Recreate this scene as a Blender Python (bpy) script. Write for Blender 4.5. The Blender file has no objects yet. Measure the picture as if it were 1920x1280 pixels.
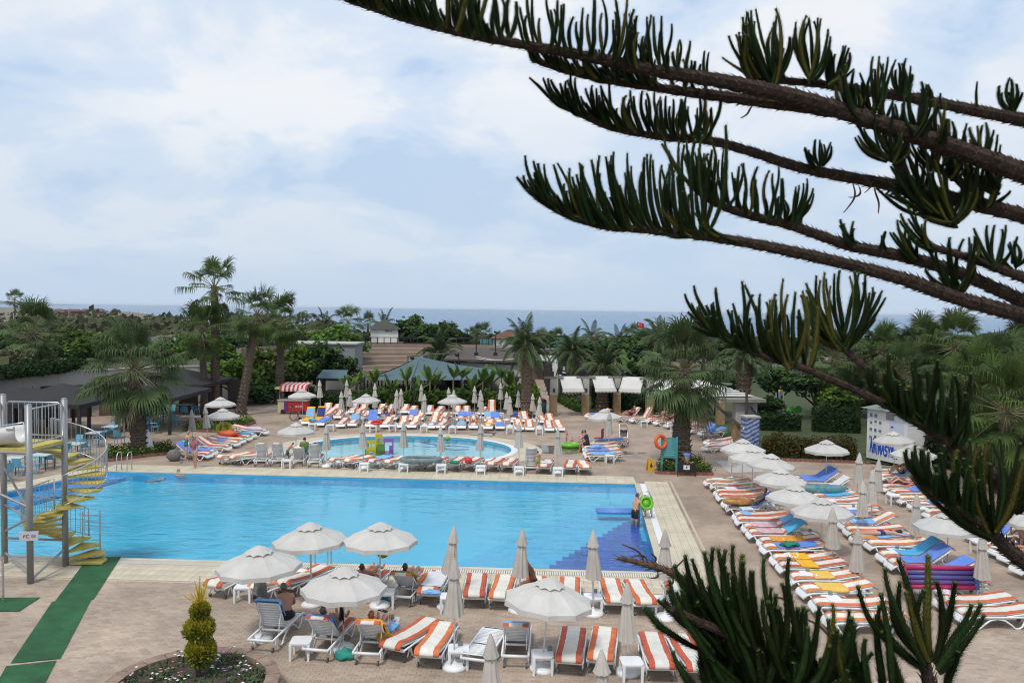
import bpy, math, random
from mathutils import Vector, Matrix, Euler, Quaternion, noise
R = math.radians
S = bpy.context.scene
COL = S.collection
# ------------------------------------------------------------------ camera
FPX, CAMH, ROLL, YH = 1500.0, 8.0, 0.0131, 580.8     # focal length in px of a 1920 wide frame, eye height
PITCH = math.atan((640 - YH) / FPX)
FW = Vector((0, math.cos(PITCH), -math.sin(PITCH)))
_r0 = Vector((1, 0, 0)); _u0 = _r0.cross(FW)
RT = _r0 * math.cos(ROLL) + _u0 * math.sin(ROLL)
UP = RT.cross(FW)
cam = bpy.data.cameras.new('camera'); cam_o = bpy.data.objects.new('camera', cam); COL.objects.link(cam_o)
cam_o.matrix_world = Matrix(((RT.x, UP.x, -FW.x, 0), (RT.y, UP.y, -FW.y, 0), (RT.z, UP.z, -FW.z, CAMH), (0, 0, 0, 1)))
cam.sensor_width = 36; cam.lens = 36 * FPX / 1920; cam.clip_start = 0.05; cam.clip_end = 60000
S.camera = cam_o
S.render.resolution_x, S.render.resolution_y = 1024, 682
# ------------------------------------------------------------------ world: hazy overcast summer sky
SUN_EL, SUN_AZ = R(58), R(205)       # azimuth counted from +Y, clockwise seen from above
wd = bpy.data.worlds.new('World'); S.world = wd; wd.use_nodes = True
nt = wd.node_tree; N = nt.nodes; L = nt.links; N.clear()
def nd(t, **k):
    n = N.new(t)
    for a, b in k.items(): setattr(n, a, b)
    return n
out = nd('ShaderNodeOutputWorld'); bg = nd('ShaderNodeBackground')
sky = nd('ShaderNodeTexSky'); sky.sky_type = 'NISHITA'; sky.sun_disc = False
sky.sun_elevation = SUN_EL; sky.sun_rotation = SUN_AZ; sky.air_density = 1.2; sky.dust_density = 2.0; sky.altitude = 10
sc = nd('ShaderNodeVectorMath', operation='SCALE'); sc.inputs[3].default_value = 0.10
L.new(sky.outputs[0], sc.inputs[0])
tc = nd('ShaderNodeTexCoord'); sep = nd('ShaderNodeSeparateXYZ'); L.new(tc.outputs['Generated'], sep.inputs[0])
zc = nd('ShaderNodeMath', operation='MAXIMUM'); L.new(sep.outputs[2], zc.inputs[0]); zc.inputs[1].default_value = 0.0
za = nd('ShaderNodeMath', operation='ADD'); L.new(zc.outputs[0], za.inputs[0]); za.inputs[1].default_value = 0.34
dv = nd('ShaderNodeVectorMath', operation='DIVIDE'); cmb = nd('ShaderNodeCombineXYZ')
for i in range(3): L.new(za.outputs[0], cmb.inputs[i])
L.new(tc.outputs['Generated'], dv.inputs[0]); L.new(cmb.outputs[0], dv.inputs[1])
def wnoise(scale, detail, rough, off):
    m = nd('ShaderNodeMapping'); m.inputs[1].default_value = off; L.new(dv.outputs[0], m.inputs[0])
    n = nd('ShaderNodeTexNoise'); n.inputs['Scale'].default_value = scale; n.inputs['Detail'].default_value = detail
    n.inputs['Roughness'].default_value = rough; n.inputs['Distortion'].default_value = 0.25; L.new(m.outputs[0], n.inputs['Vector'])
    return n.outputs[0]
def wramp(src, stops):
    r = nd('ShaderNodeValToRGB'); L.new(src, r.inputs[0]); e = r.color_ramp.elements
    e[0].position, e[0].color = stops[0][0], (*stops[0][1], 1); e[1].position, e[1].color = stops[-1][0], (*stops[-1][1], 1)
    for p, c in stops[1:-1]: x = e.new(p); x.color = (*c, 1)
    r.color_ramp.interpolation = 'EASE'
    return r.outputs[0]
def wmix(f, a, b):
    m = nd('ShaderNodeMix', data_type='RGBA')
    if isinstance(f, float): m.inputs[0].default_value = f
    else: L.new(f, m.inputs[0])
    for s, v in ((6, a), (7, b)):
        if isinstance(v, tuple): m.inputs[s].default_value = (*v, 1)
        else: L.new(v, m.inputs[s])
    return m.outputs[2]
c1 = wramp(wnoise(2.3, 7, 0.55, (3.1, 0.4, 0)), [(0.36, (0.54, 0.71, 0.95)), (0.46, (0.75, 0.86, 1.01)), (0.57, (0.98, 1.0, 1.03))])
gap = wramp(wnoise(1.3, 4, 0.5, (8.2, 5.1, 0)), [(0.42, (0, 0, 0)), (0.62, (0.40, 0.40, 0.40))])
cl = wmix(gap, c1, (0.60, 0.73, 0.92))
cover = wmix(0.86, sc.outputs[0], cl)
hz = wramp(zc.outputs[0], [(0.0, (1, 1, 1)), (0.08, (0.60, 0.60, 0.60)), (0.26, (0, 0, 0))])
skyc = wmix(hz, cover, (0.55, 0.67, 0.82))
L.new(skyc, bg.inputs[0]); bg.inputs[1].default_value = 1.0
L.new(bg.outputs[0], out.inputs[0])
# ------------------------------------------------------------------ sun behind thin cloud
sl = bpy.data.lights.new('sun', 'SUN'); sl.energy = 2.2; sl.angle = R(10); sl.color = (1.0, 0.95, 0.87)
so = bpy.data.objects.new('sun', sl); COL.objects.link(so)
_sd = Vector((math.sin(SUN_AZ) * math.cos(SUN_EL), math.cos(SUN_AZ) * math.cos(SUN_EL), math.sin(SUN_EL)))
so.rotation_euler = _sd.to_track_quat('Z', 'Y').to_euler()
S.view_settings.view_transform = 'Standard'; S.view_settings.look = 'None'; S.view_settings.exposure = 0.0; S.view_settings.gamma = 1.0
S.view_settings.use_curve_mapping = False
S.cycles.max_bounces = 6; S.cycles.transparent_max_bounces = 16; S.cycles.caustics_reflective = False; S.cycles.caustics_refractive = False
S.cycles.use_adaptive_sampling = True; S.cycles.adaptive_threshold = 0.015; S.cycles.use_denoising = True; S.cycles.filter_width = 1.1
# ------------------------------------------------------------------ where things stand
def ray(px, py): return FW + RT * ((px - 960) / FPX) - UP * ((py - 640) / FPX)
def G(px, py, z=0.0):
    d = ray(px, py); t = (z - CAMH) / d.z
    return Vector((d.x * t, d.y * t, z))
def AT(px, py, Y):
    d = ray(px, py); t = Y / d.y
    return Vector((d.x * t, Y, CAMH + d.z * t))
# ------------------------------------------------------------------ mesh collector
class MB:
    def __init__(s): s.v = []; s.f = []; s.m = []
    def add(s, vs, fs, mi=0):
        o = len(s.v); s.v += [tuple(p) for p in vs]; s.f += [tuple(i + o for i in f) for f in fs]; s.m += [mi] * len(fs); return s
    def box(s, c, d, mi=0, rz=0, rot=None, taper=1.0):
        x, y, z = d[0] / 2, d[1] / 2, d[2] / 2
        vs = [Vector(p) for p in ((-x, -y, -z), (x, -y, -z), (x, y, -z), (-x, y, -z), (-x * taper, -y * taper, z), (x * taper, -y * taper, z), (x * taper, y * taper, z), (-x * taper, y * taper, z))]
        if rot is not None: vs = [rot @ p for p in vs]
        elif rz: q = Matrix.Rotation(rz, 3, 'Z'); vs = [q @ p for p in vs]
        c = Vector(c)
        return s.add([p + c for p in vs], [(0, 3, 2, 1), (4, 5, 6, 7), (0, 1, 5, 4), (1, 2, 6, 5), (2, 3, 7, 6), (3, 0, 4, 7)], mi)
    def beam(s, a, b, w, h, mi=0):
        a, b = Vector(a), Vector(b); d = b - a; q = d.to_track_quat('Y', 'Z').to_matrix()
        return s.box((a + b) / 2, (w, d.length, h), mi, rot=q)
    def tube(s, pts, rad, n=6, mi=0, cap=True, closed=False):
        pts = [Vector(p) for p in pts]; k = len(pts)
        if not hasattr(rad, '__len__'): rad = [rad] * k
        vs = []; prev = None
        for i, p in enumerate(pts):
            if closed: t = pts[(i + 1) % k] - pts[i - 1]
            else: t = pts[min(i + 1, k - 1)] - pts[max(i - 1, 0)]
            t.normalize()
            if prev is None:
                a = Vector((0, 0, 1)) if abs(t.z) < 0.9 else Vector((1, 0, 0)); u = t.cross(a).normalized()
            else: u = (prev - t * prev.dot(t)).normalized()
            prev = u; w = t.cross(u)
            for j in range(n):
                an = 2 * math.pi * j / n; vs.append(p + (u * math.cos(an) + w * math.sin(an)) * rad[i])
        fs = []
        for i in range(k if closed else k - 1):
            i2 = (i + 1) % k
            for j in range(n): fs.append((i * n + j, i * n + (j + 1) % n, i2 * n + (j + 1) % n, i2 * n + j))
        if cap and not closed: fs += [tuple(range(n - 1, -1, -1)), tuple(range((k - 1) * n, k * n))]
        return s.add(vs, fs, mi)
    def lathe(s, prof, n=12, mi=0, c=(0, 0, 0), mod=None):
        vs = []; fs = []
        for r, z in prof:
            for j in range(n):
                a = 2 * math.pi * j / n; rr = r * (mod(j, z) if mod else 1); vs.append((c[0] + rr * math.cos(a), c[1] + rr * math.sin(a), c[2] + z))
        for i in range(len(prof) - 1):
            for j in range(n): fs.append((i * n + j, i * n + (j + 1) % n, (i + 1) * n + (j + 1) % n, (i + 1) * n + j))
        fs.append(tuple(range(n - 1, -1, -1))); fs.append(tuple(range((len(prof) - 1) * n, len(prof) * n)))
        return s.add(vs, fs, mi)
    def prism(s, poly, z0, z1, mi=0):
        n = len(poly)
        if sum(poly[i][0] * poly[(i + 1) % n][1] - poly[(i + 1) % n][0] * poly[i][1] for i in range(n)) < 0: poly = poly[::-1]
        vs = [(p[0], p[1], z0) for p in poly] + [(p[0], p[1], z1) for p in poly]
        return s.add(vs, [tuple(range(n - 1, -1, -1)), tuple(range(n, 2 * n))] + [(i, (i + 1) % n, n + (i + 1) % n, n + i) for i in range(n)], mi)
    def sheet(s, poly, z, mi=0):
        n = len(poly)
        if sum(poly[i][0] * poly[(i + 1) % n][1] - poly[(i + 1) % n][0] * poly[i][1] for i in range(n)) < 0: poly = poly[::-1]
        return s.add([(p[0], p[1], z) for p in poly], [tuple(range(n))], mi)
    def grid(s, fn, nu, nv, mi=0):
        vs = [fn(i / nu, j / nv) for i in range(nu + 1) for j in range(nv + 1)]; w = nv + 1
        return s.add(vs, [(i * w + j, (i + 1) * w + j, (i + 1) * w + j + 1, i * w + j + 1) for i in range(nu) for j in range(nv)], mi)
    def ball(s, c, r, nu=8, nv=6, mi=0):
        c = Vector(c); r = r if hasattr(r, '__len__') else (r, r, r); vs = [(c.x, c.y, c.z - r[2])]; fs = []
        for i in range(1, nv):
            a = -math.pi / 2 + math.pi * i / nv
            for j in range(nu): b = 2 * math.pi * j / nu; vs.append((c.x + r[0] * math.cos(a) * math.cos(b), c.y + r[1] * math.cos(a) * math.sin(b), c.z + r[2] * math.sin(a)))
        vs.append((c.x, c.y, c.z + r[2])); t = len(vs) - 1
        for j in range(nu):
            fs.append((0, 1 + (j + 1) % nu, 1 + j)); fs.append((t, t - nu + j, t - nu + (j + 1) % nu))
            for i in range(nv - 2): a = 1 + i * nu; fs.append((a + j, a + (j + 1) % nu, a + nu + (j + 1) % nu, a + nu + j))
        return s.add(vs, fs, mi)
    def mesh(s, name, mats, smooth=False):
        me = bpy.data.meshes.new(name); me.from_pydata(s.v, [], s.f)
        for m in (mats if isinstance(mats, (list, tuple)) else [mats]): me.materials.append(m)
        me.polygons.foreach_set('material_index', s.m)
        me.polygons.foreach_set('use_smooth', [bool(smooth)] * len(s.f))
        me.update(); return me
    def obj(s, name, mats, parent=None, smooth=False, **k): return link(name, s.mesh(name, mats, smooth), parent, **k)
def link(name, me, parent=None, loc=None, rz=0, scale=None, mw=None):
    o = bpy.data.objects.new(name, me); COL.objects.link(o)
    if parent is not None: o.parent = parent
    if loc is not None: o.location = loc
    if rz: o.rotation_euler = (0, 0, rz)
    if scale is not None: o.scale = scale if hasattr(scale, '__len__') else (scale,) * 3
    if mw is not None: o.matrix_local = mw
    return o
def tag(o, label, cat, group=None):
    o['label'] = label; o['category'] = cat
    if group: o['group'] = group
    return o
def thing(name, label, cat, loc=(0, 0, 0), rz=0, group=None, scale=None):
    return tag(link(name, None, None, loc, rz, scale), label, cat, group)
def kind(o, k): o['kind'] = k; return o
_mc = {}
def cached(key, fn):
    if key not in _mc: _mc[key] = fn()
    return _mc[key]
ORD = ['first', 'second', 'third', 'fourth', 'fifth', 'sixth', 'seventh', 'eighth', 'ninth', 'tenth', 'eleventh', 'twelfth', 'thirteenth', 'fourteenth', 'fifteenth', 'sixteenth', 'seventeenth', 'eighteenth', 'nineteenth', 'twentieth', 'twenty-first', 'twenty-second']
# ------------------------------------------------------------------ materials
MT = {}
def mat(name, col, rough=0.6, var=0.0, scale=3.0, bump=0.0, bscale=None, objvar=0.0, spec=0.5, col2=None, metal=0.0, trans=0.0, coord='Object', stretch=None, detail=5):
    if name in MT: return MT[name]
    m = bpy.data.materials.new(name); m.use_nodes = True; nt = m.node_tree; n = nt.nodes; l = nt.links
    b = n['Principled BSDF']; b.inputs['Roughness'].default_value = rough; b.inputs['Metallic'].default_value = metal
    b.inputs['Specular IOR Level'].default_value = spec; b.inputs['Base Color'].default_value = (*col, 1)
    src = None
    if var or col2 or bump:
        tc = n.new('ShaderNodeTexCoord'); v = tc.outputs[coord]
        if stretch: mp = n.new('ShaderNodeMapping'); mp.inputs[3].default_value = stretch; l.new(v, mp.inputs[0]); v = mp.outputs[0]
        nz = n.new('ShaderNodeTexNoise'); nz.inputs['Scale'].default_value = scale; nz.inputs['Detail'].default_value = detail; nz.inputs['Roughness'].default_value = 0.6
        l.new(v, nz.inputs['Vector'])
        if var or col2:
            rp = n.new('ShaderNodeValToRGB'); e = rp.color_ramp.elements; e[0].position = 0.3; e[1].position = 0.7
            c2 = col2 or tuple(min(1, c * (1 + var)) for c in col); c1 = col if col2 else tuple(c * (1 - var) for c in col)
            e[0].color = (*c1, 1); e[1].color = (*c2, 1); l.new(nz.outputs[0], rp.inputs[0]); src = rp.outputs[0]
        if bump:
            bp = n.new('ShaderNodeBump'); bp.inputs['Strength'].default_value = bump; bp.inputs['Distance'].default_value = 0.02
            if bscale:
                nb = n.new('ShaderNodeTexNoise'); nb.inputs['Scale'].default_value = bscale; nb.inputs['Detail'].default_value = 4; l.new(v, nb.inputs['Vector']); l.new(nb.outputs[0], bp.inputs['Height'])
            else: l.new(nz.outputs[0], bp.inputs['Height'])
            l.new(bp.outputs[0], b.inputs['Normal'])
    if objvar:
        oi = n.new('ShaderNodeObjectInfo'); mr = n.new('ShaderNodeMapRange'); mr.inputs[3].default_value = 1 - objvar; mr.inputs[4].default_value = 1 + objvar
        l.new(oi.outputs['Random'], mr.inputs[0]); hs = n.new('ShaderNodeHueSaturation'); l.new(mr.outputs[0], hs.inputs['Value'])
        m2 = n.new('ShaderNodeMapRange'); m2.inputs[3].default_value = 0.5 - objvar * 0.06; m2.inputs[4].default_value = 0.5 + objvar * 0.06; l.new(oi.outputs['Random'], m2.inputs[0]); l.new(m2.outputs[0], hs.inputs['Hue'])
        if src is None: hs.inputs['Color'].default_value = (*col, 1)
        else: l.new(src, hs.inputs['Color'])
        src = hs.outputs[0]
    if src is not None: l.new(src, b.inputs['Base Color'])
    if trans:
        tr = n.new('ShaderNodeBsdfTranslucent'); mx = n.new('ShaderNodeMixShader'); mx.inputs[0].default_value = trans
        if src is not None: l.new(src, tr.inputs[0])
        else: tr.inputs[0].default_value = (*col, 1)
        l.new(b.outputs[0], mx.inputs[1]); l.new(tr.outputs[0], mx.inputs[2]); l.new(mx.outputs[0], n['Material Output'].inputs[0])
    MT[name] = m; return m
# ================================================================== SETTING
from mathutils.geometry import tessellate_polygon
E1 = Vector((math.cos(R(-2.35)), math.sin(R(-2.35)), 0)); E2 = Vector((-E1.y, E1.x, 0))
rnd = random.Random(7)
def node_mat(name):
    m = bpy.data.materials.new(name); m.use_nodes = True; MT[name] = m
    return m, m.node_tree.nodes, m.node_tree.links, m.node_tree.nodes['Principled BSDF']
def tess(loops, z):
    tri = tessellate_polygon([[Vector((p[0], p[1], 0)) for p in lp] for lp in loops]); vs = [(p[0], p[1], z) for lp in loops for p in lp]
    b = MB(); fs = []
    for t in tri:
        a, c, d = (Vector(vs[i]) for i in t)
        fs.append(t if (c - a).cross(d - a).z > 0 else t[::-1])
    return b.add(vs, fs)
# pools
NR, FR, FL, FL2 = G(1236, 1073), G(1190, 908), G(197, 884), G(0, 925)
FL3 = FL2 + (FL2 - FL).normalized() * 4; NL = G(400, 1051) - E1 * 17
POOL = [NL, NR, FR, FL, FL2, FL3]
KC = Vector((-5.95, 45.2, 0))
def ell(rx, ry, n=72, c=KC): return [Vector((c.x + rx * math.cos(2 * math.pi * i / n), c.y + ry * math.sin(2 * math.pi * i / n), 0)) for i in range(n)]
KID = ell(6.0, 4.55)
# terrace paving: brick pattern with dirt
m, n, l, b = node_mat('terrace_paving')
tc = n.new('ShaderNodeTexCoord'); mp = n.new('ShaderNodeMapping'); mp.inputs[2].default_value = (0, 0, R(2.35)); l.new(tc.outputs['Object'], mp.inputs[0])
bk = n.new('ShaderNodeTexBrick'); bk.inputs['Scale'].default_value = 1.0; bk.inputs['Brick Width'].default_value = 0.21; bk.inputs['Row Height'].default_value = 0.105
bk.inputs['Mortar Size'].default_value = 0.004; bk.inputs['Color1'].default_value = (0.345, 0.268, 0.207, 1); bk.inputs['Color2'].default_value = (0.40, 0.322, 0.256, 1); bk.inputs['Mortar'].default_value = (0.255, 0.20, 0.158, 1)
l.new(mp.outputs[0], bk.inputs['Vector'])
nz = n.new('ShaderNodeTexNoise'); nz.inputs['Scale'].default_value = 0.45; nz.inputs['Detail'].default_value = 7; nz.inputs['Roughness'].default_value = 0.65; l.new(tc.outputs['Object'], nz.inputs['Vector'])
rp = n.new('ShaderNodeValToRGB'); rp.color_ramp.elements[0].position = 0.32; rp.color_ramp.elements[0].color = (0.62, 0.575, 0.54, 1); rp.color_ramp.elements[1].position = 0.62; rp.color_ramp.elements[1].color = (1.1, 1.08, 1.06, 1); l.new(nz.outputs[0], rp.inputs[0])
mx = n.new('ShaderNodeMix'); mx.data_type = 'RGBA'; mx.blend_type = 'MULTIPLY'; mx.inputs[0].default_value = 1; l.new(bk.outputs[0], mx.inputs[6]); l.new(rp.outputs[0], mx.inputs[7]); l.new(mx.outputs[2], b.inputs['Base Color'])
rr = n.new('ShaderNodeMapRange'); rr.inputs[1].default_value = 0.25; rr.inputs[2].default_value = 0.6; rr.inputs[3].default_value = 0.5; rr.inputs[4].default_value = 0.85; l.new(nz.outputs[0], rr.inputs[0]); l.new(rr.outputs[0], b.inputs['Roughness'])
M_TERR = m
M_CREAM = mat('cream_coping_tile', (0.52, 0.46, 0.35), 0.6, 0.16, 1.3, objvar=0.07, detail=8)
M_WHITE = mat('white_plastic', (0.74, 0.75, 0.76), 0.38, 0.05, 6, objvar=0.04)
M_STEEL = mat('brushed_steel', (0.55, 0.56, 0.57), 0.3, metal=0.9)
M_SAND = mat('sand_and_scrub', (0.10, 0.085, 0.06), 0.95, scale=0.03, col2=(0.22, 0.19, 0.15), coord='Object', detail=9)
M_LAWN = mat('lawn_turf', (0.032, 0.05, 0.016), 0.95, scale=0.8, col2=(0.062, 0.078, 0.026), bump=0.8, bscale=60, detail=8)
M_SOIL = mat('planting_soil', (0.06, 0.045, 0.03), 0.95, 0.4, 8, bump=0.8, bscale=30)
M_BRICK = mat('red_brick_edging', (0.24, 0.10, 0.07), 0.85, 0.25, 20, objvar=0.15)
# ground sheet to the coast
coast = [(-3200, 3400), (-900, 1500), (-421, 890), (-190, 470), (-102, 320), (-20, 262), (100, 240), (400, 235), (3000, 260)]
hole = [(-34, 20), (9, 20), (9, 52), (-34, 52)]
kind(tess([[(-3200, -60), (3000, -60)] + coast[::-1], hole], -0.06).obj('ground', M_SAND), 'structure')
# sea
m, n, l, b = node_mat('sea_water')
b.inputs['Base Color'].default_value = (0.04, 0.145, 0.28, 1); b.inputs['Roughness'].default_value = 0.22
tc = n.new('ShaderNodeTexCoord'); mp = n.new('ShaderNodeMapping'); mp.inputs[3].default_value = (0.35, 1, 1); l.new(tc.outputs['Object'], mp.inputs[0])
nz = n.new('ShaderNodeTexNoise'); nz.inputs['Scale'].default_value = 0.16; nz.inputs['Detail'].default_value = 9; nz.inputs['Roughness'].default_value = 0.7; l.new(mp.outputs[0], nz.inputs['Vector'])
bp = n.new('ShaderNodeBump'); bp.inputs['Strength'].default_value = 0.9; bp.inputs['Distance'].default_value = 2.0; l.new(nz.outputs[0], bp.inputs['Height']); l.new(bp.outputs[0], b.inputs['Normal'])
kind(MB().sheet([(-40000, 150), (40000, 150), (40000, 45000), (-40000, 45000)], -0.5).obj('sea', m), 'structure')
# surf where the waves meet the beach
M_FOAM = mat('sea_foam', (0.7, 0.72, 0.72), 0.8, 0.1)
sb = MB(); cp = [Vector((*p, 0)) for p in coast]
for k_, off in enumerate((3, 11)):
    for i in range(len(cp) - 1):
        steps = max(2, int((cp[i + 1] - cp[i]).length / 12)); pr = None
        for j in range(steps + 1):
            p = cp[i].lerp(cp[i + 1], j / steps); w = 0.9 + 1.6 * abs(noise.noise(p * 0.03 + Vector((k_ * 9, 0, 0)))); q = (p.x, p.y + off + 3 * noise.noise(p * 0.02), w)
            if pr and abs(p.x) < 1500 and rnd.random() < 0.8: sb.add([(pr[0], pr[1] - pr[2], -0.44), (q[0], q[1] - q[2], -0.44), (q[0], q[1] + q[2], -0.44), (pr[0], pr[1] + pr[2], -0.44)], [(0, 1, 2, 3)])
            pr = q
kind(sb.obj('surf', M_FOAM), 'structure')
# river mouth behind the palms on the left
lag = [G(250, 634), G(330, 630), G(420, 626), G(500, 624.5), G(560, 626), G(600, 631), G(500, 632.5), G(430, 634), G(330, 641)]
M_LAG = mat('river_water', (0.16, 0.2, 0.22), 0.12, bump=0.2, bscale=0.6)
kind(MB().sheet(lag, -0.03).obj('river', M_LAG), 'structure')
scr = [G(140, 600), G(480, 616), G(500, 625), G(330, 629), G(120, 640), G(-60, 648), G(-60, 610)]
kind(MB().sheet(scr, -0.045).obj('scrubland', mat('dry_scrub', (0.09, 0.075, 0.045), 0.95, scale=0.06, col2=(0.19, 0.15, 0.10), detail=9)), 'structure')
# terrace with the two pool openings
TERR = [(-48, 3), (40, 3), (40, 40), (21, 41.5), (17.5, 44), (13, 62), (7.5, 62.5), (7.2, 67), (6.0, 100), (2.2, 100), (2.0, 66), (-14, 66), (-18, 90), (-23, 90), (-21, 62), (-48, 62)]
terrace = kind(tess([TERR, POOL, KID], 0.0).obj('terrace', M_TERR), 'structure')
# loose laid pavers: the near ones one by one, the rest as one mesh
def paver_mesh():
    b = MB(); w, d, h, e = 0.1035, 0.0512, 0.012, 0.004
    b.add([(-w, -d, 0), (w, -d, 0), (w, d, 0), (-w, d, 0), (-w, -d, h - 0.004), (w, -d, h - 0.004), (w, d, h - 0.004), (-w, d, h - 0.004), (-w + e, -d + e, h), (w - e, -d + e, h), (w - e, d - e, h), (-w + e, d - e, h)],
          [(0, 1, 5, 4), (1, 2, 6, 5), (2, 3, 7, 6), (3, 0, 4, 7), (4, 5, 9, 8), (5, 6, 10, 9), (6, 7, 11, 10), (7, 4, 8, 11), (8, 9, 10, 11)])
    return b
pm_ = paver_mesh(); M_PAV = []
for i, c in enumerate([(0.352, 0.275, 0.213), (0.372, 0.295, 0.232), (0.395, 0.318, 0.252), (0.318, 0.244, 0.185)]): M_PAV.append(mat('paver_%s' % 'abcd'[i], c, 0.75, 0.24, 0.45, objvar=0.0, detail=9))
pavs = []; O_ = G(1236, 1108)
for r_ in range(-100, 1):
    for c_ in range(-115, 70):
        p = O_ + E1 * ((c_ + 0.5 * (r_ & 1)) * 0.21) + E2 * ((r_ - 0.5) * 0.105)
        if p.y < 13.6: continue
        if abs(p.x) > 0.66 * p.y + 0.5: continue
        if (p - Vector((-6.35, 15.9, 0))).length < 1.7: continue
        pavs.append(p)
pavs.sort(key=lambda p: p.y + 0.4 * abs(p.x))
inds = [p for p in pavs if p.y > 14.9 and -4.4 < p.x < 2.6][:300]; ids = set((p.x, p.y) for p in inds)
pmes = [pm_.mesh('paver', mm) for mm in M_PAV]
for p in inds:
    link('paver', rnd.choice(pmes), terrace, (p.x, p.y, rnd.uniform(0, 0.003)), R(-2.35) + rnd.gauss(0, 0.008))
pb = MB(); q = Matrix.Rotation(R(-2.35), 3, 'Z'); base = [q @ Vector(v) for v in pm_.v]
for p in pavs:
    if (p.x, p.y) in ids: continue
    z = rnd.uniform(0, 0.003); pb.add([(v.x + p.x, v.y + p.y, v.z + z) for v in base], pm_.f, rnd.choice((0, 0, 1, 1, 2, 3)))
kind(pb.obj('pavers', M_PAV, terrace), 'stuff')
# ------------------------------------------------------------------ big pool
M_PF = mat('pool_floor_paint', (0.085, 0.53, 0.80), 0.6, 0.08, 0.25)
M_PW = mat('pool_wall_tile', (0.07, 0.46, 0.76), 0.4, 0.08, 3)
M_DT = mat('deep_blue_tile', (0.04, 0.13, 0.50), 0.35, 0.12, 2, objvar=0.16)
M_MB = mat('mid_blue_tile', (0.085, 0.50, 0.82), 0.4, 0.06, 2)
M_GROUT = mat('pale_grout', (0.14, 0.32, 0.62), 0.8)
pool = kind(link('pool', None), 'structure')
MB().sheet(POOL, -0.42).obj('pool_floor', M_PF, pool)
wb = MB(); k = len(POOL)
for i in range(k):
    a, c = POOL[i], POOL[(i + 1) % k]; wb.add([(a.x, a.y, 0), (c.x, c.y, 0), (c.x, c.y, -0.42), (a.x, a.y, -0.42)], [(0, 1, 2, 3)])
wb.obj('pool_wall', M_PW, pool)
# stepped tiled corner
def inpoly(p, poly):
    c = False; j = len(poly) - 1
    for i in range(len(poly)):
        a, q_ = poly[i], poly[j]
        if (a.y > p.y) != (q_.y > p.y) and p.x < (q_.x - a.x) * (p.y - a.y) / (q_.y - a.y) + a.x: c = not c
        j = i
    return c
ZS = -0.26
tri = [G(1005, 1073, ZS), G(1240, 1080, ZS), G(1190, 972, ZS)]
e2 = (FR - NR).normalized(); cells = []
for i in range(-36, 1):
    for j in range(0, 24):
        c = NR + E1 * (i * 0.2 - 0.12) + e2 * (j * 0.42 + 0.22); c.z = 0
        if inpoly(c, tri) or (i > -5 and j < 9 + i): cells.append((i, j, c))
seat = MB()
for i, j, c in cells: seat.box((c.x, c.y, (ZS - 0.42) / 2 - 0.01), (0.2, 0.42, ZS + 0.42), rz=R(-2.35))
seat.obj('step_block', M_GROUT, pool)
tm = MB().box((0, 0, 0.0), (0.188, 0.405, 0.02)).mesh('tile', M_DT)
for i, j, c in cells[:290]: link('tile', tm, pool, (c.x, c.y, ZS + 0.008 + rnd.uniform(0, 0.003)), R(-2.35))
lt = [G(830, 1072, -0.48), G(1250, 1085, -0.48), G(1185, 940, -0.48), G(1090, 960, -0.48)]
lb = MB()
for i in range(-60, 1):
    for j in range(0, 26):
        c = NR + E1 * (i * 0.2 - 0.12) + e2 * (j * 0.42 + 0.22); c.z = 0
        if inpoly(c, lt): lb.box((c.x, c.y, -0.475), (0.197, 0.415, 0.2), rz=R(-2.35))
lb.obj('lower_step', M_MB, pool)
# dark wall bench on the curved left side
db = MB(); a, c = FL2 + (FL2 - FL) * 0.1, FL; nrm = Vector((-(c - a).y, (c - a).x, 0)).normalized() * -1
db.prism([a, c, c + nrm * 0.9 + (c - a) * 0.12, a + nrm * 1.6], -0.41, -0.25); db.obj('bench_step', mat('bench_blue_tile', (0.045, 0.33, 0.70), 0.4, 0.12, 3), pool)
# coping: gutter, cream tiles, mosaic line
M_GUT = mat('gutter_grate', (0.62, 0.59, 0.52), 0.6, 0.08, 8)
M_MOS = mat('mosaic_line', (0.50, 0.43, 0.34), 0.7, 0.3, 30)
cop = kind(link('pool_coping', None), 'structure')
nearL = NL; nlen = (NR - NL).length
lip = MB(); c0 = NL - E2 * 0.1; c1 = NR - E2 * 0.1 + E1 * 0.2
lip.beam((c0.x, c0.y, 0.0), (c1.x, c1.y, 0.0), 0.2, 0.05); lip.obj('pool_lip', M_CREAM, cop)
g0 = NL - E2 * 0.37; g1 = NR - E2 * 0.37 + E1 * 0.4
grt = MB(); ng = int((g1 - g0).length / 0.07)
for i in range(ng):
    p = g0 + E1 * (i * 0.07)
    grt.box((p.x, p.y, 0.012), (0.045, 0.30, 0.02), rz=R(-2.35))
grt.obj('gutter_grate', M_GUT, cop)
bd = MB(); bd.beam((g0.x, g0.y, 0.004), (g1.x, g1.y, 0.004), 0.34, 0.006); bd.obj('gutter_bed', mat('gutter_dark', (0.25, 0.22, 0.18), 0.9), cop)
tw, td = 0.25, 0.46; tlm = MB().box((0, 0, 0.008), (tw - 0.008, td - 0.008, 0.02)).mesh('coping_tile', M_CREAM); rest = MB(); cnt = 0; tl = []
for r_ in range(3):
    for i in range(-115, 9):
        p = NR - E2 * (0.55 + td * (r_ + 0.5)) + E1 * (i * tw)
        tl.append(p)
tl.sort(key=lambda p: abs(p.x + 1.5))
for i, p in enumerate(tl):
    if i < 290: link('coping_tile', tlm, cop, (p.x, p.y, rnd.uniform(-0.001, 0.003)), R(-2.35))
    else: rest.box((p.x, p.y, 0.008 + rnd.uniform(-0.001, 0.003)), (tw - 0.008, td - 0.008, 0.02), rz=R(-2.35))
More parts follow.
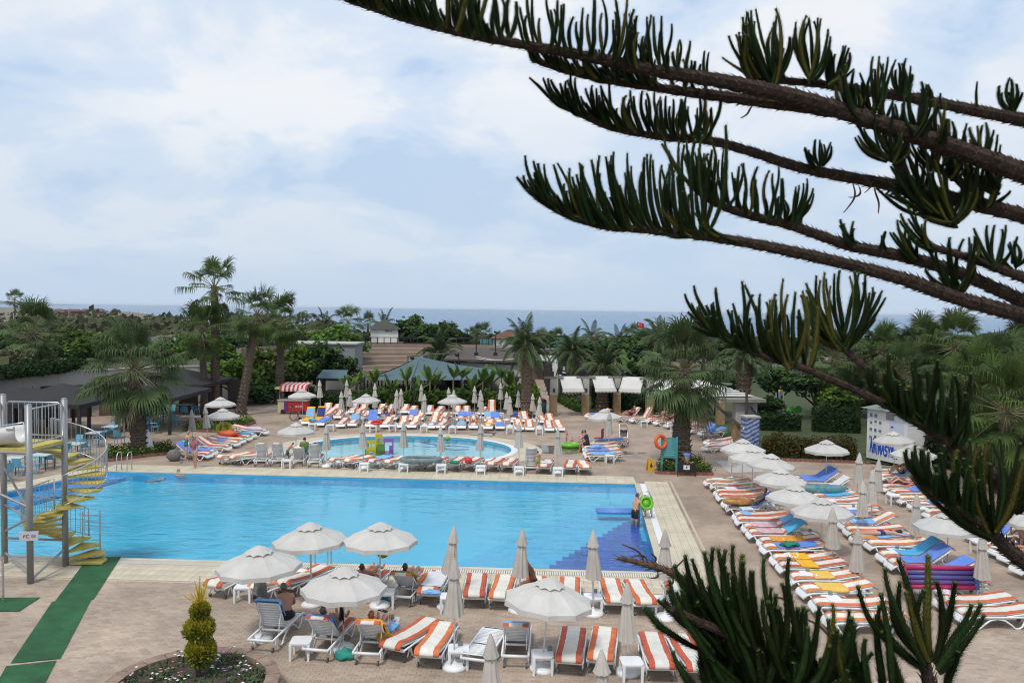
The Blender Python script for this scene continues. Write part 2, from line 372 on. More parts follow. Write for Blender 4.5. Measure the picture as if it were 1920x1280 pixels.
# right side and far side tiles
er = (FR - NR).normalized(); nr_ = Vector((er.y, -er.x, 0))
for i in range(0, 30):
    for r_ in range(4):
        p = NR + er * (i * 0.46 - 0.3) + nr_ * (0.62 + r_ * 0.27); rest.box((p.x, p.y, 0.008 + rnd.uniform(-0.001, 0.003)), (0.262, 0.45, 0.02), rz=math.atan2(er.y, er.x) - math.pi / 2)
ef = (FR - FL).normalized(); nf = Vector((-ef.y, ef.x, 0))
for i in range(0, 56):
    for r_ in range(4):
        p = FL + ef * (i * 0.46 - 0.2) + nf * (0.3 + r_ * 0.4); rest.box((p.x, p.y, 0.008 + rnd.uniform(-0.001, 0.003)), (0.45, 0.39, 0.02), rz=math.atan2(ef.y, ef.x))
ed = (FL2 - FL).normalized(); nd_ = Vector((ed.y, -ed.x, 0))
if nd_.y < 0: nd_ = -nd_
for i in range(0, 34):
    for r_ in range(3):
        p = FL + ed * (i * 0.46 + 0.2) + nd_ * (0.3 + r_ * 0.4); rest.box((p.x, p.y, 0.006 + rnd.uniform(-0.001, 0.003)), (0.45, 0.39, 0.02), rz=math.atan2(ed.y, ed.x))
kind(rest.obj('coping_tiles', M_CREAM, cop), 'stuff')
mo = MB(); p0 = NL - E2 * 2.03; p1 = NR - E2 * 2.03 + E1 * 2.0
for i in range(int((p1 - p0).length / 0.08)):
    p = p0 + E1 * (i * 0.08); mo.box((p.x, p.y, 0.012), (0.066, 0.09, 0.014), rz=R(-2.35) + rnd.gauss(0, 0.05))
p0 = NR + nr_ * 1.72 - er * 2; p1 = FR + nr_ * 1.72 + er
for i in range(int((p1 - p0).length / 0.1)):
    p = p0 + er * (i * 0.1); mo.box((p.x, p.y, 0.01), (0.1, 0.08, 0.014), rz=math.atan2(er.y, er.x) - math.pi / 2)
kind(mo.obj('mosaic_line', M_MOS, cop), 'stuff')
lr = MB(); a, c = NR + nr_ * 0.12 - er * 0.3, FR + nr_ * 0.12 + er * 0.2; lr.beam((a.x, a.y, 0.0), (c.x, c.y, 0.0), 0.24, 0.05)
a, c = FL + nf * 0.06, FR + nf * 0.06; lr.beam((a.x, a.y, 0.0), (c.x, c.y, 0.0), 0.12, 0.06)
lr.obj('pool_lip', M_CREAM, cop)
wg = MB(); a, c = NR + nr_ * 0.37 - er * 0.3, FR + nr_ * 0.37 + er * 0.2; wg.beam((a.x, a.y, 0.01), (c.x, c.y, 0.01), 0.24, 0.02); wg.obj('white_gutter', M_WHITE, cop)
# water
def water(name, tint, bscale, bstr, rough=0.02):
    m, n, l, b = node_mat(name); n.remove(b)
    tr = n.new('ShaderNodeBsdfTransparent'); tr.inputs[0].default_value = (*tint, 1)
    gl = n.new('ShaderNodeBsdfGlossy'); gl.inputs['Roughness'].default_value = rough
    fr = n.new('ShaderNodeFresnel'); fr.inputs[0].default_value = 1.33; mx = n.new('ShaderNodeMixShader')
    tc = n.new('ShaderNodeTexCoord'); mp = n.new('ShaderNodeMapping'); mp.inputs[2].default_value = (0, 0, R(12)); mp.inputs[3].default_value = (0.75, 1.6, 1); l.new(tc.outputs['Object'], mp.inputs[0])
    nz = n.new('ShaderNodeTexNoise'); nz.inputs['Scale'].default_value = bscale; nz.inputs['Detail'].default_value = 4; nz.inputs['Roughness'].default_value = 0.5; nz.inputs['Distortion'].default_value = 0.6; l.new(mp.outputs[0], nz.inputs['Vector'])
    n2 = n.new('ShaderNodeTexNoise'); n2.inputs['Scale'].default_value = 0.11; n2.inputs['Detail'].default_value = 2; l.new(tc.outputs['Object'], n2.inputs['Vector'])
    mr = n.new('ShaderNodeMapRange'); mr.inputs[1].default_value = 0.38; mr.inputs[2].default_value = 0.62; mr.inputs[3].default_value = 0.10; mr.inputs[4].default_value = 1.15; l.new(n2.outputs[0], mr.inputs[0])
    ml = n.new('ShaderNodeMath'); ml.operation = 'MULTIPLY'; l.new(nz.outputs[0], ml.inputs[0]); l.new(mr.outputs[0], ml.inputs[1])
    bp = n.new('ShaderNodeBump'); bp.inputs['Strength'].default_value = bstr; bp.inputs['Distance'].default_value = 0.085; l.new(ml.outputs[0], bp.inputs['Height'])
    l.new(bp.outputs[0], gl.inputs['Normal']); l.new(bp.outputs[0], fr.inputs['Normal']); l.new(fr.outputs[0], mx.inputs[0]); l.new(tr.outputs[0], mx.inputs[1]); l.new(gl.outputs[0], mx.inputs[2])
    l.new(mx.outputs[0], n['Material Output'].inputs[0]); return m
kind(MB().sheet(POOL, -0.06).obj('pool_water', water('pool_water', (0.88, 0.99, 1.0), 1.25, 1.0)), 'structure')
# ------------------------------------------------------------------ children's round pool
kp = kind(link('paddling_pool', None), 'structure')
MB().sheet(KID, -0.35).obj('pool_floor', mat('pale_aqua_paint', (0.42, 0.73, 0.80), 0.6, 0.08, 1), kp)
wb = MB()
for i in range(72):
    a, c = KID[i], KID[(i + 1) % 72]; wb.add([(a.x, a.y, 0.03), (c.x, c.y, 0.03), (c.x, c.y, -0.35), (a.x, a.y, -0.35)], [(0, 1, 2, 3)])
wb.obj('pool_wall', mat('aqua_tile', (0.10, 0.42, 0.6), 0.4, 0.1, 4), kp)
rb = MB(); inn = KID; mid = ell(6.35, 4.9); ou = ell(7.75, 5.9)
for i in range(72):
    j = (i + 1) % 72
    rb.add([(inn[i].x, inn[i].y, 0.05), (inn[j].x, inn[j].y, 0.05), (mid[j].x, mid[j].y, 0.05), (mid[i].x, mid[i].y, 0.05)], [(0, 3, 2, 1)], 1)
    rb.add([(mid[i].x, mid[i].y, 0.035), (mid[j].x, mid[j].y, 0.035), (ou[j].x, ou[j].y, 0.02), (ou[i].x, ou[i].y, 0.02)], [(0, 3, 2, 1)], 0)
    rb.add([(ou[i].x, ou[i].y, 0.02), (ou[j].x, ou[j].y, 0.02), (ou[j].x, ou[j].y, 0), (ou[i].x, ou[i].y, 0)], [(0, 3, 2, 1)], 0)
    rb.add([(mid[i].x, mid[i].y, 0.05), (mid[j].x, mid[j].y, 0.05), (mid[j].x, mid[j].y, 0.035), (mid[i].x, mid[i].y, 0.035)], [(0, 3, 2, 1)], 1)
rb.obj('pool_rim', [M_CREAM, M_WHITE], kp)
sw = mat('painted_blue_swirl', (0.02, 0.09, 0.40), 0.5)
for pts, w in (([(640, 857), (680, 853), (705, 848), (722, 850), (735, 858), (760, 860), (800, 859), (850, 860)], 0.16), ([(790, 829), (815, 833), (835, 841), (850, 843), (880, 842)], 0.16), ([(820, 838), (850, 835), (880, 838)], 0.12), ([(775, 836), (810, 838), (835, 838)], 0.1)):
    g = [G(x, y, -0.345) for x, y in pts]; bb = MB()
    for i in range(len(g) - 1):
        t = (g[i + 1] - g[i]).normalized(); o_ = Vector((-t.y, t.x, 0)) * w; bb.add([g[i] - o_, g[i + 1] - o_, g[i + 1] + o_, g[i] + o_], [(0, 1, 2, 3)])
    bb.obj('painted_swirl', sw, kp)
kind(MB().sheet(KID, -0.05).obj('paddling_pool_water', water('paddling_water', (0.88, 0.98, 1.0), 1.2, 0.22)), 'structure')
# puddles left on the paving
M_PUD = mat('wet_paving', (0.10, 0.075, 0.055), 0.06, 0.2, 2)
for k_, pts in enumerate(([(978, 836), (1010, 834), (1060, 836), (1100, 838), (1102, 846), (1070, 851), (1020, 850), (985, 844)], [(905, 808), (935, 812), (920, 819), (880, 815)], [(1150, 845), (1190, 846), (1215, 850), (1170, 852)])):
    g = [G(*p) for p in pts]; kind(MB().sheet(g, 0.006).obj('puddle', M_PUD), 'structure')
# pale screed patch beside the bed
kind(MB().sheet([G(1342, 864), G(1400, 864), G(1432, 884), G(1368, 886)], 0.006).obj('concrete_patch', mat('pale_concrete', (0.42, 0.40, 0.37), 0.85, 0.1, 2)), 'structure')
# lawn on the right with brick kerb, garden behind the pergola and the beds behind the loungers
lawn = [G(1425, 862), G(1640, 868), G(1760, 880), (46, 44, 0), (70, 60, 0), (60, 120, 0), (14, 120, 0), (13.5, 64, 0), G(1400, 845)]
lawn = [Vector((p[0], p[1], 0)) for p in lawn]
kind(MB().sheet(lawn, 0.012).obj('lawn', M_LAWN), 'structure')
bed2 = [G(1045, 733), G(1048, 745), G(1092, 776), G(1130, 777), G(1220, 778), G(1300, 782), Vector((13.6, 66, 0)), Vector((14, 110, 0)), Vector((6.5, 110, 0))]
kind(MB().sheet(bed2, 0.010).obj('garden_bed', M_LAWN), 'structure')
bed3 = [G(590, 772), G(830, 770), G(1010, 776), G(1016, 745), Vector((2.6, 100, 0)), Vector((-14, 110, 0)), Vector((-17.5, 90, 0)), G(585, 742)]
kind(MB().sheet(bed3, 0.010).obj('banana_bed', M_SOIL), 'structure')
bed4 = [G(440, 745), G(560, 722), Vector((-24, 110, 0)), Vector((-60, 110, 0)), Vector((-60, 66, 0)), G(330, 760)]
kind(MB().sheet(bed4, 0.010).obj('tree_bed', M_LAWN), 'structure')
# green carpets on the paving
M_CARP = mat('green_carpet', (0.018, 0.095, 0.035), 0.95, 0.35, 1.6, bump=0.5, bscale=90)
def carpet(pts, label):
    g = [G(*p) for p in pts]; b = MB()
    def f(u, v):
        a = g[0].lerp(g[1], u); c = g[3].lerp(g[2], u); p = a.lerp(c, v); p.z = 0.03 + 0.012 * abs(noise.noise(p * 1.6)); return p
    b.grid(f, 8, 14); b.f = [t[::-1] for t in b.f]
    tag(b.obj('carpet_strip', M_CARP), label, 'carpet', 'green carpet pieces by the slide')
carpet([(165, 1047), (228, 1044), (175, 1125), (102, 1130)], 'green outdoor carpet strip running from the pool edge')
carpet([(98, 1129), (172, 1124), (113, 1236), (20, 1245)], 'long middle green carpet strip overlapping the one at the pool edge')
carpet([(12, 1250), (106, 1240), (70, 1310), (-30, 1325)], 'green carpet strip cut off by the bottom left corner')
carpet([(-30, 1122), (76, 1121), (36, 1147), (-30, 1148)], 'small separate green carpet piece at the left edge under the slide')
# ================================================================== FURNITURE KITS
M_OR = mat('orange_canvas', (0.56, 0.14, 0.055), 0.85, 0.2, 4, objvar=0.2)
M_WC = mat('white_canvas', (0.65, 0.63, 0.57), 0.85, 0.14, 4, objvar=0.09)
M_GR = mat('grey_rubber', (0.12, 0.12, 0.125), 0.7)
M_UMB = mat('offwhite_parasol_cloth', (0.56, 0.545, 0.52), 0.85, 0.11, 1.8, objvar=0.07, trans=0.18, bump=0.6, bscale=5)
M_UMC = mat('beige_folded_cloth', (0.44, 0.41, 0.37), 0.9, 0.10, 3, objvar=0.10)
M_POLE = mat('white_painted_pole', (0.66, 0.66, 0.65), 0.4, 0.05, 3)
HY = -0.2
def lpath(a, s0=0.0, s1=1.0, n=16, lift=0.0, curl=True):
    """side profile of the lounger's top from foot to head: list of (y, z, ny, nz)"""
    back = 0.80; pts = []
    L1 = 1.06; tot = L1 + back
    def at(s):
        d = s * tot
        sg = 0.012 * math.sin(s * 14)
        if d < L1 - 0.09: return 0.86 - d, 0.345 + sg * 0.5 - 0.05 * max(0, 0.1 - d) / 0.1
        t = d - L1; k = (t + 0.09) / 0.18
        if k < 1: k = k * k * 0.5 * 0.18
        else: k = t
        return HY - (t if k == t else (-0.09 + (t + 0.09))) * math.cos(a), 0.345 + max(0, k) * math.sin(a) + sg * 0.3
    for i in range(n + 1): pts.append(at(s0 + (s1 - s0) * i / n))
    res = []
    for i, p in enumerate(pts):
        q0, q1 = pts[max(i - 1, 0)], pts[min(i + 1, n)]; ty, tz = q1[0] - q0[0], q1[1] - q0[1]; l_ = math.hypot(ty, tz) or 1
        ny, nz = (tz / l_, -ty / l_)
        res.append((p[0] + ny * lift, p[1] + nz * lift, ny, nz))
    if curl and s1 >= 1:
        y, z, ny, nz = res[-1]; ty, tz = -nz, ny
        for dy, dd in ((0.04, 0.012), (0.065, 0.05), (0.07, 0.11)): res.append((y + ty * dy - ny * dd, z + tz * dy - nz * dd, ty, tz))
    return res
def cushion_mesh(a, seed):
    r = random.Random(seed); b = MB(); xs = [-0.285, -0.27, -0.15, -0.145, 0, 0.145, 0.15, 0.27, 0.285]; th = 0.055
    path = lpath(a, 0.0, 1.0, 18, 0.012); rows = []
    for k, (y, z, ny, nz) in enumerate(path):
        w = 1.0 + r.uniform(-0.012, 0.012); dr = r.uniform(-0.006, 0.006)
        for x in xs:
            e = 0.55 if abs(x) > 0.28 else (0.98 if abs(x) > 0.26 else 1.0); e += 0.06 * math.sin(k * 2.3 + x * 9) * (abs(x) < 0.28)
            rows.append((x * w + dr, y + ny * th * e, z + nz * th * e))
    m_ = len(xs); o = len(path)
    fs = []; mi = []
    for i in range(o - 1):
        for j in range(m_ - 1):
            fs.append((i * m_ + j, (i + 1) * m_ + j, (i + 1) * m_ + j + 1, i * m_ + j + 1)); mi.append(0 if j < 2 or j > 5 else 1)
    base = len(rows)
    for k, (y, z, ny, nz) in enumerate(path): rows += [(-0.275, y, z), (0.275, y, z)]
    for i in range(o - 1):
        a0, a1 = base + 2 * i, base + 2 * i + 2
        fs.append((i * m_, a0, a1, (i + 1) * m_)); mi.append(1); fs.append((i * m_ + m_ - 1, (i + 1) * m_ + m_ - 1, a1 + 1, a0 + 1)); mi.append(1)
        fs.append((a0, a0 + 1, a1 + 1, a1)); mi.append(1)
    fs.append(tuple(range(m_)) + (base + 1, base)); mi.append(1)
    e0 = (o - 1) * m_; fs.append(tuple(range(e0 + m_ - 1, e0 - 1, -1)) + (base + 2 * o - 2, base + 2 * o - 1)); mi.append(1)
    b.v = rows; b.f = [tuple(reversed(f)) for f in fs]; b.m = mi
    return b.mesh('cushion', [M_OR, M_WC], True)
def frame_mesh():
    b = MB()
    for s in (-1, 1):
        x = s * 0.30
        b.tube([(x, -0.95, 0.315), (x, -0.3, 0.32), (x, 0.5, 0.32), (x, 0.74, 0.31), (x, 0.88, 0.27), (x, 0.95, 0.20)], [0.024, 0.026, 0.026, 0.028, 0.03, 0.026], 6)
        b.box((x, 0.2, 0.30), (0.028, 1.25, 0.05))
    for k in range(13): y = 0.82 - k * 0.077; b.box((0, y, 0.323 - 0.05 * max(0, y - 0.72) / 0.1), (0.58, 0.052, 0.016))
    b.grid(lambda u, v: (-0.29 + 0.58 * u, 0.80 + 0.17 * v, 0.325 - 0.02 * v - 0.13 * v * v), 4, 5); b.grid(lambda u, v: (0.29 - 0.58 * u, 0.80 + 0.17 * v, 0.30 - 0.02 * v - 0.13 * v * v), 4, 5)
    b.box((0, -0.955, 0.30), (0.62, 0.05, 0.06)); b.box((0, -0.30, 0.29), (0.56, 0.05, 0.04))
    return b.mesh('frame', M_WHITE, True)
def leg_mesh():
    b = MB()
    b.tube([(0, 0.80, 0.27), (0, 0.66, 0.06), (0, 0.60, 0.022), (0, 0.50, 0.022), (0, 0.40, 0.12), (0, 0.24, 0.235), (0, 0.06, 0.275)], [0.028, 0.026, 0.024, 0.024, 0.024, 0.024, 0.022], 6)
    return b.mesh('leg', M_WHITE, True)
def leg2_mesh():
    b = MB()
    b.tube([(0, 0.06, 0.275), (0, -0.14, 0.235), (0, -0.32, 0.12), (0, -0.42, 0.022), (0, -0.52, 0.022), (0, -0.60, 0.08), (0, -0.70, 0.30)], [0.022, 0.024, 0.024, 0.024, 0.024, 0.026, 0.026], 6)
    b.tube([(0, -0.72, 0.3), (0, -0.80, 0.1)], [0.02, 0.018], 5)
    return b.mesh('leg', M_WHITE, True)
def wheel_mesh():
    b = MB(); b.tube([(-0.02, 0, 0), (0.02, 0, 0)], 0.055, 10); return b.mesh('wheel', M_GR)
def back_mesh(a):
    b = MB(); c_, s_ = math.cos(a), math.sin(a)
    def P(t, x, h=0.0): return (x, HY - t * c_ - h * s_ * -1 * 0, 0.325 + t * s_ + h)
    for s in (-1, 1): b.tube([P(0, s * 0.27), P(0.4, s * 0.275), P(0.74, s * 0.27), P(0.80, s * 0.25)], [0.022, 0.022, 0.022, 0.02], 6)
    q = Matrix.Rotation(-a, 3, 'X')
    for k in range(10): b.box(P(0.05 + k * 0.08, 0), (0.52, 0.062 if k < 8 else 0.085, 0.016), rot=q)
    if a > 0.4:
        for s in (-1, 1): b.tube([P(0.45, s * 0.24), (s * 0.24, HY - 0.45 * c_ - 0.10, 0.31)], 0.014, 5)
    return b.mesh('backrest', M_WHITE, True)
def lounger(loc, rz, a, label, group, cushion=True, seed=0, name='sun_lounger', small=False, cm=None):
    t = thing(name, label, 'sun lounger', loc, rz, group)
    fr_ = link('frame', cached('lf', frame_mesh), t)
    for x in (-0.29, 0.29):
        link('leg', cached('ll', leg_mesh), t, (x, 0, 0)); link('leg', cached('ll2', leg2_mesh), t, (x, 0, 0))
    link('backrest', cached(('lb', a), lambda: back_mesh(R(a))), t)
    if not small:
        for x in (-0.25, 0.25): link('wheel', cached('lw', wheel_mesh), fr_, (x, -0.86, 0.055))
    if cushion:
        sd = seed % 3
        o = link('cushion', cached(('lc', a, sd), lambda: cushion_mesh(R(a), sd)), t)
    return t
def towel_obj(loc, rz, a, s0, s1, material, label, w=0.62, seed=0, x0=0.0, lift=0.08, skew=0.0, name='towel', hang=0.10):
    r = random.Random(seed); b = MB(); path = lpath(R(a), s0, s1, 16, lift, curl=(s1 >= 1)); nx = 12; rows = len(path)
    for k, (y, z, ny, nz) in enumerate(path):
        for j in range(nx + 1):
            u = j / nx * 2 - 1; x = u * w / 2; e = max(0, abs(x) - 0.29); xx = math.copysign(min(abs(x), 0.29 + 0.3 * e), x)
            wv = 0.014 * noise.noise(Vector((x * 5 + seed, k * 0.55, 3.1 * seed))) + 0.008 * noise.noise(Vector((x * 14, k * 1.3, seed * 1.7)))
            dn = min(e, hang) * 0.9
            b.v.append((xx + x0 + skew * (k / rows - 0.5), y + ny * wv + 0.02 * noise.noise(Vector((x * 3, seed, 0))), z + nz * wv - dn))
    w_ = nx + 1
    b.f = [(i * w_ + j, i * w_ + j + 1, (i + 1) * w_ + j + 1, (i + 1) * w_ + j) for i in range(rows - 1) for j in range(nx)]; b.m = [0] * len(b.f)
    o = b.obj(name, material, None, True, loc=loc, rz=rz); tag(o, label, 'towel', None)
    sm = o.modifiers.new('thick', 'SOLIDIFY'); sm.thickness = 0.008
    return o
# ------------------------------------------------------------------ parasols
NP = 10
def canopy_open():
    b = MB(); prof = [(0.10, 2.135), (0.30, 2.075), (0.55, 1.975), (0.80, 1.865), (1.0, 1.775)]; sub = 4; n = NP * sub; vs = []
    for r, z in prof:
        for j in range(n):
            a = 2 * math.pi * j / n; f = (j % sub) / sub; sag = math.sin(math.pi * f); rr = r * (math.cos(math.pi / NP) / math.cos((f - 0.5) * 2 * math.pi / NP))
            rr = rr * (1 - 0.025 * sag * r); vs.append((rr * math.cos(a), rr * math.sin(a), z - 0.030 * sag * r * (1.2 - r)))
    for j in range(n):
        a = 2 * math.pi * j / n; f = (j % sub) / sub; rr = 1.005 * (math.cos(math.pi / NP) / math.cos((f - 0.5) * 2 * math.pi / NP)) * (1 - 0.02 * math.sin(math.pi * f))
        vs.append((rr * math.cos(a), rr * math.sin(a), 1.655 + 0.012 * math.sin(math.pi * f)))
    fs = []
    for i in range(len(prof)):
        for j in range(n): fs.append((i * n + j, i * n + (j + 1) % n, (i + 1) * n + (j + 1) % n, (i + 1) * n + j))
    b.add(vs, [f[::-1] for f in fs]); return b.mesh('canopy', M_UMB, False)
def vent_open():
    b = MB(); n = NP * 4; vs = []
    for i, (r, z) in enumerate([(0.02, 2.26), (0.14, 2.215), (0.27, 2.145), (0.36, 2.085)]):
        for j in range(n):
            a = 2 * math.pi * j / n; f = (j % 4) / 4; k = math.sin(math.pi * f); rr = r * (1 - 0.13 * k * (i == 3)); vs.append((rr * math.cos(a), rr * math.sin(a), z + 0.035 * k * (i == 3) - 0.02 * k * (i == 2)))
    fs = [(i * n + j, (i + 1) * n + j, (i + 1) * n + (j + 1) % n, i * n + (j + 1) % n) for i in range(3) for j in range(n)]
    b.add(vs, fs); b.ball((0, 0, 2.245), 0.025); return b.mesh('vent_cap', M_UMB, False)
def rib_mesh():
    b = MB(); b.tube([(0.04, 0, 2.12), (0.97, 0, 1.755)], 0.009, 4); b.tube([(0.03, 0, 1.60), (0.5, 0, 1.93)], 0.007, 4); return b.mesh('rib', M_POLE)
def pole_mesh(h):
    b = MB(); b.tube([(0, 0, 0.06), (0, 0, h)], 0.021, 8); b.tube([(0, 0, 0.10), (0, 0, 0.24)], 0.032, 8); return b.mesh('pole', M_POLE, True)
def base_mesh():
    return MB().lathe([(0.27, 0.0), (0.285, 0.03), (0.28, 0.075), (0.22, 0.115), (0.06, 0.135), (0.04, 0.17)], 20).mesh('base', M_WHITE, True)
def canopy_closed(seed):
    r = random.Random(seed); n = 32; ph = r.uniform(0, 6.28); vs = []; prof = [(0.085, 2.10, 0.04), (0.105, 1.95, 0.22), (0.13, 1.75, 0.30), (0.155, 1.55, 0.33), (0.18, 1.35, 0.33), (0.20, 1.20, 0.32)]
    amp = [r.uniform(0.6, 1.25) for _ in range(8)]; lx, ly = r.uniform(-0.03, 0.03), r.uniform(-0.02, 0.02)
    for i, (rr, z, am) in enumerate(prof):
        for j in range(n):
            a = 2 * math.pi * j / n; k = math.cos(8 * a + ph + 0.3 * math.sin(i)) * amp[(j * 8 // n) % 8]; q = rr * (1 + am * k * 0.75); vs.append((q * math.cos(a) + lx * i / 5, q * math.sin(a) + ly * i / 5, z + (0.03 * k if i == 5 else 0)))
    b = MB(); b.add(vs, [(i * n + j, (i + 1) * n + j, (i + 1) * n + (j + 1) % n, i * n + (j + 1) % n) for i in range(5) for j in range(n)])
    return b.mesh('folded_canopy', M_UMC, True)
def vent_closed(seed):
    r = random.Random(seed); n = 32; ph = r.uniform(0, 6.28); vs = []
    for i, (rr, z, am) in enumerate([(0.025, 2.45, 0), (0.05, 2.40, 0.02), (0.085, 2.28, 0.05), (0.125, 2.12, 0.10), (0.148, 2.04, 0.16)]):
        for j in range(n): a = 2 * math.pi * j / n; q = rr * (1 + am * math.cos(8 * a + ph)); vs.append((q * math.cos(a), q * math.sin(a), z + (0.02 * math.cos(8 * a + ph) if i == 4 else 0)))
    b = MB(); b.add(vs, [(i * n + j, (i + 1) * n + j, (i + 1) * n + (j + 1) % n, i * n + (j + 1) % n) for i in range(4) for j in range(n)]); b.ball((0, 0, 2.455), 0.028)
    return b.mesh('vent_cap', M_UMC, True)
def parasol(ax, ay, bx, by, opened, label, group, seed=0):
    g = G(bx, by); top = AT(ax, ay, g.y); H = top.z; lean = math.atan2(top.x - g.x, H)
    t = thing('parasol', label, 'parasol', g, 0, group); h0 = 2.26 if opened else 2.48; H = max(1.75, min(3.0, H)); up = Vector((0, 0, H - h0)); t.rotation_euler = (0, lean, 0); ps = (1, 1, (H - 0.04) / (h0 - 0.04))
    r = random.Random(seed * 31 + int(ax))
    link('base', cached('ub', base_mesh), t)
    if opened:
        link('pole', cached('upo', lambda: pole_mesh(2.2)), t, scale=ps); az = r.uniform(0, 6.28)
        cn = link('canopy', cached('uco', canopy_open), t, up, az); link('vent_cap', cached('uvo', vent_open), t, up, az)
        for k in range(NP): link('rib', cached('ur', rib_mesh), cn, None, 2 * math.pi * k / NP)
    else:
        link('pole', cached('upc', lambda: pole_mesh(2.44)), t, scale=ps); v = r.randrange(4); az = r.uniform(0, 6.28)
        link('folded_canopy', cached(('ucc', v), lambda: canopy_closed(v)), t, up, az); link('vent_cap', cached(('uvc', v), lambda: vent_closed(v)), t, up, az)
    return t
# ------------------------------------------------------------------ side tables
def tt_mesh():
    b = MB(); w = 0.235; c = 0.05
    poly = [(-w + c, -w), (w - c, -w), (w, -w + c), (w, w - c), (w - c, w), (-w + c, w), (-w, w - c), (-w, -w + c)]; b.prism(poly, 0.395, 0.425)
    for s in (-1, 1): b.box((s * 0.19, 0, 0.37), (0.03, 0.36, 0.045)); b.box((0, s * 0.19, 0.37), (0.36, 0.03, 0.045))
    return b.mesh('table_top', M_WHITE)
def tleg_mesh(): return MB().add([(-0.028, -0.028, 0), (0.022, -0.028, 0), (0.022, 0.022, 0), (-0.028, 0.022, 0), (-0.035, -0.035, 0.39), (0.03, -0.035, 0.39), (0.03, 0.03, 0.39), (-0.035, 0.03, 0.39)], [(0, 3, 2, 1), (4, 5, 6, 7), (0, 1, 5, 4), (1, 2, 6, 5), (2, 3, 7, 6), (3, 0, 4, 7)]).mesh('leg', M_WHITE)
def side_table(px, py, label, group='white side tables between the loungers', rz=0.05):
    g = G(px, py, 0.42); g.z = 0; t = thing('side_table', label, 'table', g, rz, group)
    link('table_top', cached('tt', tt_mesh), t)
    for x in (-1, 1):
        for y in (-1, 1): link('leg', cached('tl', tleg_mesh), t, (x * 0.20, y * 0.20, 0))
    return t
M_ASH = mat('grey_ashtray_plastic', (0.23, 0.23, 0.235), 0.5)
def ashtray(px, py, label, z=0.426):
    g = G(px, py, z); o = link('ashtray', cached('ash', lambda: MB().lathe([(0.05, 0), (0.06, 0.02), (0.055, 0.07), (0.062, 0.085), (0.045, 0.085), (0.04, 0.05)], 10).mesh('ashtray', M_ASH, True)), None, g)
    return tag(o, label, 'ashtray', 'grey ashtrays on the side tables')
# ================================================================== LOUNGERS, TOWELS, PARASOLS, TABLES
T_SKY = mat('sky_blue_towel', (0.20, 0.42, 0.72), 0.95, 0.10, 3, bump=0.3, bscale=60)
T_BLU = mat('cornflower_towel', (0.12, 0.24, 0.66), 0.95, 0.12, 3, bump=0.3, bscale=60)
T_TUR = mat('turquoise_towel', (0.08, 0.40, 0.68), 0.95, 0.12, 3, bump=0.3, bscale=60)
T_YEL = mat('yellow_towel', (0.72, 0.45, 0.10), 0.95, 0.08, 3, bump=0.3, bscale=60)
T_YEL2 = mat('amber_towel', (0.75, 0.40, 0.02), 0.95, 0.08, 3, bump=0.3, bscale=60)
T_OLV = mat('olive_towel', (0.20, 0.20, 0.03), 0.95, 0.2, 4, bump=0.3, bscale=60)
T_PNK = mat('pink_printed_towel', (0.60, 0.40, 0.44), 0.95, 0.2, 6)
T_ORG = mat('orange_printed_towel', (0.70, 0.16, 0.02), 0.95, scale=9, col2=(0.75, 0.42, 0.05))
T_WHT = mat('white_printed_towel', (0.60, 0.60, 0.63), 0.95, 0.12, 5)
T_RED = mat('red_towel', (0.50, 0.03, 0.04), 0.95, 0.2, 4)
T_NAV = mat('navy_towel', (0.03, 0.05, 0.20), 0.95, 0.3, 5)
T_GRN = mat('green_cloth', (0.01, 0.20, 0.12), 0.9, 0.3, 6)
T_TEAL = mat('teal_bag_cloth', (0.03, 0.28, 0.22), 0.9, 0.25, 5)
T_LIL = mat('lilac_towel', (0.42, 0.40, 0.68), 0.95, 0.1, 4)
TN = {'sky': (T_SKY, 'sky blue'), 'blu': (T_BLU, 'cornflower blue'), 'tur': (T_TUR, 'turquoise'), 'yel': (T_YEL, 'pale yellow'), 'amb': (T_YEL2, 'amber yellow'), 'olv': (T_OLV, 'olive green'), 'pnk': (T_PNK, 'pink patterned'), 'org': (T_ORG, 'orange patterned'), 'wht': (T_WHT, 'white patterned'), 'red': (T_RED, 'red'), 'nav': (T_NAV, 'navy blue'), 'lil': (T_LIL, 'lilac')}
LS = {}
def lab(a, cushion): return ('raised-back ' if a > 20 else 'flat ') + ('orange-striped lounger' if cushion else 'bare white slatted lounger')
def put(rowkey, rowname, i, loc, rz, a, cushion=True, towels=(), small=False, order='from left'):
    l_ = '%s, %s %s, %s' % (lab(a, cushion), ORD[i], order, rowname)
    lounger(loc, rz, a, l_, rowname, cushion, seed=i * 7 + len(rowname), small=small); LS[(rowkey, i)] = (loc, rz, a)
    for k, tw in enumerate(towels):
        c, s0, s1 = tw[:3]; kw = tw[3] if len(tw) > 3 else {}
        ml, nm = TN[c]
        towel_obj(loc, rz, a, s0, s1, ml, '%s towel %s %s lounger %s, %s' % (nm, 'over' if s1 >= 1 else 'on', ORD[i], order, rowname), seed=i + 3 * k + 1, **kw)
def row_near(rowkey, rowname, items, small=False, flip=False):
    for i, it in enumerate(items):
        nx, ny, fx, fy, a, cu, tw = it
        n_ = G(nx, ny); f_ = G(fx, fy, 0.38); d = (f_ - n_); d.z = 0; d.normalize()
        loc = n_ + d * 0.86; loc.z = 0.012 if loc.y < 23 else 0.0
        rz = math.atan2(d.y, d.x) - math.pi / 2 + (math.pi if flip else 0)
        put(rowkey, rowname, i, loc, rz, a, cu, tw, small)
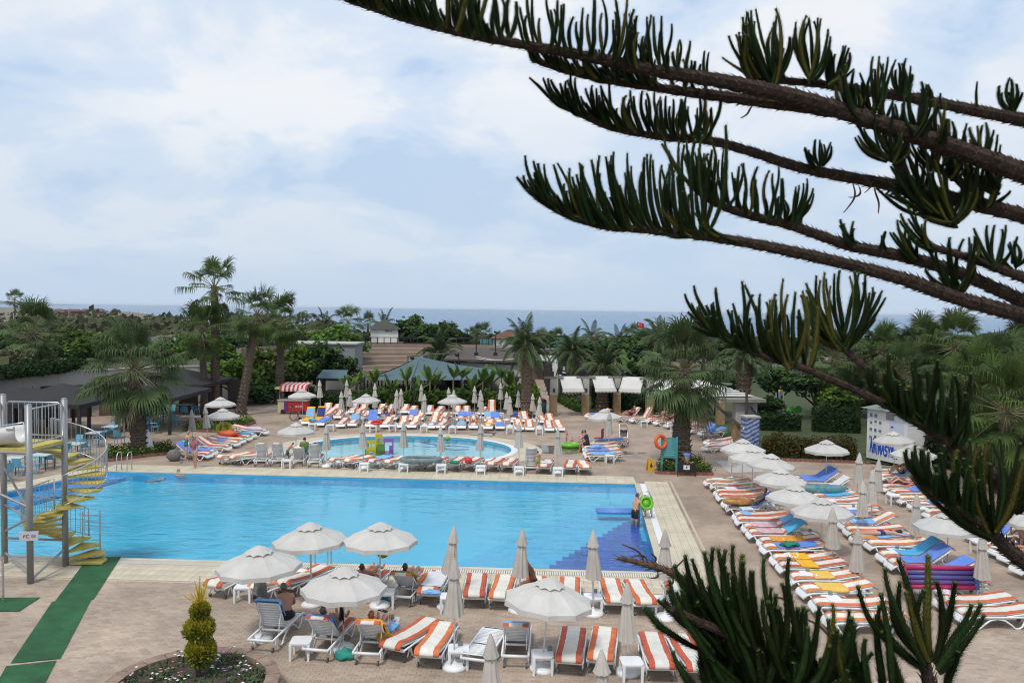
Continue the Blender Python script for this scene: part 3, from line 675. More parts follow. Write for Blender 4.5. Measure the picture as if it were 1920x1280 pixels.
row_near('A', 'front row', [
    (492, 1222, 538, 1150, 62, False, [('sky', 0.80, 1.0, {'w': 0.9})]),
    (594, 1240, 632, 1170, 48, True, [('blu', 0.72, 1.0, {'w': 0.9})]),
    (688, 1247, 712, 1180, 46, True, [('org', 0.74, 1.0, {'w': 0.95})]),
    (741, 1238, 787, 1176, 7, True, []), (804, 1252, 826, 1184, 7, True, []), (890, 1258, 917, 1190, 7, False, []),
    (966, 1252, 970, 1188, 46, True, [('sky', 0.9, 1.0, {'w': 0.6})]), (1067, 1264, 1074, 1194, 7, True, []), (1126, 1263, 1133, 1191, 9, True, []),
    (1238, 1276, 1225, 1202, 7, True, []), (1306, 1280, 1282, 1204, 7, True, []), (1422, 1288, 1385, 1212, 7, True, [])])
row_near('B', 'row at the near pool edge', [
    (408, 1121, 447, 1076, 8, True, []), (490, 1126, 543, 1080, 8, True, []), (538, 1118, 580, 1074, 8, True, []), (672, 1130, 690, 1088, 30, True, []),
    (752, 1137, 772, 1090, 40, True, [('olv', 0.70, 1.0, {'w': 0.75})]), (804, 1134, 817, 1088, 8, True, [('wht', 0.15, 0.93, {'w': 0.62, 'skew': 0.06})]),
    (889, 1140, 893, 1090, 8, True, []), (937, 1143, 944, 1094, 8, True, []), (1003, 1146, 1005, 1098, 20, True, []), (1066, 1148, 1068, 1095, 8, True, []),
    (1153, 1151, 1146, 1097, 8, True, []), (1208, 1154, 1194, 1099, 8, True, []), (1282, 1158, 1268, 1101, 8, True, []), (1335, 1162, 1318, 1104, 8, True, [])])
row_near('C', 'row before the round pool', [
    (418, 871, 452, 851, 8, True, []), (442, 872, 480, 852, 8, True, []), (487, 874, 497, 852, 62, True, []), (516, 874, 528, 852, 62, True, []),
    (558, 874, 566, 852, 45, True, []), (588, 876, 596, 852, 62, True, []), (628, 877, 652, 858, 8, True, []), (656, 878, 680, 858, 8, True, []),
    (700, 879, 716, 859, 8, True, [('sky', 0.1, 0.7)]), (730, 880, 745, 860, 8, True, []), (776, 881, 788, 861, 8, True, []), (805, 881, 820, 861, 8, True, []),
    (849, 882, 858, 862, 8, True, []), (877, 882, 886, 863, 8, True, []), (922, 884, 930, 864, 8, True, []), (950, 885, 956, 865, 8, True, []),
    (996, 887, 996, 866, 70, True, []), (1020, 888, 1024, 868, 8, True, [('wht', 0.3, 0.8)]), (1068, 889, 1070, 869, 8, True, []), (1097, 890, 1094, 870, 8, True, [])])
def row_far(rowkey, rowname, items, a=13):
    for i, (x, y, tw) in enumerate(items):
        aa = a; t2 = []
        for q_ in tw:
            if isinstance(q_, int): aa = q_
            else: t2.append(q_)
        g = G(x, y); loc = g + Vector((rnd.gauss(0, 0.06), 0.93 + rnd.gauss(0, 0.12), 0)); aa = max(4, round(aa + rnd.choice((-6, 0, 0, 6)))) ; put(rowkey, rowname, i, loc, math.pi + rnd.gauss(0, 0.06), aa, True, t2, True)
row_far('D1', 'first row behind round pool', [(598, 801, [5, ('blu', 0.0, 0.9)]), (638, 803, []), (657, 803, [('sky', 0.55, 1.0)]), (693, 803, [58, ('blu', 0.5, 1.0)]), (718, 804, []), (752, 805, []), (773, 805, []), (809, 806, [('sky', 0.2, 0.45)]), (829, 806, []), (864, 807, [('sky', 0.0, 0.55)]), (886, 807, []), (917, 808, [('yel', 0.15, 0.5)]), (937, 808, [('blu', 0.0, 0.6)]), (973, 810, []), (994, 810, []), (1029, 811, []), (1049, 811, [])])
row_far('D2', 'second row behind round pool', [(611, 788, []), (630, 788, []), (664, 789, []), (685, 789, []), (718, 790, [('blu', 0.1, 0.6)]), (737, 790, [45, ('sky', 0.55, 1.0)]), (769, 791, [('blu', 0.3, 0.95)]), (786, 791, []), (812, 792, []), (832, 792, []), (863, 793, [('blu', 0.2, 0.95)]), (880, 793, [('blu', 0.4, 0.95)]), (914, 794, [('sky', 0.2, 1.0)]), (932, 794, [('blu', 0.1, 1.0)]), (964, 795, [('nav', 0.3, 0.95)]), (984, 795, []), (1015, 796, []), (1034, 796, [])])
row_far('D3', 'back row by banana plants', [(608, 777, []), (625, 777, []), (658, 777, []), (677, 777, []), (711, 778, []), (730, 778, []), (754, 778, []), (774, 778, []), (804, 779, []), (823, 779, []), (856, 780, []), (873, 780, []), (905, 780, []), (921, 780, [45]), (986, 781, [('sky', 0.5, 1.0)]), (1004, 781, [])])
def row_side(rowkey, rowname, items, rz, side=1, order='from near end'):
    for i, it in enumerate(items):
        x, y, a, cu, tw = it; f_ = G(x, y, 0.30); d = Vector((-math.sin(rz), math.cos(rz), 0)); loc = f_ - d * 0.95; loc.z = 0.012 if loc.y < 23 else 0
        loc = loc + d * rnd.gauss(0, 0.05); put(rowkey, rowname, i, loc, rz + rnd.gauss(0, 0.04), a, cu, tw, False, order)
F = (8, True, [])
row_side('R1', 'row beside right pool edge', [
    (1545, 1160, *F), (1522, 1133, *F), (1496, 1105, 10, True, [('yel', 0.22, 0.62, {'w': 0.78, 'skew': -0.1})]), (1476, 1082, 10, True, [('yel', 0.30, 0.62, {'w': 0.66})]),
    (1458, 1061, 10, True, [('amb', 0.28, 0.55, {'w': 0.7, 'skew': -0.1})]), (1443, 1047, 10, True, [('amb', 0.28, 0.55, {'w': 0.66})]), (1430, 1026, 8, True, [('blu', 0.18, 0.9)]), (1416, 1014, 8, True, [('org', 0.15, 0.75)]),
    (1401, 999, 30, True, [('pnk', 0.12, 0.6), ('tur', 0.66, 1.0, {'w': 0.95})]), (1395, 988, 30, True, [('pnk', 0.1, 0.62), ('sky', 0.72, 0.98)]), (1384, 975, *F), (1374, 966, 8, True, [('sky', 0.1, 0.28)]),
    (1364, 951, 42, True, [('blu', 0.05, 1.0)]), (1356, 942, 30, True, [('sky', 0.1, 0.55)]), (1347, 930, *F), (1340, 922, *F), (1330, 910, *F), (1322, 902, *F)], R(88))
row_side('R2', 'middle column on the right', [
    (1788, 1150, *F), (1757, 1128, *F), (1714, 1098, *F), (1693, 1074, 28, True, [('blu', 0.1, 1.0)]), (1667, 1055, 36, True, [('blu', 0.15, 1.0)]), (1650, 1041, 36, True, [('tur', 0.25, 1.0)]),
    (1625, 1020, *F), (1600, 1008, 6, True, [('sky', 0.35, 0.95)]), (1588, 994, *F), (1577, 982, 26, True, [('sky', 0.1, 0.62)]), (1556, 964, 8, True, [('blu', 0.1, 0.7)]), (1548, 952, *F), (1535, 940, *F), (1522, 930, 8, True, [('tur', 0.2, 0.8)]), (1508, 916, 34, True, [('wht', 0.4, 1.0)]), (1497, 903, 36, True, [('blu', 0.1, 1.0)]), (1487, 897, 36, True, [('blu', 0.1, 1.0)])], R(90))
row_side('R3', 'far right column under branches', [
    (1905, 1064, *F), (1880, 1043, 8, True, [('nav', 0.5, 0.95)]), (1862, 1030, 8, True, [('blu', 0.3, 0.95)]), (1815, 1003, 40, True, [('blu', 0.3, 1.0)]), (1800, 992, 40, True, [('sky', 0.3, 1.0)]), (1747, 972, *F), (1733, 961, *F), (1704, 947, 30, True, [('blu', 0.35, 1.0)]), (1688, 936, *F), (1665, 923, 34, True, [('blu', 0.4, 0.95)]), (1657, 913, *F), (1650, 893, 45, True, [('sky', 0.3, 1.0)]), (1640, 884, *F)], R(97))
row_side('E', 'group left of round pool', [
    (394, 852, 34, True, [('blu', 0.35, 1.0)]), (404, 847, 30, True, [('blu', 0.05, 0.6)]), (430, 838, 30, True, []), (446, 830, 8, True, [('blu', 0.35, 0.7)]), (455, 825, 8, True, [('pnk', 0.5, 0.95)]), (470, 820, 8, True, [('red', 0.25, 0.6)]), (477, 815, 8, True, [('tur', 0.05, 0.4)]), (499, 808, 8, True, [('lil', 0.05, 0.7)]), (492, 805, 8, True, [])], R(-104), order='from pool')
row_side('F', 'cluster by the pushchair', [(1098, 853, 8, True, [('sky', 0.1, 0.85)]), (1096, 847, 8, True, [('blu', 0.05, 0.7)]), (1094, 840, 8, True, [('sky', 0.25, 0.6)]), (1094, 834, *F), (1113, 827, 10, True, [('blu', 0.1, 0.9)])], R(91), order='from pool')
row_side('P', 'shaded row under awnings', [(1100, 778, 24, True, [('blu', 0.1, 0.9)]), (1158, 783, 48, True, []), (1180, 786, 58, True, []), (1213, 787, 50, True, []), (1231, 791, 40, True, []), (1250, 796, 10, True, [('lil', 0.1, 0.9)]), (1293, 805, 12, True, [('sky', 0.3, 1.0)]), (1313, 811, 12, True, [('sky', 0.5, 1.0)]), (1321, 838, 10, True, [('pnk', 0.3, 0.9)]), (1324, 828, *F)], R(112), order='from left')
# parasols: (apex x, apex y, foot x, foot y)
def pars(lst, opened, where, group):
    for i, p in enumerate(lst):
        w = (' %s from left' % ORD[i]) if len(lst) > 1 else ''
        parasol(*p, opened, '%s,%s %s' % ('open white parasol' if opened else 'closed beige parasol', w, where), group, i)
pars([(485, 1022, 489, 1200), (646, 1062, 643, 1218), (1032, 1082, 1016, 1256)], True, 'over the front lounger row', 'open parasols')
pars([(580, 978, 585, 1135), (713, 978, 712, 1137)], True, 'at the near pool edge', 'open parasols')
pars([(852, 1045, 852, 1252), (920, 1187, 922, 1372), (1128, 1216, 1130, 1400), (1176, 1091, 1177, 1262)], False, 'in the front lounger row', 'closed parasols')
pars([(852, 985, 838, 1140), (980, 990, 972, 1146), (1112, 993, 1112, 1152), (1247, 992, 1247, 1160)], False, 'along the near pool edge', 'closed parasols')
pars([(612, 795, 613, 875), (679, 793, 682, 878), (757, 790, 757, 880), (826, 797, 827, 882), (901, 795, 901, 883), (973, 790, 973, 886), (1046, 802, 1046, 888)], False, 'in front of the round pool', 'closed parasols')
pars([(599, 712, 601, 783), (640, 733, 640, 794), (650, 712, 650, 776), (656, 728, 656, 786), (703, 718, 702, 778), (704, 731, 704, 784), (744, 730, 742, 796), (752, 728, 752, 788), (790, 720, 790, 776), (796, 738, 796, 798), (841, 726, 842, 782), (851, 730, 850, 784), (890, 723, 890, 778), (901, 730, 901, 784), (903, 738, 903, 800), (939, 717, 939, 778), (950, 734, 950, 788), (956, 742, 956, 800), (972, 731, 972, 781), (999, 737, 999, 788), (1012, 743, 1011, 802)], False, 'among loungers behind round pool', 'closed parasols')
pars([(566, 729, 568, 789), (686, 738, 687, 794), (848, 739, 849, 800)], True, 'among loungers behind round pool', 'open parasols')
pars([(555, 792, 555, 858)], True, 'alone at the left rim of the round pool', 'open parasols')
pars([(413, 744, 414, 802), (418, 765, 418, 824)], True, 'beside the leaning palm trunk', 'open parasols')
pars([(359, 767, 361, 832), (384, 760, 391, 836)], False, 'over loungers left of round pool', 'closed parasols')
pars([(1133, 766, 1136, 842)], True, 'by the pushchair', 'open parasols'); pars([(1143, 771, 1141, 850)], False, 'by the pushchair', 'closed parasols')
pars([(1393, 822, 1391, 918), (1412, 838, 1409, 936), (1447, 850, 1440, 948), (1464, 877, 1460, 978), (1492, 908, 1487, 1012), (1541, 932, 1541, 1040)], True, 'over loungers beside right pool edge', 'open parasols')
pars([(1372, 822, 1372, 900), (1561, 950, 1562, 1072), (1609, 988, 1606, 1106)], False, 'over loungers beside right pool edge', 'closed parasols')
pars([(1550, 824, 1549, 912), (1675, 808, 1677, 887), (1712, 832, 1712, 912), (1777, 958, 1777, 1066), (1945, 950, 1945, 1050)], True, 'on the right side of the terrace', 'open parasols')
pars([(1612, 848, 1605, 946), (1618, 900, 1617, 1004), (1636, 880, 1634, 990), (1648, 860, 1642, 962), (1719, 924, 1715, 1038), (1741, 842, 1741, 930), (1842, 998, 1842, 1134)], False, 'among the right lounger columns', 'closed parasols')
def tables(lst, where):
    for i, p in enumerate(lst):
        l_ = '%s from left of the white side tables %s' % (ORD[i], where); side_table(p[0], p[1], l_)
        if len(p) > 2: ashtray(p[0] + p[2], p[1] + p[3], 'grey ashtray on the %s side table %s' % (ORD[i], where))
tables([(565, 1199), (730, 1163, 5, -4), (860, 1214, 3, -5), (1017, 1224, 14, -6), (1184, 1238)], 'in the front lounger row')
tables([(458, 1097, 2, -4), (600, 1104), (724, 1108), (842, 1116), (1112, 1117, 4, -7), (1241, 1121, 8, -8)], 'at the near pool edge')
tables([(538, 862), (683, 868), (757, 869), (827, 871), (901, 873), (973, 875), (1046, 877)], 'in front of the round pool')
tables([(620, 796), (676, 784), (700, 798), (736, 797), (795, 798), (848, 800), (847, 786), (849, 774), (891, 774), (956, 801), (951, 787), (939, 774), (972, 774), (999, 789), (1011, 803)], 'behind the round pool')
tables([(1347, 897), (1370, 914, -2, -3), (1388, 934), (1400, 952), (1462, 1008), (1487, 1040), (1517, 1074, -3, -4), (1560, 1120, -3, -6), (1518, 1000, 1, -4)], 'beside the right pool edge')
tables([(1525, 915), (1555, 938), (1600, 953, 0, -3), (1612, 976, -3, -3), (1681, 1031, 1, -3), (1716, 1066), (1772, 1110), (1675, 927), (1726, 951), (1838, 1015)], 'among the right lounger columns')
tables([(1143, 853), (1207, 789), (1265, 800)], 'between the pushchair and the awnings')
# ================================================================== VEGETATION
M_FAN = mat('grey_green_fan_leaf', (0.082, 0.122, 0.046), 0.5, 0.25, 2, objvar=0.30, trans=0.22, spec=0.12)
M_FANO = mat('olive_fan_leaf', (0.07, 0.108, 0.028), 0.6, 0.25, 2, objvar=0.25, trans=0.22, spec=0.12)
M_FAND = mat('dry_fan_leaf', (0.17, 0.14, 0.085), 0.8, 0.25, 2, objvar=0.25, trans=0.15, spec=0.12)
M_DATE = mat('dark_date_leaf', (0.05, 0.088, 0.034), 0.5, 0.25, 2, objvar=0.25, trans=0.15, spec=0.12)
M_PET = mat('palm_leaf_stalk', (0.16, 0.15, 0.06), 0.6, 0.2, 3)
M_PTR = mat('palm_trunk_bark', (0.085, 0.06, 0.045), 0.95, scale=14, col2=(0.17, 0.135, 0.105), bump=0.8, stretch=(1, 1, 3))
M_PTR2 = mat('date_trunk_boots', (0.10, 0.065, 0.045), 0.95, scale=10, col2=(0.24, 0.18, 0.13), bump=0.5)
M_BARK = mat('tree_bark', (0.07, 0.05, 0.035), 0.95, 0.3, 10, bump=0.6)
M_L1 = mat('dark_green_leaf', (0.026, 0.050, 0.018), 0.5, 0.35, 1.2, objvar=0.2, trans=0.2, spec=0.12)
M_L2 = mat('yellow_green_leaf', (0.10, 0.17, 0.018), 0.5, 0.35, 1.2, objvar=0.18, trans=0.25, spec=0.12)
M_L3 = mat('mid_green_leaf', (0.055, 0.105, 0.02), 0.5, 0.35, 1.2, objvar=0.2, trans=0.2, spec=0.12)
M_BAN = mat('banana_leaf', (0.10, 0.18, 0.035), 0.45, 0.2, 3, objvar=0.2, trans=0.35, spec=0.12)
M_HEDGE = mat('hedge_leaf', (0.022, 0.048, 0.014), 0.6, 0.35, 2, trans=0.1, spec=0.12)
M_REDL = mat('reddish_shrub_leaf', (0.10, 0.055, 0.02), 0.6, scale=3, col2=(0.035, 0.06, 0.016), trans=0.1, spec=0.12)
DN = Vector((0, 0, -1))
def fan_frond(el, seed, droop=1.0, leaf=None, pet=1.28, Rb=1.05, nseg=26):
    r = random.Random(seed); b = MB(); t0 = Vector((math.cos(el), 0, math.sin(el))); p = Vector((0.05, 0, 0)); d = t0.copy(); pts = [p.copy()]
    for i in range(5):
        d = (d + DN * 0.05 * droop).normalized(); p = p + d * (pet / 5); pts.append(p.copy())
    b.tube(pts, [0.03, 0.024, 0.02, 0.018, 0.015, 0.012], 4, 1)
    side = Vector((0, 1, 0)); nrm = d.cross(side)
    for k in range(nseg):
        ph = (k / (nseg - 1) * 2 - 1) * R(118) + r.gauss(0, 0.02); dr = (d * math.cos(ph) + side * math.sin(ph) + nrm * (0.10 * math.cos(ph) + r.gauss(0, 0.03))).normalized()
        Ls = Rb * (1.0 - 0.22 * abs(ph) / 2) * r.uniform(0.9, 1.08); pw = (side * math.cos(ph) - d * math.sin(ph)); q = p.copy(); ns = 6; vs = []
        dd = r.uniform(0.85, 1.35) * droop
        for i in range(ns + 1):
            u = i / ns; kk = max(0, (u - 0.42) / 0.58); kk = kk * kk * (3 - 2 * kk) * 0.95 * dd; kk = min(kk, 0.97)
            w = (0.10 * u / 0.42 if u < 0.42 else 0.10 * (1 - u) / 0.58) * Rb * 0.62 + 0.004
            dirn = (dr * (1 - kk) + DN * kk).normalized()
            if i: q = q + dirn * (Ls / ns)
            vs += [q - pw * w * 0.5, q + nrm * w * 0.18, q + pw * w * 0.5]
        fs = []
        for i in range(ns): a = i * 3; fs += [(a, a + 1, a + 4, a + 3), (a + 1, a + 2, a + 5, a + 4)]
        b.add(vs, fs, 0)
    return b.mesh('frond', [leaf or M_FAN, M_PET])
def date_frond(el, seed, Lr=2.6, arch=0.16):
    r = random.Random(seed); b = MB(); p = Vector((0.05, 0, 0)); d = Vector((math.cos(el), 0, math.sin(el))); pts = [p.copy()]; ds = [d.copy()]; n = 16
    for i in range(n):
        d = (d + DN * arch * (0.35 + i / n)).normalized() if i > 1 else d; p = p + d * (Lr / n); pts.append(p.copy()); ds.append(d.copy())
    b.tube(pts, [0.04 * (1 - 0.85 * i / n) for i in range(n + 1)], 4, 1)
    side = Vector((0, 1, 0))
    for k in range(44):
        u = 0.14 + 0.86 * k / 43; f = u * n; i = min(int(f), n - 1); q = pts[i].lerp(pts[i + 1], f - i); t = ds[i]; nr = t.cross(side)
        ll = 0.52 * math.sin(math.pi * min(1, 0.18 + u * 0.85)) ** 0.6 * r.uniform(0.85, 1.1) + 0.08
        for s in (-1, 1):
            dr = (t * 0.62 + side * s * 0.75 + nr * -0.35 + DN * 0.10 + Vector((0, 0, r.gauss(0, 0.08)))).normalized(); w = t * 0.022
            m_ = q + dr * ll * 0.5; e_ = q + (dr + DN * 0.18).normalized() * ll
            b.add([q - w * 0.6, q + w * 0.6, m_ + w, m_ - w, e_], [(0, 1, 2, 3), (3, 2, 4)], 0)
    return b.mesh('frond', [M_DATE, M_PET])
def trunk_mesh(pts, rads, boots=0, m_=None, name='trunk', seed=0):
    r = random.Random(seed); b = MB(); pp = []; rr = []
    for i in range(len(pts) - 1):
        a, c = Vector(pts[i]), Vector(pts[i + 1]); n = max(2, int((c - a).length / 0.14))
        for k in range(n): u = k / n; pp.append(a.lerp(c, u)); rr.append((rads[i] + (rads[i + 1] - rads[i]) * u) * (1.0 + 0.05 * ((k & 1) * 2 - 1) + r.uniform(-0.02, 0.02)))
    pp.append(Vector(pts[-1])); rr.append(rads[-1]); b.tube(pp, rr, 12)
    if boots:
        H = len(pp)
        rows = int(sum((pp[i + 1] - pp[i]).length for i in range(H - 1)) / 0.13)
        for k in range(rows):
            f = k / rows * (H - 1); i = int(f); c = pp[i]; R_ = rr[i]
            for j in range(boots):
                a = 2 * math.pi * (j + 0.5 * (k & 1)) / boots; o = Vector((math.cos(a), math.sin(a), 0)); s_ = Vector((-o.y, o.x, 0)); w = R_ * 2.4 / boots
                x = c + o * R_ * 0.94; b.add([x - s_ * w, x + s_ * w, x + s_ * w * 0.5 + o * 0.09 * (R_ / 0.4) + Vector((0, 0, 0.11)), x - s_ * w * 0.5 + o * 0.09 * (R_ / 0.4) + Vector((0, 0, 0.11)), x + Vector((0, 0, 0.15))], [(0, 1, 2, 3), (3, 2, 4)])
    return b.mesh(name, m_ or M_PTR, False)
ELS = [82, 66, 48, 30, 12, -8, -28, -48, -66]
def palm(label, base, crown, sc, n=40, kind_='fan', trad=(0.24, 0.18), seed=0, bulge=None, droop=1.0, lo=-55, hi=86, group=None, leaf='fan', rings=True, mid=None):
    r = random.Random(seed); base = Vector(base); crown = Vector(crown); t = thing('fan_palm' if kind_ == 'fan' else 'date_palm', label, 'palm', base, 0, group)
    top = crown - base
    if bulge: pts = [(0, 0, -0.1), top * 0.45, top * 0.56, top * 0.72, top * 0.95, top]; rads = [trad[0] * 1.25, trad[0], trad[0] * 1.05, bulge, bulge * 0.95, trad[1]]
    else:
        m_ = Vector(mid) if mid else top * 0.5; pts = [(0, 0, -0.1), top * 0.08, m_, top * 0.9, top]; rads = [trad[0] * 1.45, trad[0] * 1.1, (trad[0] + trad[1]) / 2, trad[1], trad[1] * 0.8]
    tr = link('trunk', trunk_mesh(pts, rads, (11 if bulge else 8) if (bulge or rings) else 0, M_PTR2 if bulge else M_PTR, seed=seed), t)
    gold = r.uniform(0, 6.28)
    for k in range(n):
        u = (k + 0.5) / n; el = hi - (hi - lo) * u ** 0.9 + r.gauss(0, 5); i = min(range(len(ELS)), key=lambda q: abs(ELS[q] - el)); v = r.randrange(3)
        if kind_ == 'fan':
            lf = leaf
            me = cached(('fan', i, v, lf, droop), lambda: fan_frond(R(ELS[i]), i * 7 + v, droop * (0.5 if ELS[i] > 55 else 0.95 if ELS[i] > 0 else 1.1), {'fan': M_FAN, 'olive': M_FANO}[lf] if ELS[i] > -50 else (M_FAND if v == 0 else M_FANO)))
        else: me = cached(('date', i, v), lambda: date_frond(R(ELS[i]), i * 5 + v))
        az = gold + k * 2.39996 + r.gauss(0, 0.15); s = sc * r.uniform(0.74, 1.08)
        o = link('frond', me, t, top + Vector((0, 0, -0.22 * u * sc)), az, s); o.rotation_euler = (r.gauss(0, 0.12), r.gauss(0, 0.13), az)
    return t
def py(px, Y, z=0.0):
    p = AT(px, 640, Y); return Vector((p.x, Y, z))
def palm_at(label, px, cy, Y, bx=None, **k):
    """crown heart at pixel (px, cy) at depth Y, foot under pixel column bx"""
    c = AT(px, cy, Y); f = py(bx if bx is not None else px, Y); return palm(label, f, c, **k)
palm_at('large grey-green fan palm in the brick bed beside the restaurant', 252, 690, 43.0, 262, sc=1.52, n=62, trad=(0.42, 0.36), seed=1, lo=-62)
palm_at('large grey-green fan palm in the bed behind the teal board', 1282, 690, 40.7, 1281, sc=1.42, n=62, trad=(0.46, 0.36), seed=2, lo=-60)
palm_at('tallest fan palm with a loose ragged crown', 402, 536, 60, 404, sc=1.30, n=26, trad=(0.30, 0.26), seed=3, lo=-62, leaf='olive', droop=1.1)
palm_at('shorter fan palm just left of the tallest palm', 378, 618, 59, 384, sc=1.25, n=36, trad=(0.26, 0.2), seed=4, lo=-64, leaf='olive', droop=1.1)
palm_at('fan palm on a leaning trunk right of the tallest palm', 482, 588, 58.5, 450, sc=1.08, n=34, trad=(0.32, 0.25), seed=5, lo=-60, leaf='olive')
palm_at('fan palm behind the snack cart with a shaggy crown', 529, 600, 66, 523, sc=1.22, n=40, trad=(0.34, 0.28), seed=6, lo=-66, leaf='olive')
palm_at('fan palm at the left edge above the clipped hedge', 60, 622, 62, 62, sc=1.35, n=50, trad=(0.34, 0.3), seed=7, lo=-66)
palm_at('tall date palm with a pineapple-shaped trunk by the path', 986, 645, 59, 990, kind_='date', sc=0.98, n=46, trad=(0.36, 0.36), bulge=0.56, seed=8, lo=-20)
palm_at('date palm behind the awnings left of the flag', 1073, 660, 70, 1073, kind_='date', sc=1.0, n=46, trad=(0.5, 0.5), bulge=0.62, seed=9, lo=-20)
palm_at('wide date palm right behind the second awning', 1131, 690, 64, 1131, kind_='date', sc=1.02, n=50, trad=(0.42, 0.42), bulge=0.56, seed=10, lo=-12)
palm_at('date palm rising behind the teal tent', 826, 662, 88, 826, kind_='date', sc=1.25, n=50, trad=(0.4, 0.4), bulge=0.55, seed=11, lo=-22)
palm_at('shaded palm with boots behind the right pergola', 1396, 668, 58, 1396, kind_='date', sc=0.95, n=44, trad=(0.5, 0.5), bulge=0.60, seed=12, lo=-15)
for i, (x, y, Y, s, lb_) in enumerate([(1566, 668, 62, 1.3, 'fan palm behind the hedge nearest the gym machines'), (1655, 655, 64, 1.2, 'fan palm behind the white hut'), (1722, 650, 60, 1.35, 'fan palm right behind the hut roof'), (1792, 648, 56, 1.5, 'tallest fan palm of the group on the right'), (1862, 690, 50, 1.4, 'fan palm half hidden by a branch at the right edge'), (1888, 768, 36, 1.35, 'near fan palm with long yellow stalks at the right edge'), (1605, 690, 66, 1.3, 'low fan palm behind the hedge'), (1925, 660, 58, 1.4, 'fan palm cut off by the right frame edge'), (1690, 700, 55, 1.2, 'low fan palm beside the hut'), (1835, 715, 46, 1.25, 'low dense fan palm on the right')]):
    palm_at(lb_, x, y, Y, sc=s, n=58, trad=(0.3, 0.26), seed=20 + i, lo=-60, leaf='olive' if i % 2 else 'fan', group='fan palms on the right')
BG = [(607, 610, 120, 1.2), (652, 604, 125, 1.5), (690, 607, 140, 1.2), (722, 612, 130, 1.3), (890, 632, 130, 1.2), (905, 628, 120, 1.2), (1160, 640, 110, 1.3), (1185, 635, 115, 1.3), (1205, 648, 100, 1.2), (1235, 630, 95, 1.4), (1320, 640, 95, 1.3), (1445, 650, 90, 1.3), (1510, 655, 85, 1.3), (100, 612, 115, 1.2), (28, 560, 330, 2.2), (1110, 632, 105, 1.3), (1045, 640, 110, 1.2), (1015, 640, 115, 1.1)]
for i, (x, y, Y, s) in enumerate(BG):
    palm_at('%s from left of the distant palms along the beach' % ORD[i], x, y, Y, kind_='fan' if i % 3 else 'date', sc=s, n=26, trad=(0.25, 0.22), seed=50 + i, lo=-45, group='distant palms along the beach', rings=False)
# ------------------------------------------------------------------ leafy crowns
def crown_mesh(seed, mats, clumps=46, leaves=62, size=0.16, shape=(1, 1, 0.8), name='crown'):
    r = random.Random(seed); b = MB()
    for c in range(clumps):
        while True:
            p = Vector((r.uniform(-1, 1), r.uniform(-1, 1), r.uniform(-1, 1)))
            if 0.3 < p.length < 1 and p.z > -0.75: break
        p = p * (0.62 + 0.38 * noise.noise(p * 1.7 + Vector((seed, 0, 0)))) / max(0.6, p.length) * (0.55 + 0.45 * r.random() ** 0.5)
        p = Vector((p.x * shape[0], p.y * shape[1], p.z * shape[2])); cr = r.uniform(0.14, 0.30)
        for k in range(leaves):
            d = Vector((r.gauss(0, 1), r.gauss(0, 1), r.gauss(0, 0.8))).normalized() * cr * r.random() ** 0.4; q = p + d
            n_ = (d.normalized() + Vector((r.gauss(0, 0.6), r.gauss(0, 0.6), 0.5 + r.gauss(0, 0.5)))).normalized(); u = n_.orthogonal().normalized(); w = n_.cross(u); s = size * r.uniform(0.6, 1.25)
            a = r.uniform(0, 6.28); u, w = u * math.cos(a) + w * math.sin(a), w * math.cos(a) - u * math.sin(a)
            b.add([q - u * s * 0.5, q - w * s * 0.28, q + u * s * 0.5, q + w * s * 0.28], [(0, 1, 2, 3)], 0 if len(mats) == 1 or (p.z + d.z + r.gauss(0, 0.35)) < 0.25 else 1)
    return b.mesh(name, mats)
CV = {}
def tree(label, px, cy, Y, rx, rz, var, seed, group=None, name='broadleaf_tree', cat='tree'):
    c = AT(px, cy, Y); r = random.Random(seed); t = thing(name, label, cat, (c.x, Y, 0), 0, group)
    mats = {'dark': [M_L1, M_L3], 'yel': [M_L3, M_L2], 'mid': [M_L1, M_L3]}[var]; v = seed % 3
    me = cached(('crown', var, v), lambda: crown_mesh(v + {'dark': 0, 'yel': 10, 'mid': 20}[var], mats))
    b = MB(); h = max(0.6, c.z - rz * 0.35); b.tube([(0, 0, -0.1), (r.uniform(-.1, .1), 0, h * 0.35), (r.uniform(-.2, .2), 0, h * 0.7), (0, 0, h)], [0.16 + 0.03 * rx, 0.14 + 0.02 * rx, 0.12, 0.08], 7); b.obj('trunk', M_BARK, t)
    for k in range(4):
        a = k * 1.57 + r.uniform(-.4, .4); MB().tube([(0, 0, h * 0.5), (math.cos(a) * rx * 0.35, math.sin(a) * rx * 0.35, h * 0.85), (math.cos(a) * rx * 0.6, math.sin(a) * rx * 0.6, h + rz * 0.2)], [0.09, 0.06, 0.03], 5).obj('limb', M_BARK, t)
    link('crown', me, t, (0, 0, c.z), r.uniform(0, 6.28), (rx, rx, rz)); return t
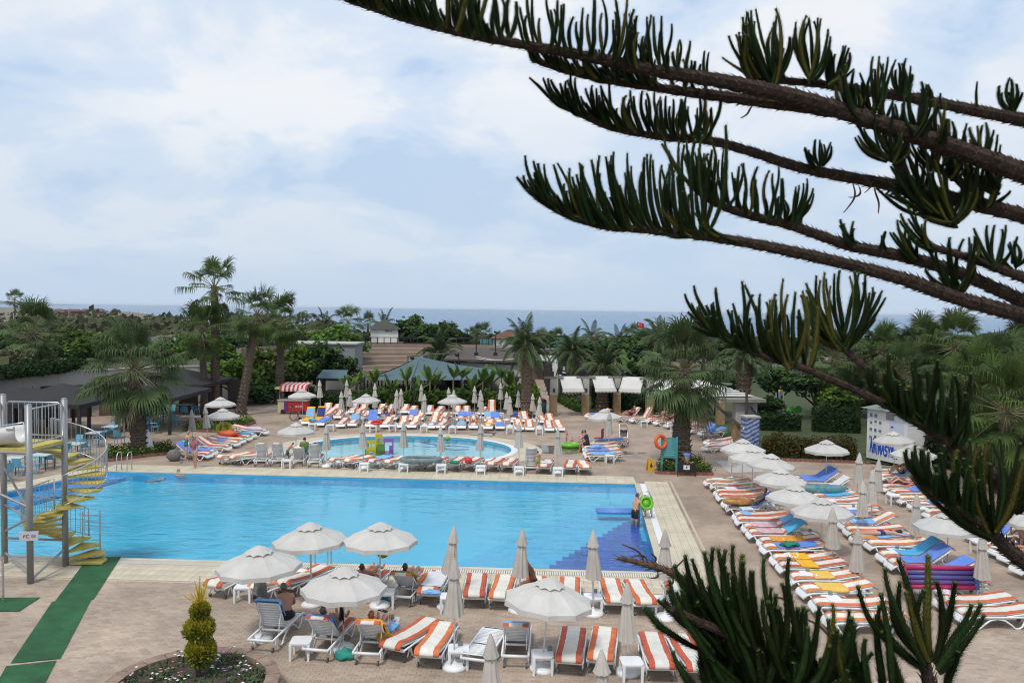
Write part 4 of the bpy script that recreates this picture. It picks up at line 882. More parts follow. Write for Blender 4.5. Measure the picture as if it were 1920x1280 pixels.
TREES = [(440, 700, 66, 3.0, 2.4, 'yel', 'bright green tree behind the leaning palm'), (500, 688, 70, 3.2, 3.0, 'yel', 'bright green tree left of the snack cart'), (560, 685, 74, 3.0, 3.0, 'yel', 'bright green tree directly behind the snack cart'), (590, 655, 85, 3.2, 2.0, 'yel', 'yellow-green tree left of the amphitheatre'), (640, 650, 95, 4.0, 2.0, 'yel', 'spreading yellow-green tree in front of the white hut'), (648, 688, 74, 1.8, 1.9, 'dark', 'feathery dark tree beside the teal canopy'), (606, 672, 74, 2.6, 2.7, 'mid', 'thin tree against the grey wall'),
         (778, 622, 118, 5.0, 3.4, 'dark', 'large dark tree behind the white hut'), (828, 625, 122, 4.6, 3.2, 'mid', 'dense green tree right of the white hut'), (858, 636, 126, 3.6, 2.6, 'dark', 'low dark tree by the sea behind the amphitheatre'), (140, 640, 80, 3.4, 2.2, 'yel', 'bright green tree above the left hedge'), (180, 650, 72, 2.8, 2.0, 'yel', 'green tree behind the large left fan palm'), (10, 650, 78, 2.6, 2.2, 'mid', 'green tree at the left frame edge'), (330, 700, 70, 3.0, 2.2, 'dark', 'dark tree behind the restaurant roof'), (415, 665, 78, 2.6, 2.0, 'yel', 'green tree between the palm trunks'),
         (1462, 712, 66, 2.6, 1.7, 'dark', 'dark round tree behind the gym machines'), (1530, 720, 60, 2.6, 1.6, 'mid', 'green shrub tree behind the lawn hedge'), (1570, 745, 58, 2.2, 1.6, 'yel', 'yellow-green tree beside the white hut'), (1610, 740, 62, 2.2, 1.8, 'dark', 'dark tree left of the white hut'), (1440, 760, 60, 1.6, 1.2, 'mid', 'green bush beside the blue pillar'), (1770, 790, 52, 2.6, 2.0, 'dark', 'dark undergrowth tree right of the white hut'), (1850, 820, 44, 2.6, 1.8, 'dark', 'dark undergrowth tree under the right branch'), (1900, 860, 40, 2.0, 1.6, 'mid', 'green bush under the right branch'), (1690, 760, 60, 2.4, 1.8, 'dark', 'dark tree hidden behind the white hut'), (1225, 700, 66, 2.4, 1.6, 'mid', 'green tree left of the large fan palm crown'), (1345, 720, 62, 2.2, 1.6, 'dark', 'dark tree right of the large fan palm crown'), (1110, 655, 90, 4.0, 2.2, 'dark', 'dark tree mass behind the date palms'), (1165, 660, 95, 4.0, 2.4, 'dark', 'dark tree below the red flag'), (955, 640, 118, 2.6, 1.8, 'dark', 'dark tree behind the red-roofed hut'), (60, 672, 66, 3.0, 1.5, 'dark', 'dark shrub under the left fan palm'), (480, 735, 66, 2.6, 1.4, 'dark', 'low dark shrub behind the leaning trunk'), (560, 735, 72, 2.4, 1.3, 'mid', 'low green shrub behind the cart')]
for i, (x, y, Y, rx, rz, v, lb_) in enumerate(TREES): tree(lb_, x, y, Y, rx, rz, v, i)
rb_ = random.Random(21); belt = []
x = 70
while x < 1960:
    Y = rb_.uniform(92, 135); Y = rb_.uniform(126, 140) if 640 < x < 900 else Y; belt.append((x, rb_.uniform(618, 634) + 0.012 * (x - 600) + (10 if x < 560 else 0) + (8 if x < 330 else 0), Y, rb_.uniform(3.0, 5.0), rb_.uniform(2.0, 3.0), rb_.choice(('dark', 'mid', 'mid', 'yel')))); x += rb_.uniform(24, 46)
BW = ['left part', 'middle part', 'right part']; bc = [0, 0, 0]
for i, (x, y, Y, rx, rz, v) in enumerate(belt):
    k = 0 if x < 700 else 1 if x < 1400 else 2
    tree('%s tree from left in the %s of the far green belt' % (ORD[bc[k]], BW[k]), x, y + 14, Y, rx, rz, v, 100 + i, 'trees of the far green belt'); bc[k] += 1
# ------------------------------------------------------------------ hedges, beds of plants
def hedge(name, label, cat, path, w, h, m_, dens=260, size=0.09, z0=0.0, group=None, stuff=False):
    r = random.Random(len(label)); b = MB()
    for i in range(len(path) - 1):
        a, c = Vector(path[i]), Vector(path[i + 1]); L_ = (c - a).length; t = (c - a).normalized(); s_ = Vector((-t.y, t.x, 0))
        b.beam(a + Vector((0, 0, h * 0.35)), c + Vector((0, 0, h * 0.35)), w * 0.5, h * 0.7)
        for k in range(int(L_ * dens)):
            u = r.random(); p = a.lerp(c, u); ang = r.uniform(-0.2, math.pi + 0.2); rr = r.uniform(0.62, 1.12) + 0.35 * noise.noise(p * 1.1)
            ex = math.copysign(abs(math.cos(ang)) ** 0.5, math.cos(ang)); ez = max(0, math.sin(ang)) ** 0.5
            q = p + s_ * ex * w * 0.5 * rr + Vector((0, 0, (0.05 + ez * 0.95 * rr) * h if ang > 0 and ang < math.pi else r.uniform(0, h * 0.5)))
            n_ = Vector((r.gauss(0, 0.7), r.gauss(0, 0.7), r.gauss(0.5, 0.6))).normalized(); uu = n_.orthogonal().normalized(); ww = n_.cross(uu); s = size * r.uniform(0.8, 2.0)
            b.add([q - uu * s * 0.5, q - ww * s * 0.3, q + uu * s * 0.5, q + ww * s * 0.3], [(0, 1, 2, 3)], 0)
    for i, v in enumerate(b.v): b.v[i] = (v[0], v[1], v[2] + z0)
    o = b.obj(name, m_); tag(o, label, cat, group)
    if stuff: kind(o, 'stuff')
    return o
def gp(*pts): return [G(x, y) for x, y in pts]
def lawn_hedges():
    hedge('low_hedge', 'clipped hedge row left half of the lawn near the gym machines', 'hedge', gp((1425, 806), (1500, 808)), 0.9, 1.2, M_HEDGE, 700, 0.12)
    hedge('low_hedge', 'clipped hedge row right half of the lawn beside the hut', 'hedge', gp((1522, 808), (1612, 812)), 0.9, 1.5, M_HEDGE, 700, 0.12)
    hedge('shrub_border', 'reddish shrub border behind the brick kerb on the lawn', 'shrub', gp((1428, 852), (1500, 857), (1602, 860)), 1.3, 1.1, M_REDL, 900, 0.10)
    hedge('round_hedge', 'rounded green hedge cushion behind the snack cart umbrellas', 'hedge', gp((568, 768), (606, 764), (638, 766)), 1.6, 1.1, M_HEDGE, 800, 0.12)
    hedge('low_shrubs', 'low plants along the back of the banana bed', 'shrub', gp((650, 764), (760, 764), (880, 764), (1000, 768)), 1.6, 1.3, M_L3, 520, 0.22)
    hedge('low_shrubs', 'green plants around the foot of the date palm', 'shrub', gp((940, 758), (1008, 762)), 1.6, 1.6, M_L2, 600, 0.2)
    hedge('low_shrubs', 'garden plants beside the path behind the first awning', 'shrub', gp((1052, 752), (1092, 772)), 1.0, 0.5, M_L3, 600, 0.14)
    hedge('low_shrubs', 'garden plants in the shade behind the middle awnings', 'shrub', gp((1110, 765), (1180, 768), (1300, 780)), 1.4, 1.5, M_L1, 600, 0.2)
    hedge('low_shrubs', 'dark shrubs under the leaning trunk and cart', 'shrub', gp((400, 745), (470, 742), (545, 728)), 2.0, 1.8, M_L1, 420, 0.25)
    hedge('low_shrubs', 'dark shrubs on the far right below the palms', 'shrub', gp((1735, 868), (1800, 880), (1930, 905)), 1.8, 1.9, M_L1, 600, 0.2)
    hedge('wall_hedge', 'clipped hedge on top of the grey retaining wall', 'hedge', [AT(-25, 712, 51), AT(60, 703, 55), AT(142, 690, 61)], 2.2, 0.75, M_HEDGE, 700, 0.14)
    hedge('oleander', 'pink flowering oleander bush above the left hedge', 'shrub', [AT(2, 700, 55), AT(34, 696, 57)], 2.2, 1.6, mat('oleander_leaf', (0.07, 0.095, 0.03), 0.6, scale=5, col2=(0.11, 0.10, 0.045)), 900, 0.13)
lawn_hedges()
M_FLP = mat('pink_petal', (0.55, 0.20, 0.22), 0.7); M_FLW = mat('white_petal', (0.75, 0.74, 0.70), 0.7); M_FLV = mat('violet_petal', (0.36, 0.12, 0.42), 0.7); M_FLY = mat('yellow_petal', (0.65, 0.50, 0.03), 0.7); M_FLG = mat('fine_green_leaf', (0.05, 0.085, 0.03), 0.7, 0.3, 8)
# flower beds with brick edges
def flower_bed(label, poly, seed, n=900, h=0.35):
    t = thing('flower_bed', label, 'flower bed', (0, 0, 0)); r = random.Random(seed); b = MB(); b.prism(poly, 0.0, 0.10); b.obj('soil', M_SOIL, t)
    k = len(poly); bm_ = cached('brick', lambda: MB().box((0, 0, 0.065), (0.215, 0.11, 0.13)).mesh('brick', M_BRICK))
    for i in range(k):
        a, c = poly[i], poly[(i + 1) % k]; L_ = (c - a).length; nn = int(L_ / 0.225)
        for j in range(nn):
            p = a.lerp(c, (j + 0.5) / nn); link('brick', bm_, t, (p.x, p.y, r.uniform(0, 0.006)), math.atan2((c - a).y, (c - a).x))
    xs = [p.x for p in poly]; ys = [p.y for p in poly]; lb = MB()
    c_ = 0
    while c_ < n:
        p = Vector((r.uniform(min(xs), max(xs)), r.uniform(min(ys), max(ys)), 0))
        if not inpoly(p, poly): continue
        c_ += 1; hh = h * r.uniform(0.5, 1.1) + 0.1
        for q in range(5):
            z = hh * r.uniform(0.3, 1); o = Vector((r.gauss(0, 0.08), r.gauss(0, 0.08), z)); s = 0.10 * r.uniform(0.6, 1.3); u = Vector((r.gauss(0, 1), r.gauss(0, 1), r.gauss(0, .5))).normalized(); w = u.orthogonal().normalized()
            lb.add([p + o - u * s * .5, p + o - w * s * .3, p + o + u * s * .5, p + o + w * s * .3], [(0, 1, 2, 3)], 0)
        if r.random() < 0.16:
            o = Vector((0, 0, hh + 0.03)); s = 0.05; lb.add([p + o + Vector((-s, 0, 0)), p + o + Vector((0, -s, 0.01)), p + o + Vector((s, 0, 0)), p + o + Vector((0, s, 0.01))], [(0, 1, 2, 3)], 1)
    kind(lb.obj('bedding_plants', [M_L3, M_FLY], t), 'stuff')
flower_bed('brick-edged triangular bed under the large fan palm by the restaurant', gp((196, 866), (330, 850), (318, 838), (205, 846)), 1, 700)
flower_bed('brick-edged bed of yellow flowers under the leaning palm trunk', gp((345, 808), (430, 812), (478, 793), (465, 788), (400, 794), (350, 798)), 2, 700)
flower_bed('brick-edged bed around the large fan palm behind the teal board', gp((1230, 888), (1336, 891), (1312, 866), (1240, 866)), 3, 700, 0.4)
# brick kerb of the lawn
kb = thing('lawn_kerb', 'low red brick kerb along the front of the lawn', 'kerb')
kp_ = gp((1428, 862), (1500, 865), (1600, 868), (1632, 870)); bm_ = _mc['brick']
for i in range(3):
    a, c = kp_[i], kp_[i + 1]; nn = int((c - a).length / 0.225)
    for j in range(nn): p = a.lerp(c, (j + 0.5) / nn); link('brick', bm_, kb, (p.x, p.y, 0.0), math.atan2((c - a).y, (c - a).x))
# banana plants
def ban_leaf(seed):
    r = random.Random(seed); b = MB(); n = 12; el = R(r.uniform(52, 78)); d = Vector((math.cos(el), 0, math.sin(el))); p = Vector((0, 0, 0)); pts = [p.copy()]; ds = [d.copy()]
    for i in range(n): d = (d + DN * 0.105 * (0.3 + i / n)).normalized(); p = p + d * (1.55 / n); pts.append(p.copy()); ds.append(d.copy())
    b.tube(pts, [0.03 * (1 - 0.8 * i / n) for i in range(n + 1)], 4, 1); side = Vector((0, 1, 0))
    for s in (-1, 1):
        for k in range(20):
            u0 = 0.18 + 0.80 * k / 20; u1 = u0 + 0.80 / 20 * r.uniform(0.86, 1.0); vs = []
            for u in (u0, u1):
                f = min(u, 0.999) * n; i = int(f); q = pts[i].lerp(pts[i + 1], f - i); nr = ds[i].cross(side); w = 0.25 * math.sin(math.pi * min(1, max(0.02, (u - 0.13) / 0.87))) ** 0.55
                vs += [q, q + (side * s * 0.85 + ds[i] * 0.25 + nr * -0.38 + DN * r.uniform(0, 0.15)).normalized() * w]
            b.add(vs, [(0, 1, 3, 2)], 0)
    return b.mesh('leaf', [M_BAN, M_PET])
M_BST = mat('banana_stem', (0.15, 0.15, 0.06), 0.7, 0.3, 6)
def banana(label, px, pyy, h, seed, sc=1.0):
    r = random.Random(seed); g = G(px, pyy); t = thing('banana_plant', label, 'banana plant', g, r.uniform(0, 6), 'banana plants behind the loungers')
    MB().tube([(0, 0, -0.05), (0.03, 0, h * 0.5), (0, 0.03, h)], [0.11, 0.09, 0.05], 8).obj('stem', M_BST, t)
    for k in range(8): v = r.randrange(4); link('leaf', cached(('ban', v), lambda: ban_leaf(v)), t, (0, 0, h - 0.12), k * 2.4 + r.uniform(-.3, .3), sc * r.uniform(0.75, 1.15))
BN = [(655, 757, 1.3), (672, 752, 1.5), (702, 757, 1.7), (735, 757, 1.2), (762, 757, 1.9), (806, 758, 1.9), (815, 756, 1.5), (850, 757, 2.2), (866, 756, 2.2), (905, 759, 2.0), (918, 758, 1.6), (940, 760, 2.3), (955, 760, 1.6), (885, 761, 1.3), (780, 760, 1.0), (960, 758, 1.8)]
for i, (x, y, h) in enumerate(BN): banana('%s from left of the banana plants behind the loungers' % ORD[i], x, y, h, i)
for i, (x, y, h) in enumerate([(1175, 762, 3.0), (1190, 764, 2.4)]): banana('%s banana plant above the blue roof behind the awnings' % ('taller' if i == 0 else 'shorter'), x, y, h, 40 + i, 1.2)
# ------------------------------------------------------------------ round planter with topiary, near left
PC = Vector((-6.35, 15.75, 0))
pl = thing('round_planter', 'round low planter with a worn painted rim at the bottom left', 'planter', PC)
nsg = 22
for i in range(nsg):
    a0, a1 = 2 * math.pi * i / nsg, 2 * math.pi * (i + 0.96) / nsg; b = MB(); seg = 3; ring = []
    for k in range(seg + 1):
        a = a0 + (a1 - a0) * k / seg; ring.append((math.cos(a), math.sin(a)))
    for (r0, z0), (r1, z1) in (((1.72, 0), (1.72, 0.46)), ((1.72, 0.46), (1.44, 0.46)), ((1.44, 0.46), (1.44, 0.2))):
        b.add([(c * r0, s * r0, z0) for c, s in ring] + [(c * r1, s * r1, z1) for c, s in ring], [(k, k + 1, seg + 2 + k, seg + 1 + k) for k in range(seg)])
    for c, s in (ring[0], ring[-1]): b.add([(c * 1.72, s * 1.72, 0), (c * 1.72, s * 1.72, 0.46), (c * 1.44, s * 1.44, 0.46), (c * 1.44, s * 1.44, 0)], [(0, 1, 2, 3)])
    b.obj('rim_stone', mat('worn_planter_paint', (0.15, 0.095, 0.08), 0.85, scale=3.5, col2=(0.33, 0.24, 0.175), detail=9), pl)
MB().lathe([(1.45, 0.02), (1.45, 0.34), (1.2, 0.40), (0.6, 0.43), (0.05, 0.44)], 32).obj('soil', M_SOIL, pl)
r = random.Random(5); fb = MB()
for k in range(120):
    a = r.uniform(0, 6.28); rr = 1.36 * math.sqrt(r.random()); c = Vector((rr * math.cos(a), rr * math.sin(a), 0.40)); cl = r.choice((1, 1, 1, 2, 2, 3)); 
    for q in range(26):
        o = c + Vector((r.gauss(0, 0.07), r.gauss(0, 0.07), abs(r.gauss(0.05, 0.04)))); s = 0.03 * r.uniform(.7, 1.6); u = Vector((r.gauss(0, 1), r.gauss(0, 1), r.gauss(0, 1))).normalized(); w = u.orthogonal().normalized()
        fb.add([o - u * s, o - w * s * .5, o + u * s, o + w * s * .5], [(0, 1, 2, 3)], 0)
    if noise.noise(c * 2.2) > -0.12:
        for q in range(r.randrange(1, 4)):
            o = c + Vector((r.gauss(0, 0.07), r.gauss(0, 0.07), r.uniform(0.10, 0.2))); s = r.uniform(0.018, 0.028)
            for z in range(5): t_ = 2 * math.pi * z / 5; d1 = Vector((math.cos(t_), math.sin(t_), 0.25)) * s; d2 = Vector((math.cos(t_ + 1.1), math.sin(t_ + 1.1), 0.25)) * s; fb.add([o, o + d1, o + (d1 + d2) * 0.8, o + d2], [(0, 1, 2, 3)], cl)
kind(tag(fb.obj('flowers', [M_FLG, M_FLW, M_FLV, M_FLP], None, loc=PC), 'white and violet flowers planted in the round planter', 'flowers'), 'stuff')
# topiary: three clipped balls and a feathery tip
tp = thing('topiary', 'yellow-green clipped topiary of stacked balls in the round planter', 'topiary', PC + Vector((0.05, 0.35, 0.42)), 0, None, (0.84, 0.84, 1.0))
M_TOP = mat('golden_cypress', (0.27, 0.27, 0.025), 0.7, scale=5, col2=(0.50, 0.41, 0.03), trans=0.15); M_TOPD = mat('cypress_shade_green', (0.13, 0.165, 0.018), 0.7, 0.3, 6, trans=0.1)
MB().tube([(0, 0, -0.05), (0.01, 0, 0.5), (0, 0, 1.2), (0.0, 0, 1.75)], [0.045, 0.04, 0.03, 0.012], 7).obj('stem', M_BARK, tp)
def cyp(c, rad, n, seed, feather=0.0, mats=None):
    r = random.Random(seed); b = MB(); c = Vector(c)
    for k in range(n):
        d = Vector((r.gauss(0, 1), r.gauss(0, 1), r.gauss(0, 1))).normalized(); p = c + Vector((d.x * rad[0], d.y * rad[0], d.z * rad[1])) * r.uniform(0.72, 1.0); g_ = (d + Vector((0, 0, 0.55)) + Vector((r.gauss(0, .35), r.gauss(0, .35), r.gauss(0, .35)))).normalized()
        ln = r.uniform(0.05, 0.10) * (1 + feather * r.random()); w = g_.orthogonal().normalized(); w2 = g_.cross(w); a = r.uniform(0, 6.28); w = (w * math.cos(a) + w2 * math.sin(a)) * 0.012
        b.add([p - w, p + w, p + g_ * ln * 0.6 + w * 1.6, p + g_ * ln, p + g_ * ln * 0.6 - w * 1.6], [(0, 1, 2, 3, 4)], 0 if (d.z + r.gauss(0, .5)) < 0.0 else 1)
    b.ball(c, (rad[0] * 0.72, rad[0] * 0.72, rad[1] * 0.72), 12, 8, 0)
    return b.obj('clipped_ball', mats or [M_TOPD, M_TOP], tp)
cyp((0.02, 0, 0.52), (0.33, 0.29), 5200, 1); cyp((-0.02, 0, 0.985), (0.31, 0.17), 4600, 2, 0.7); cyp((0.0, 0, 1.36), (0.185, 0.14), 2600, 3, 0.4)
b = MB(); r = random.Random(9)
for k in range(40):
    a = r.uniform(0, 6.28); el = r.uniform(0.25, 1.3); d = Vector((math.cos(a) * math.cos(el), math.sin(a) * math.cos(el), math.sin(el))); p = Vector((0, 0, 1.52)); L_ = r.uniform(0.2, 0.42)
    for q in range(46):
        u = r.random(); o = p + d * L_ * u + Vector((0, 0, 0.10 * u * u)); g_ = (d + Vector((r.gauss(0, .5), r.gauss(0, .5), 0.3 + r.gauss(0, .4)))).normalized(); w = g_.orthogonal().normalized() * 0.006; ln = 0.07 * (1 - 0.5 * u)
        b.add([o - w, o + w, o + g_ * ln], [(0, 1, 2)], 1)
b.tube([(0, 0, 1.55), (0, 0, 2.08)], [0.01, 0.004], 4, 0)
for q in range(160): u = r.random(); o = Vector((0, 0, 1.6 + 0.47 * u)); g_ = Vector((r.gauss(0, .6), r.gauss(0, .6), 0.9)).normalized(); w = g_.orthogonal().normalized() * 0.005; b.add([o - w, o + w, o + g_ * 0.07 * (1 - .5 * u)], [(0, 1, 2)], 1)
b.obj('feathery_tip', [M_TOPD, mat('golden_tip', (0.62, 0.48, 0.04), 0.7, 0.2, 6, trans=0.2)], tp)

# low scrub on the sandy ground towards the far shore
sb = MB(); r = random.Random(31)
for k in range(520):
    g = G(r.uniform(-40, 620), r.uniform(586, 640)) if k % 3 else G(r.uniform(60, 520), r.uniform(600, 640))
    if g.y > 700 or inpoly(g, lag): continue
    w = r.uniform(1.0, 3.2) * (1 + g.y / 500); h = w * r.uniform(0.35, 0.7)
    for q in range(14):
        o = g + Vector((r.gauss(0, w * .35), r.gauss(0, w * .35), abs(r.gauss(0, h * .5)))); s = w * r.uniform(0.18, 0.4); u = Vector((r.gauss(0, 1), r.gauss(0, .5), r.gauss(0, .8))).normalized(); v = u.orthogonal().normalized(); sb.add([o - u * s, o - v * s * .6, o + u * s, o + v * s * .6], [(0, 1, 2, 3)])
kind(tag(sb.obj('scrub_bushes', mat('dusty_scrub_leaf', (0.06, 0.07, 0.035), 0.8, 0.3, 0.2, spec=0.1)), 'low dusty scrub scattered over the sandy ground at the far left', 'scrub'), 'stuff')
# ================================================================== BUILDINGS, TENTS, SLIDE, PERGOLA
M_TENT = mat('dark_grey_tent_cloth', (0.022, 0.022, 0.024), 0.9, 0.15, 0.8)
M_TEAL = mat('teal_shade_cloth', (0.07, 0.12, 0.14), 0.8, 0.12, 0.6)
M_WALL = mat('pale_grey_render', (0.40, 0.385, 0.36), 0.9, 0.08, 0.7)
M_WWALL = mat('white_render', (0.66, 0.66, 0.64), 0.85, 0.06, 0.8)
M_DARK = mat('dark_brown_timber', (0.03, 0.022, 0.018), 0.8, 0.25, 3)
M_BLK = mat('black_metal', (0.015, 0.015, 0.017), 0.5)
M_GREYM = mat('grey_painted_steel', (0.28, 0.285, 0.29), 0.42, 0.08, 3, metal=0.35)
M_YTR = mat('yellow_fibreglass', (0.42, 0.33, 0.04), 0.6, scale=4, col2=(0.56, 0.48, 0.14))
M_CHB = mat('light_blue_plastic', (0.11, 0.36, 0.52), 0.4, 0.06, 3, objvar=0.06)
M_STN = mat('ochre_stone_cladding', (0.27, 0.185, 0.10), 0.9, 0.3, 4)
M_AMPH = mat('amphitheatre_stone', (0.24, 0.18, 0.135), 0.9, 0.14, 0.6)
M_AWN = mat('white_awning_cloth', (0.68, 0.67, 0.64), 0.85, 0.05, 2, trans=0.2)
M_ROOF = mat('brown_roof_shingle', (0.075, 0.055, 0.048), 0.9, 0.2, 2)
# ---- grey retaining wall on the left
t = thing('retaining_wall', 'pale grey retaining wall behind the restaurant tents', 'wall')
w_pts = [Vector((-34.5, 46, 0)), Vector((-33.2, 54, 0)), Vector((-32.4, 61, 0)), Vector((-28.5, 66, 0)), Vector((-24, 68, 0))]
for i in range(4):
    a, c = w_pts[i], w_pts[i + 1]; n_ = max(1, int((c - a).length / 2.4))
    for k in range(n_):
        p, q = a.lerp(c, k / n_), a.lerp(c, (k + 0.985) / n_); MB().beam((p.x, p.y, 1.45), (q.x, q.y, 1.45), 0.3, 2.9).obj('panel', M_WALL, t)
    MB().beam((a.x, a.y, 2.95), (c.x, c.y, 2.95), 0.42, 0.10).obj('coping', M_WALL, t)
# the raised garden behind the wall
kind(MB().prism([(-34.9, 46), (-33.6, 54), (-32.8, 61.2), (-28.8, 66.4), (-24, 68.6), (-30, 76), (-80, 76), (-80, 46)], -0.1, 2.88).obj('raised_ground', M_LAWN), 'structure')
# ---- restaurant tents
def tent(label, cx, cy, hx, hy, ze, za, rz=0.0, m_=M_TENT):
    t = thing('restaurant_tent', label, 'tent', (cx, cy, 0), rz, 'restaurant tents'); b = MB(); n = 10
    for s in range(4):
        q = Matrix.Rotation(s * math.pi / 2, 3, 'Z')
        def f(u, v):
            k = 1 - v; w = (u * 2 - 1) * k; x, y = w, -k; z = ze + (za - ze) * (v ** 1.12) - 0.10 * math.sin(math.pi * u) * k * 0
            p = q @ Vector((x, y, 0)); return (p.x * hx, p.y * hy, z)
        b.grid(f, 8, n)
    b.obj('roof_cloth', m_, t, True)
    for sx in (-1, 1):
        for sy in (-1, 1): MB().box((sx * hx * 0.96, sy * hy * 0.96, ze / 2), (0.16, 0.16, ze)).obj('post', M_BLK, t)
    v = MB()
    for sx in (-1, 1): v.box((sx * hx, 0, ze - 0.12), (0.03, hy * 2, 0.25)); v.box((0, sx * hy, ze - 0.12), (hx * 2 - 0.04, 0.03, 0.25))
    v.obj('valance', m_, t)
tent('dark grey pitched tent nearest the slide tower', -27.6, 49.0, 2.7, 3.0, 2.2, 3.15)
tent('dark grey pitched tent at the left frame edge', -31.2, 50.6, 2.0, 2.8, 2.1, 2.7)
tent('dark grey tent roof behind the large left fan palm', -23.6, 52.5, 2.6, 3.4, 2.25, 2.95)
tent('dark grey tent roof next to the paired palm trunks', -25.2, 60.0, 3.2, 3.0, 2.35, 3.4)
# dark rear wall of the dining area with openings
t = thing('restaurant_back_wall', 'dark timber rear wall of the shaded dining area', 'wall')
for k in range(9):
    a = Vector((-33.5 + k * 1.5, 54.5 + k * 1.0, 0)); MB().box((a.x, a.y, 1.15), (1.35, 0.1, 2.3), rz=R(33)).obj('panel', M_DARK if k % 3 else mat('brown_cupboard', (0.12, 0.07, 0.045), 0.7, 0.3, 3), t)
# chairs and tables
def chair_parts():
    b = MB(); b.box((0, 0, 0.44), (0.44, 0.42, 0.035)); seat_ = b.mesh('seat', M_CHB)
    b = MB(); b.grid(lambda u, v: (-0.2 + 0.4 * u, -0.21 - 0.10 * v - 0.03 * math.sin(math.pi * u), 0.46 + 0.42 * v), 5, 4); b.grid(lambda u, v: (0.2 - 0.4 * u, -0.235 - 0.10 * v - 0.03 * math.sin(math.pi * u), 0.46 + 0.42 * v), 5, 4); bk_ = b.mesh('backrest', M_CHB)
    lg = MB().tube([(0, 0, 0), (0, 0, 0.44)], [0.018, 0.024], 5).mesh('leg', M_CHB); arm = MB().tube([(0, -0.28, 0.66), (0, 0.1, 0.66), (0, 0.18, 0.45)], 0.02, 5).mesh('armrest', M_CHB)
    return seat_, bk_, lg, arm
def chair(px, pyy, rz, label):
    s_, b_, l_, a_ = cached('chair', chair_parts); t = thing('chair', label, 'chair', G(px, pyy), rz, 'light blue restaurant chairs'); link('seat', s_, t); link('backrest', b_, t)
    for x in (-.19, .19):
        link('armrest', a_, t, (x * 1.15, 0, 0))
        for y in (-.18, .18): link('leg', l_, t, (x, y, 0))
def dtable(px, pyy, label):
    t = thing('dining_table', label, 'table', G(px, pyy), 0, 'restaurant tables'); MB().box((0, 0, 0.74), (0.85, 0.85, 0.04)).obj('table_top', mat('pale_table_cloth', (0.45, 0.52, 0.55), 0.7, 0.1, 3), t)
    for x in (-.36, .36):
        for y in (-.36, .36): link('leg', cached('dleg', lambda: MB().tube([(0, 0, 0), (0, 0, 0.73)], 0.022, 5).mesh('leg', M_BLK)), t, (x, y, 0))
CH = [(10, 902, 1.2), (38, 892, 0), (63, 888, -1.3), (94, 876, 0.2), (77, 872, 2.8), (160, 852, 0.2), (143, 846, 3.0), (118, 862, 1.4), (224, 832, 0.0), (205, 820, 2.9), (216, 806, 1.5), (225, 792, 0.3), (275, 808, 0.1), (292, 812, -1.4), (270, 796, 3.0), (328, 800, 0.0), (308, 792, 1.6), (320, 782, 2.9), (345, 783, 0.4), (367, 778, -0.8), (182, 838, 1.5), (128, 872, -1.2)]
for i, (x, y, a) in enumerate(CH): chair(x, y, a, 'light blue chair, %s in the list of restaurant chairs from left' % ORD[i] if False else '%s light blue restaurant chair from the left, in tent shade' % ORD[sorted(range(len(CH)), key=lambda q: CH[q][0]).index(i)])
DT = [(24, 888), (80, 880), (140, 858), (210, 822), (282, 800), (312, 792), (350, 776), (180, 835)]
for i, (x, y) in enumerate(DT): dtable(x, y, '%s restaurant table from the left, under the tents' % ORD[sorted(range(len(DT)), key=lambda q: DT[q][0]).index(i)])
# ---- water slide tower with spiral stair
C0 = G(123, 1061); P2 = G(57, 1094); P3 = G(9, 1056)
st = thing('slide_tower', 'water slide tower with yellow spiral stair beside the pool', 'water slide', C0)
ZP = 3.88
def L3(p, z): return (p.x - C0.x, p.y - C0.y, z)
P4 = P2 + (P3 - C0)
for p, h, lb_ in ((C0, 5.12, 0), (P2, 5.12, 0), (P3, 5.2, 0), (P4, 5.1, 0)): MB().tube([L3(p, 0), L3(p, h)], 0.088, 12).lathe([(0.088, 0), (0.07, 0.03), (0.02, 0.045)], 12, 0, L3(p, h)).obj('post', M_GREYM, st, True)
nst = 21
for k in range(nst):
    z = ZP - 0.05 - (k + 1) * (ZP - 0.12) / (nst + 0.0); z = max(z, 0.10); an = R(186 - (k + 0.5) * 25.2 - 6); b = MB(); w = R(42)
    ring = [(0.10 * math.cos(an - w / 2), 0.10 * math.sin(an - w / 2)), (1.08 * math.cos(an - w / 2), 1.08 * math.sin(an - w / 2)), (1.14 * math.cos(an), 1.14 * math.sin(an)), (1.08 * math.cos(an + w / 2), 1.08 * math.sin(an + w / 2)), (0.10 * math.cos(an + w / 2), 0.10 * math.sin(an + w / 2))]
    b.prism(ring, z - 0.05, z); b.obj('tread', M_YTR, st)
# helical rail in panels with balusters
def hel(k): return R(186 - (k + 0.5) * 25.2 - 6), ZP - 0.05 - (k + 1) * (ZP - 0.12) / nst
for pan in ((1.2, 5.2), (5.4, 9.4), (9.6, 13.6), (13.8, 17.6)):
    top, bot = [], []; k = pan[0]
    while k <= pan[1] + 0.01: a, z = hel(k); top.append((1.15 * math.cos(a), 1.15 * math.sin(a), z + 1.0)); bot.append((1.15 * math.cos(a), 1.15 * math.sin(a), z + 0.12)); k += 0.27
    rl = MB().tube([bot[0]] + top + [bot[-1]], 0.02, 6).tube(bot, 0.014, 6).obj('handrail', M_STEEL, st, True)
    for i in range(1, len(top) - 1): MB().tube([bot[i], top[i]], 0.009, 5).obj('baluster', M_STEEL, rl)
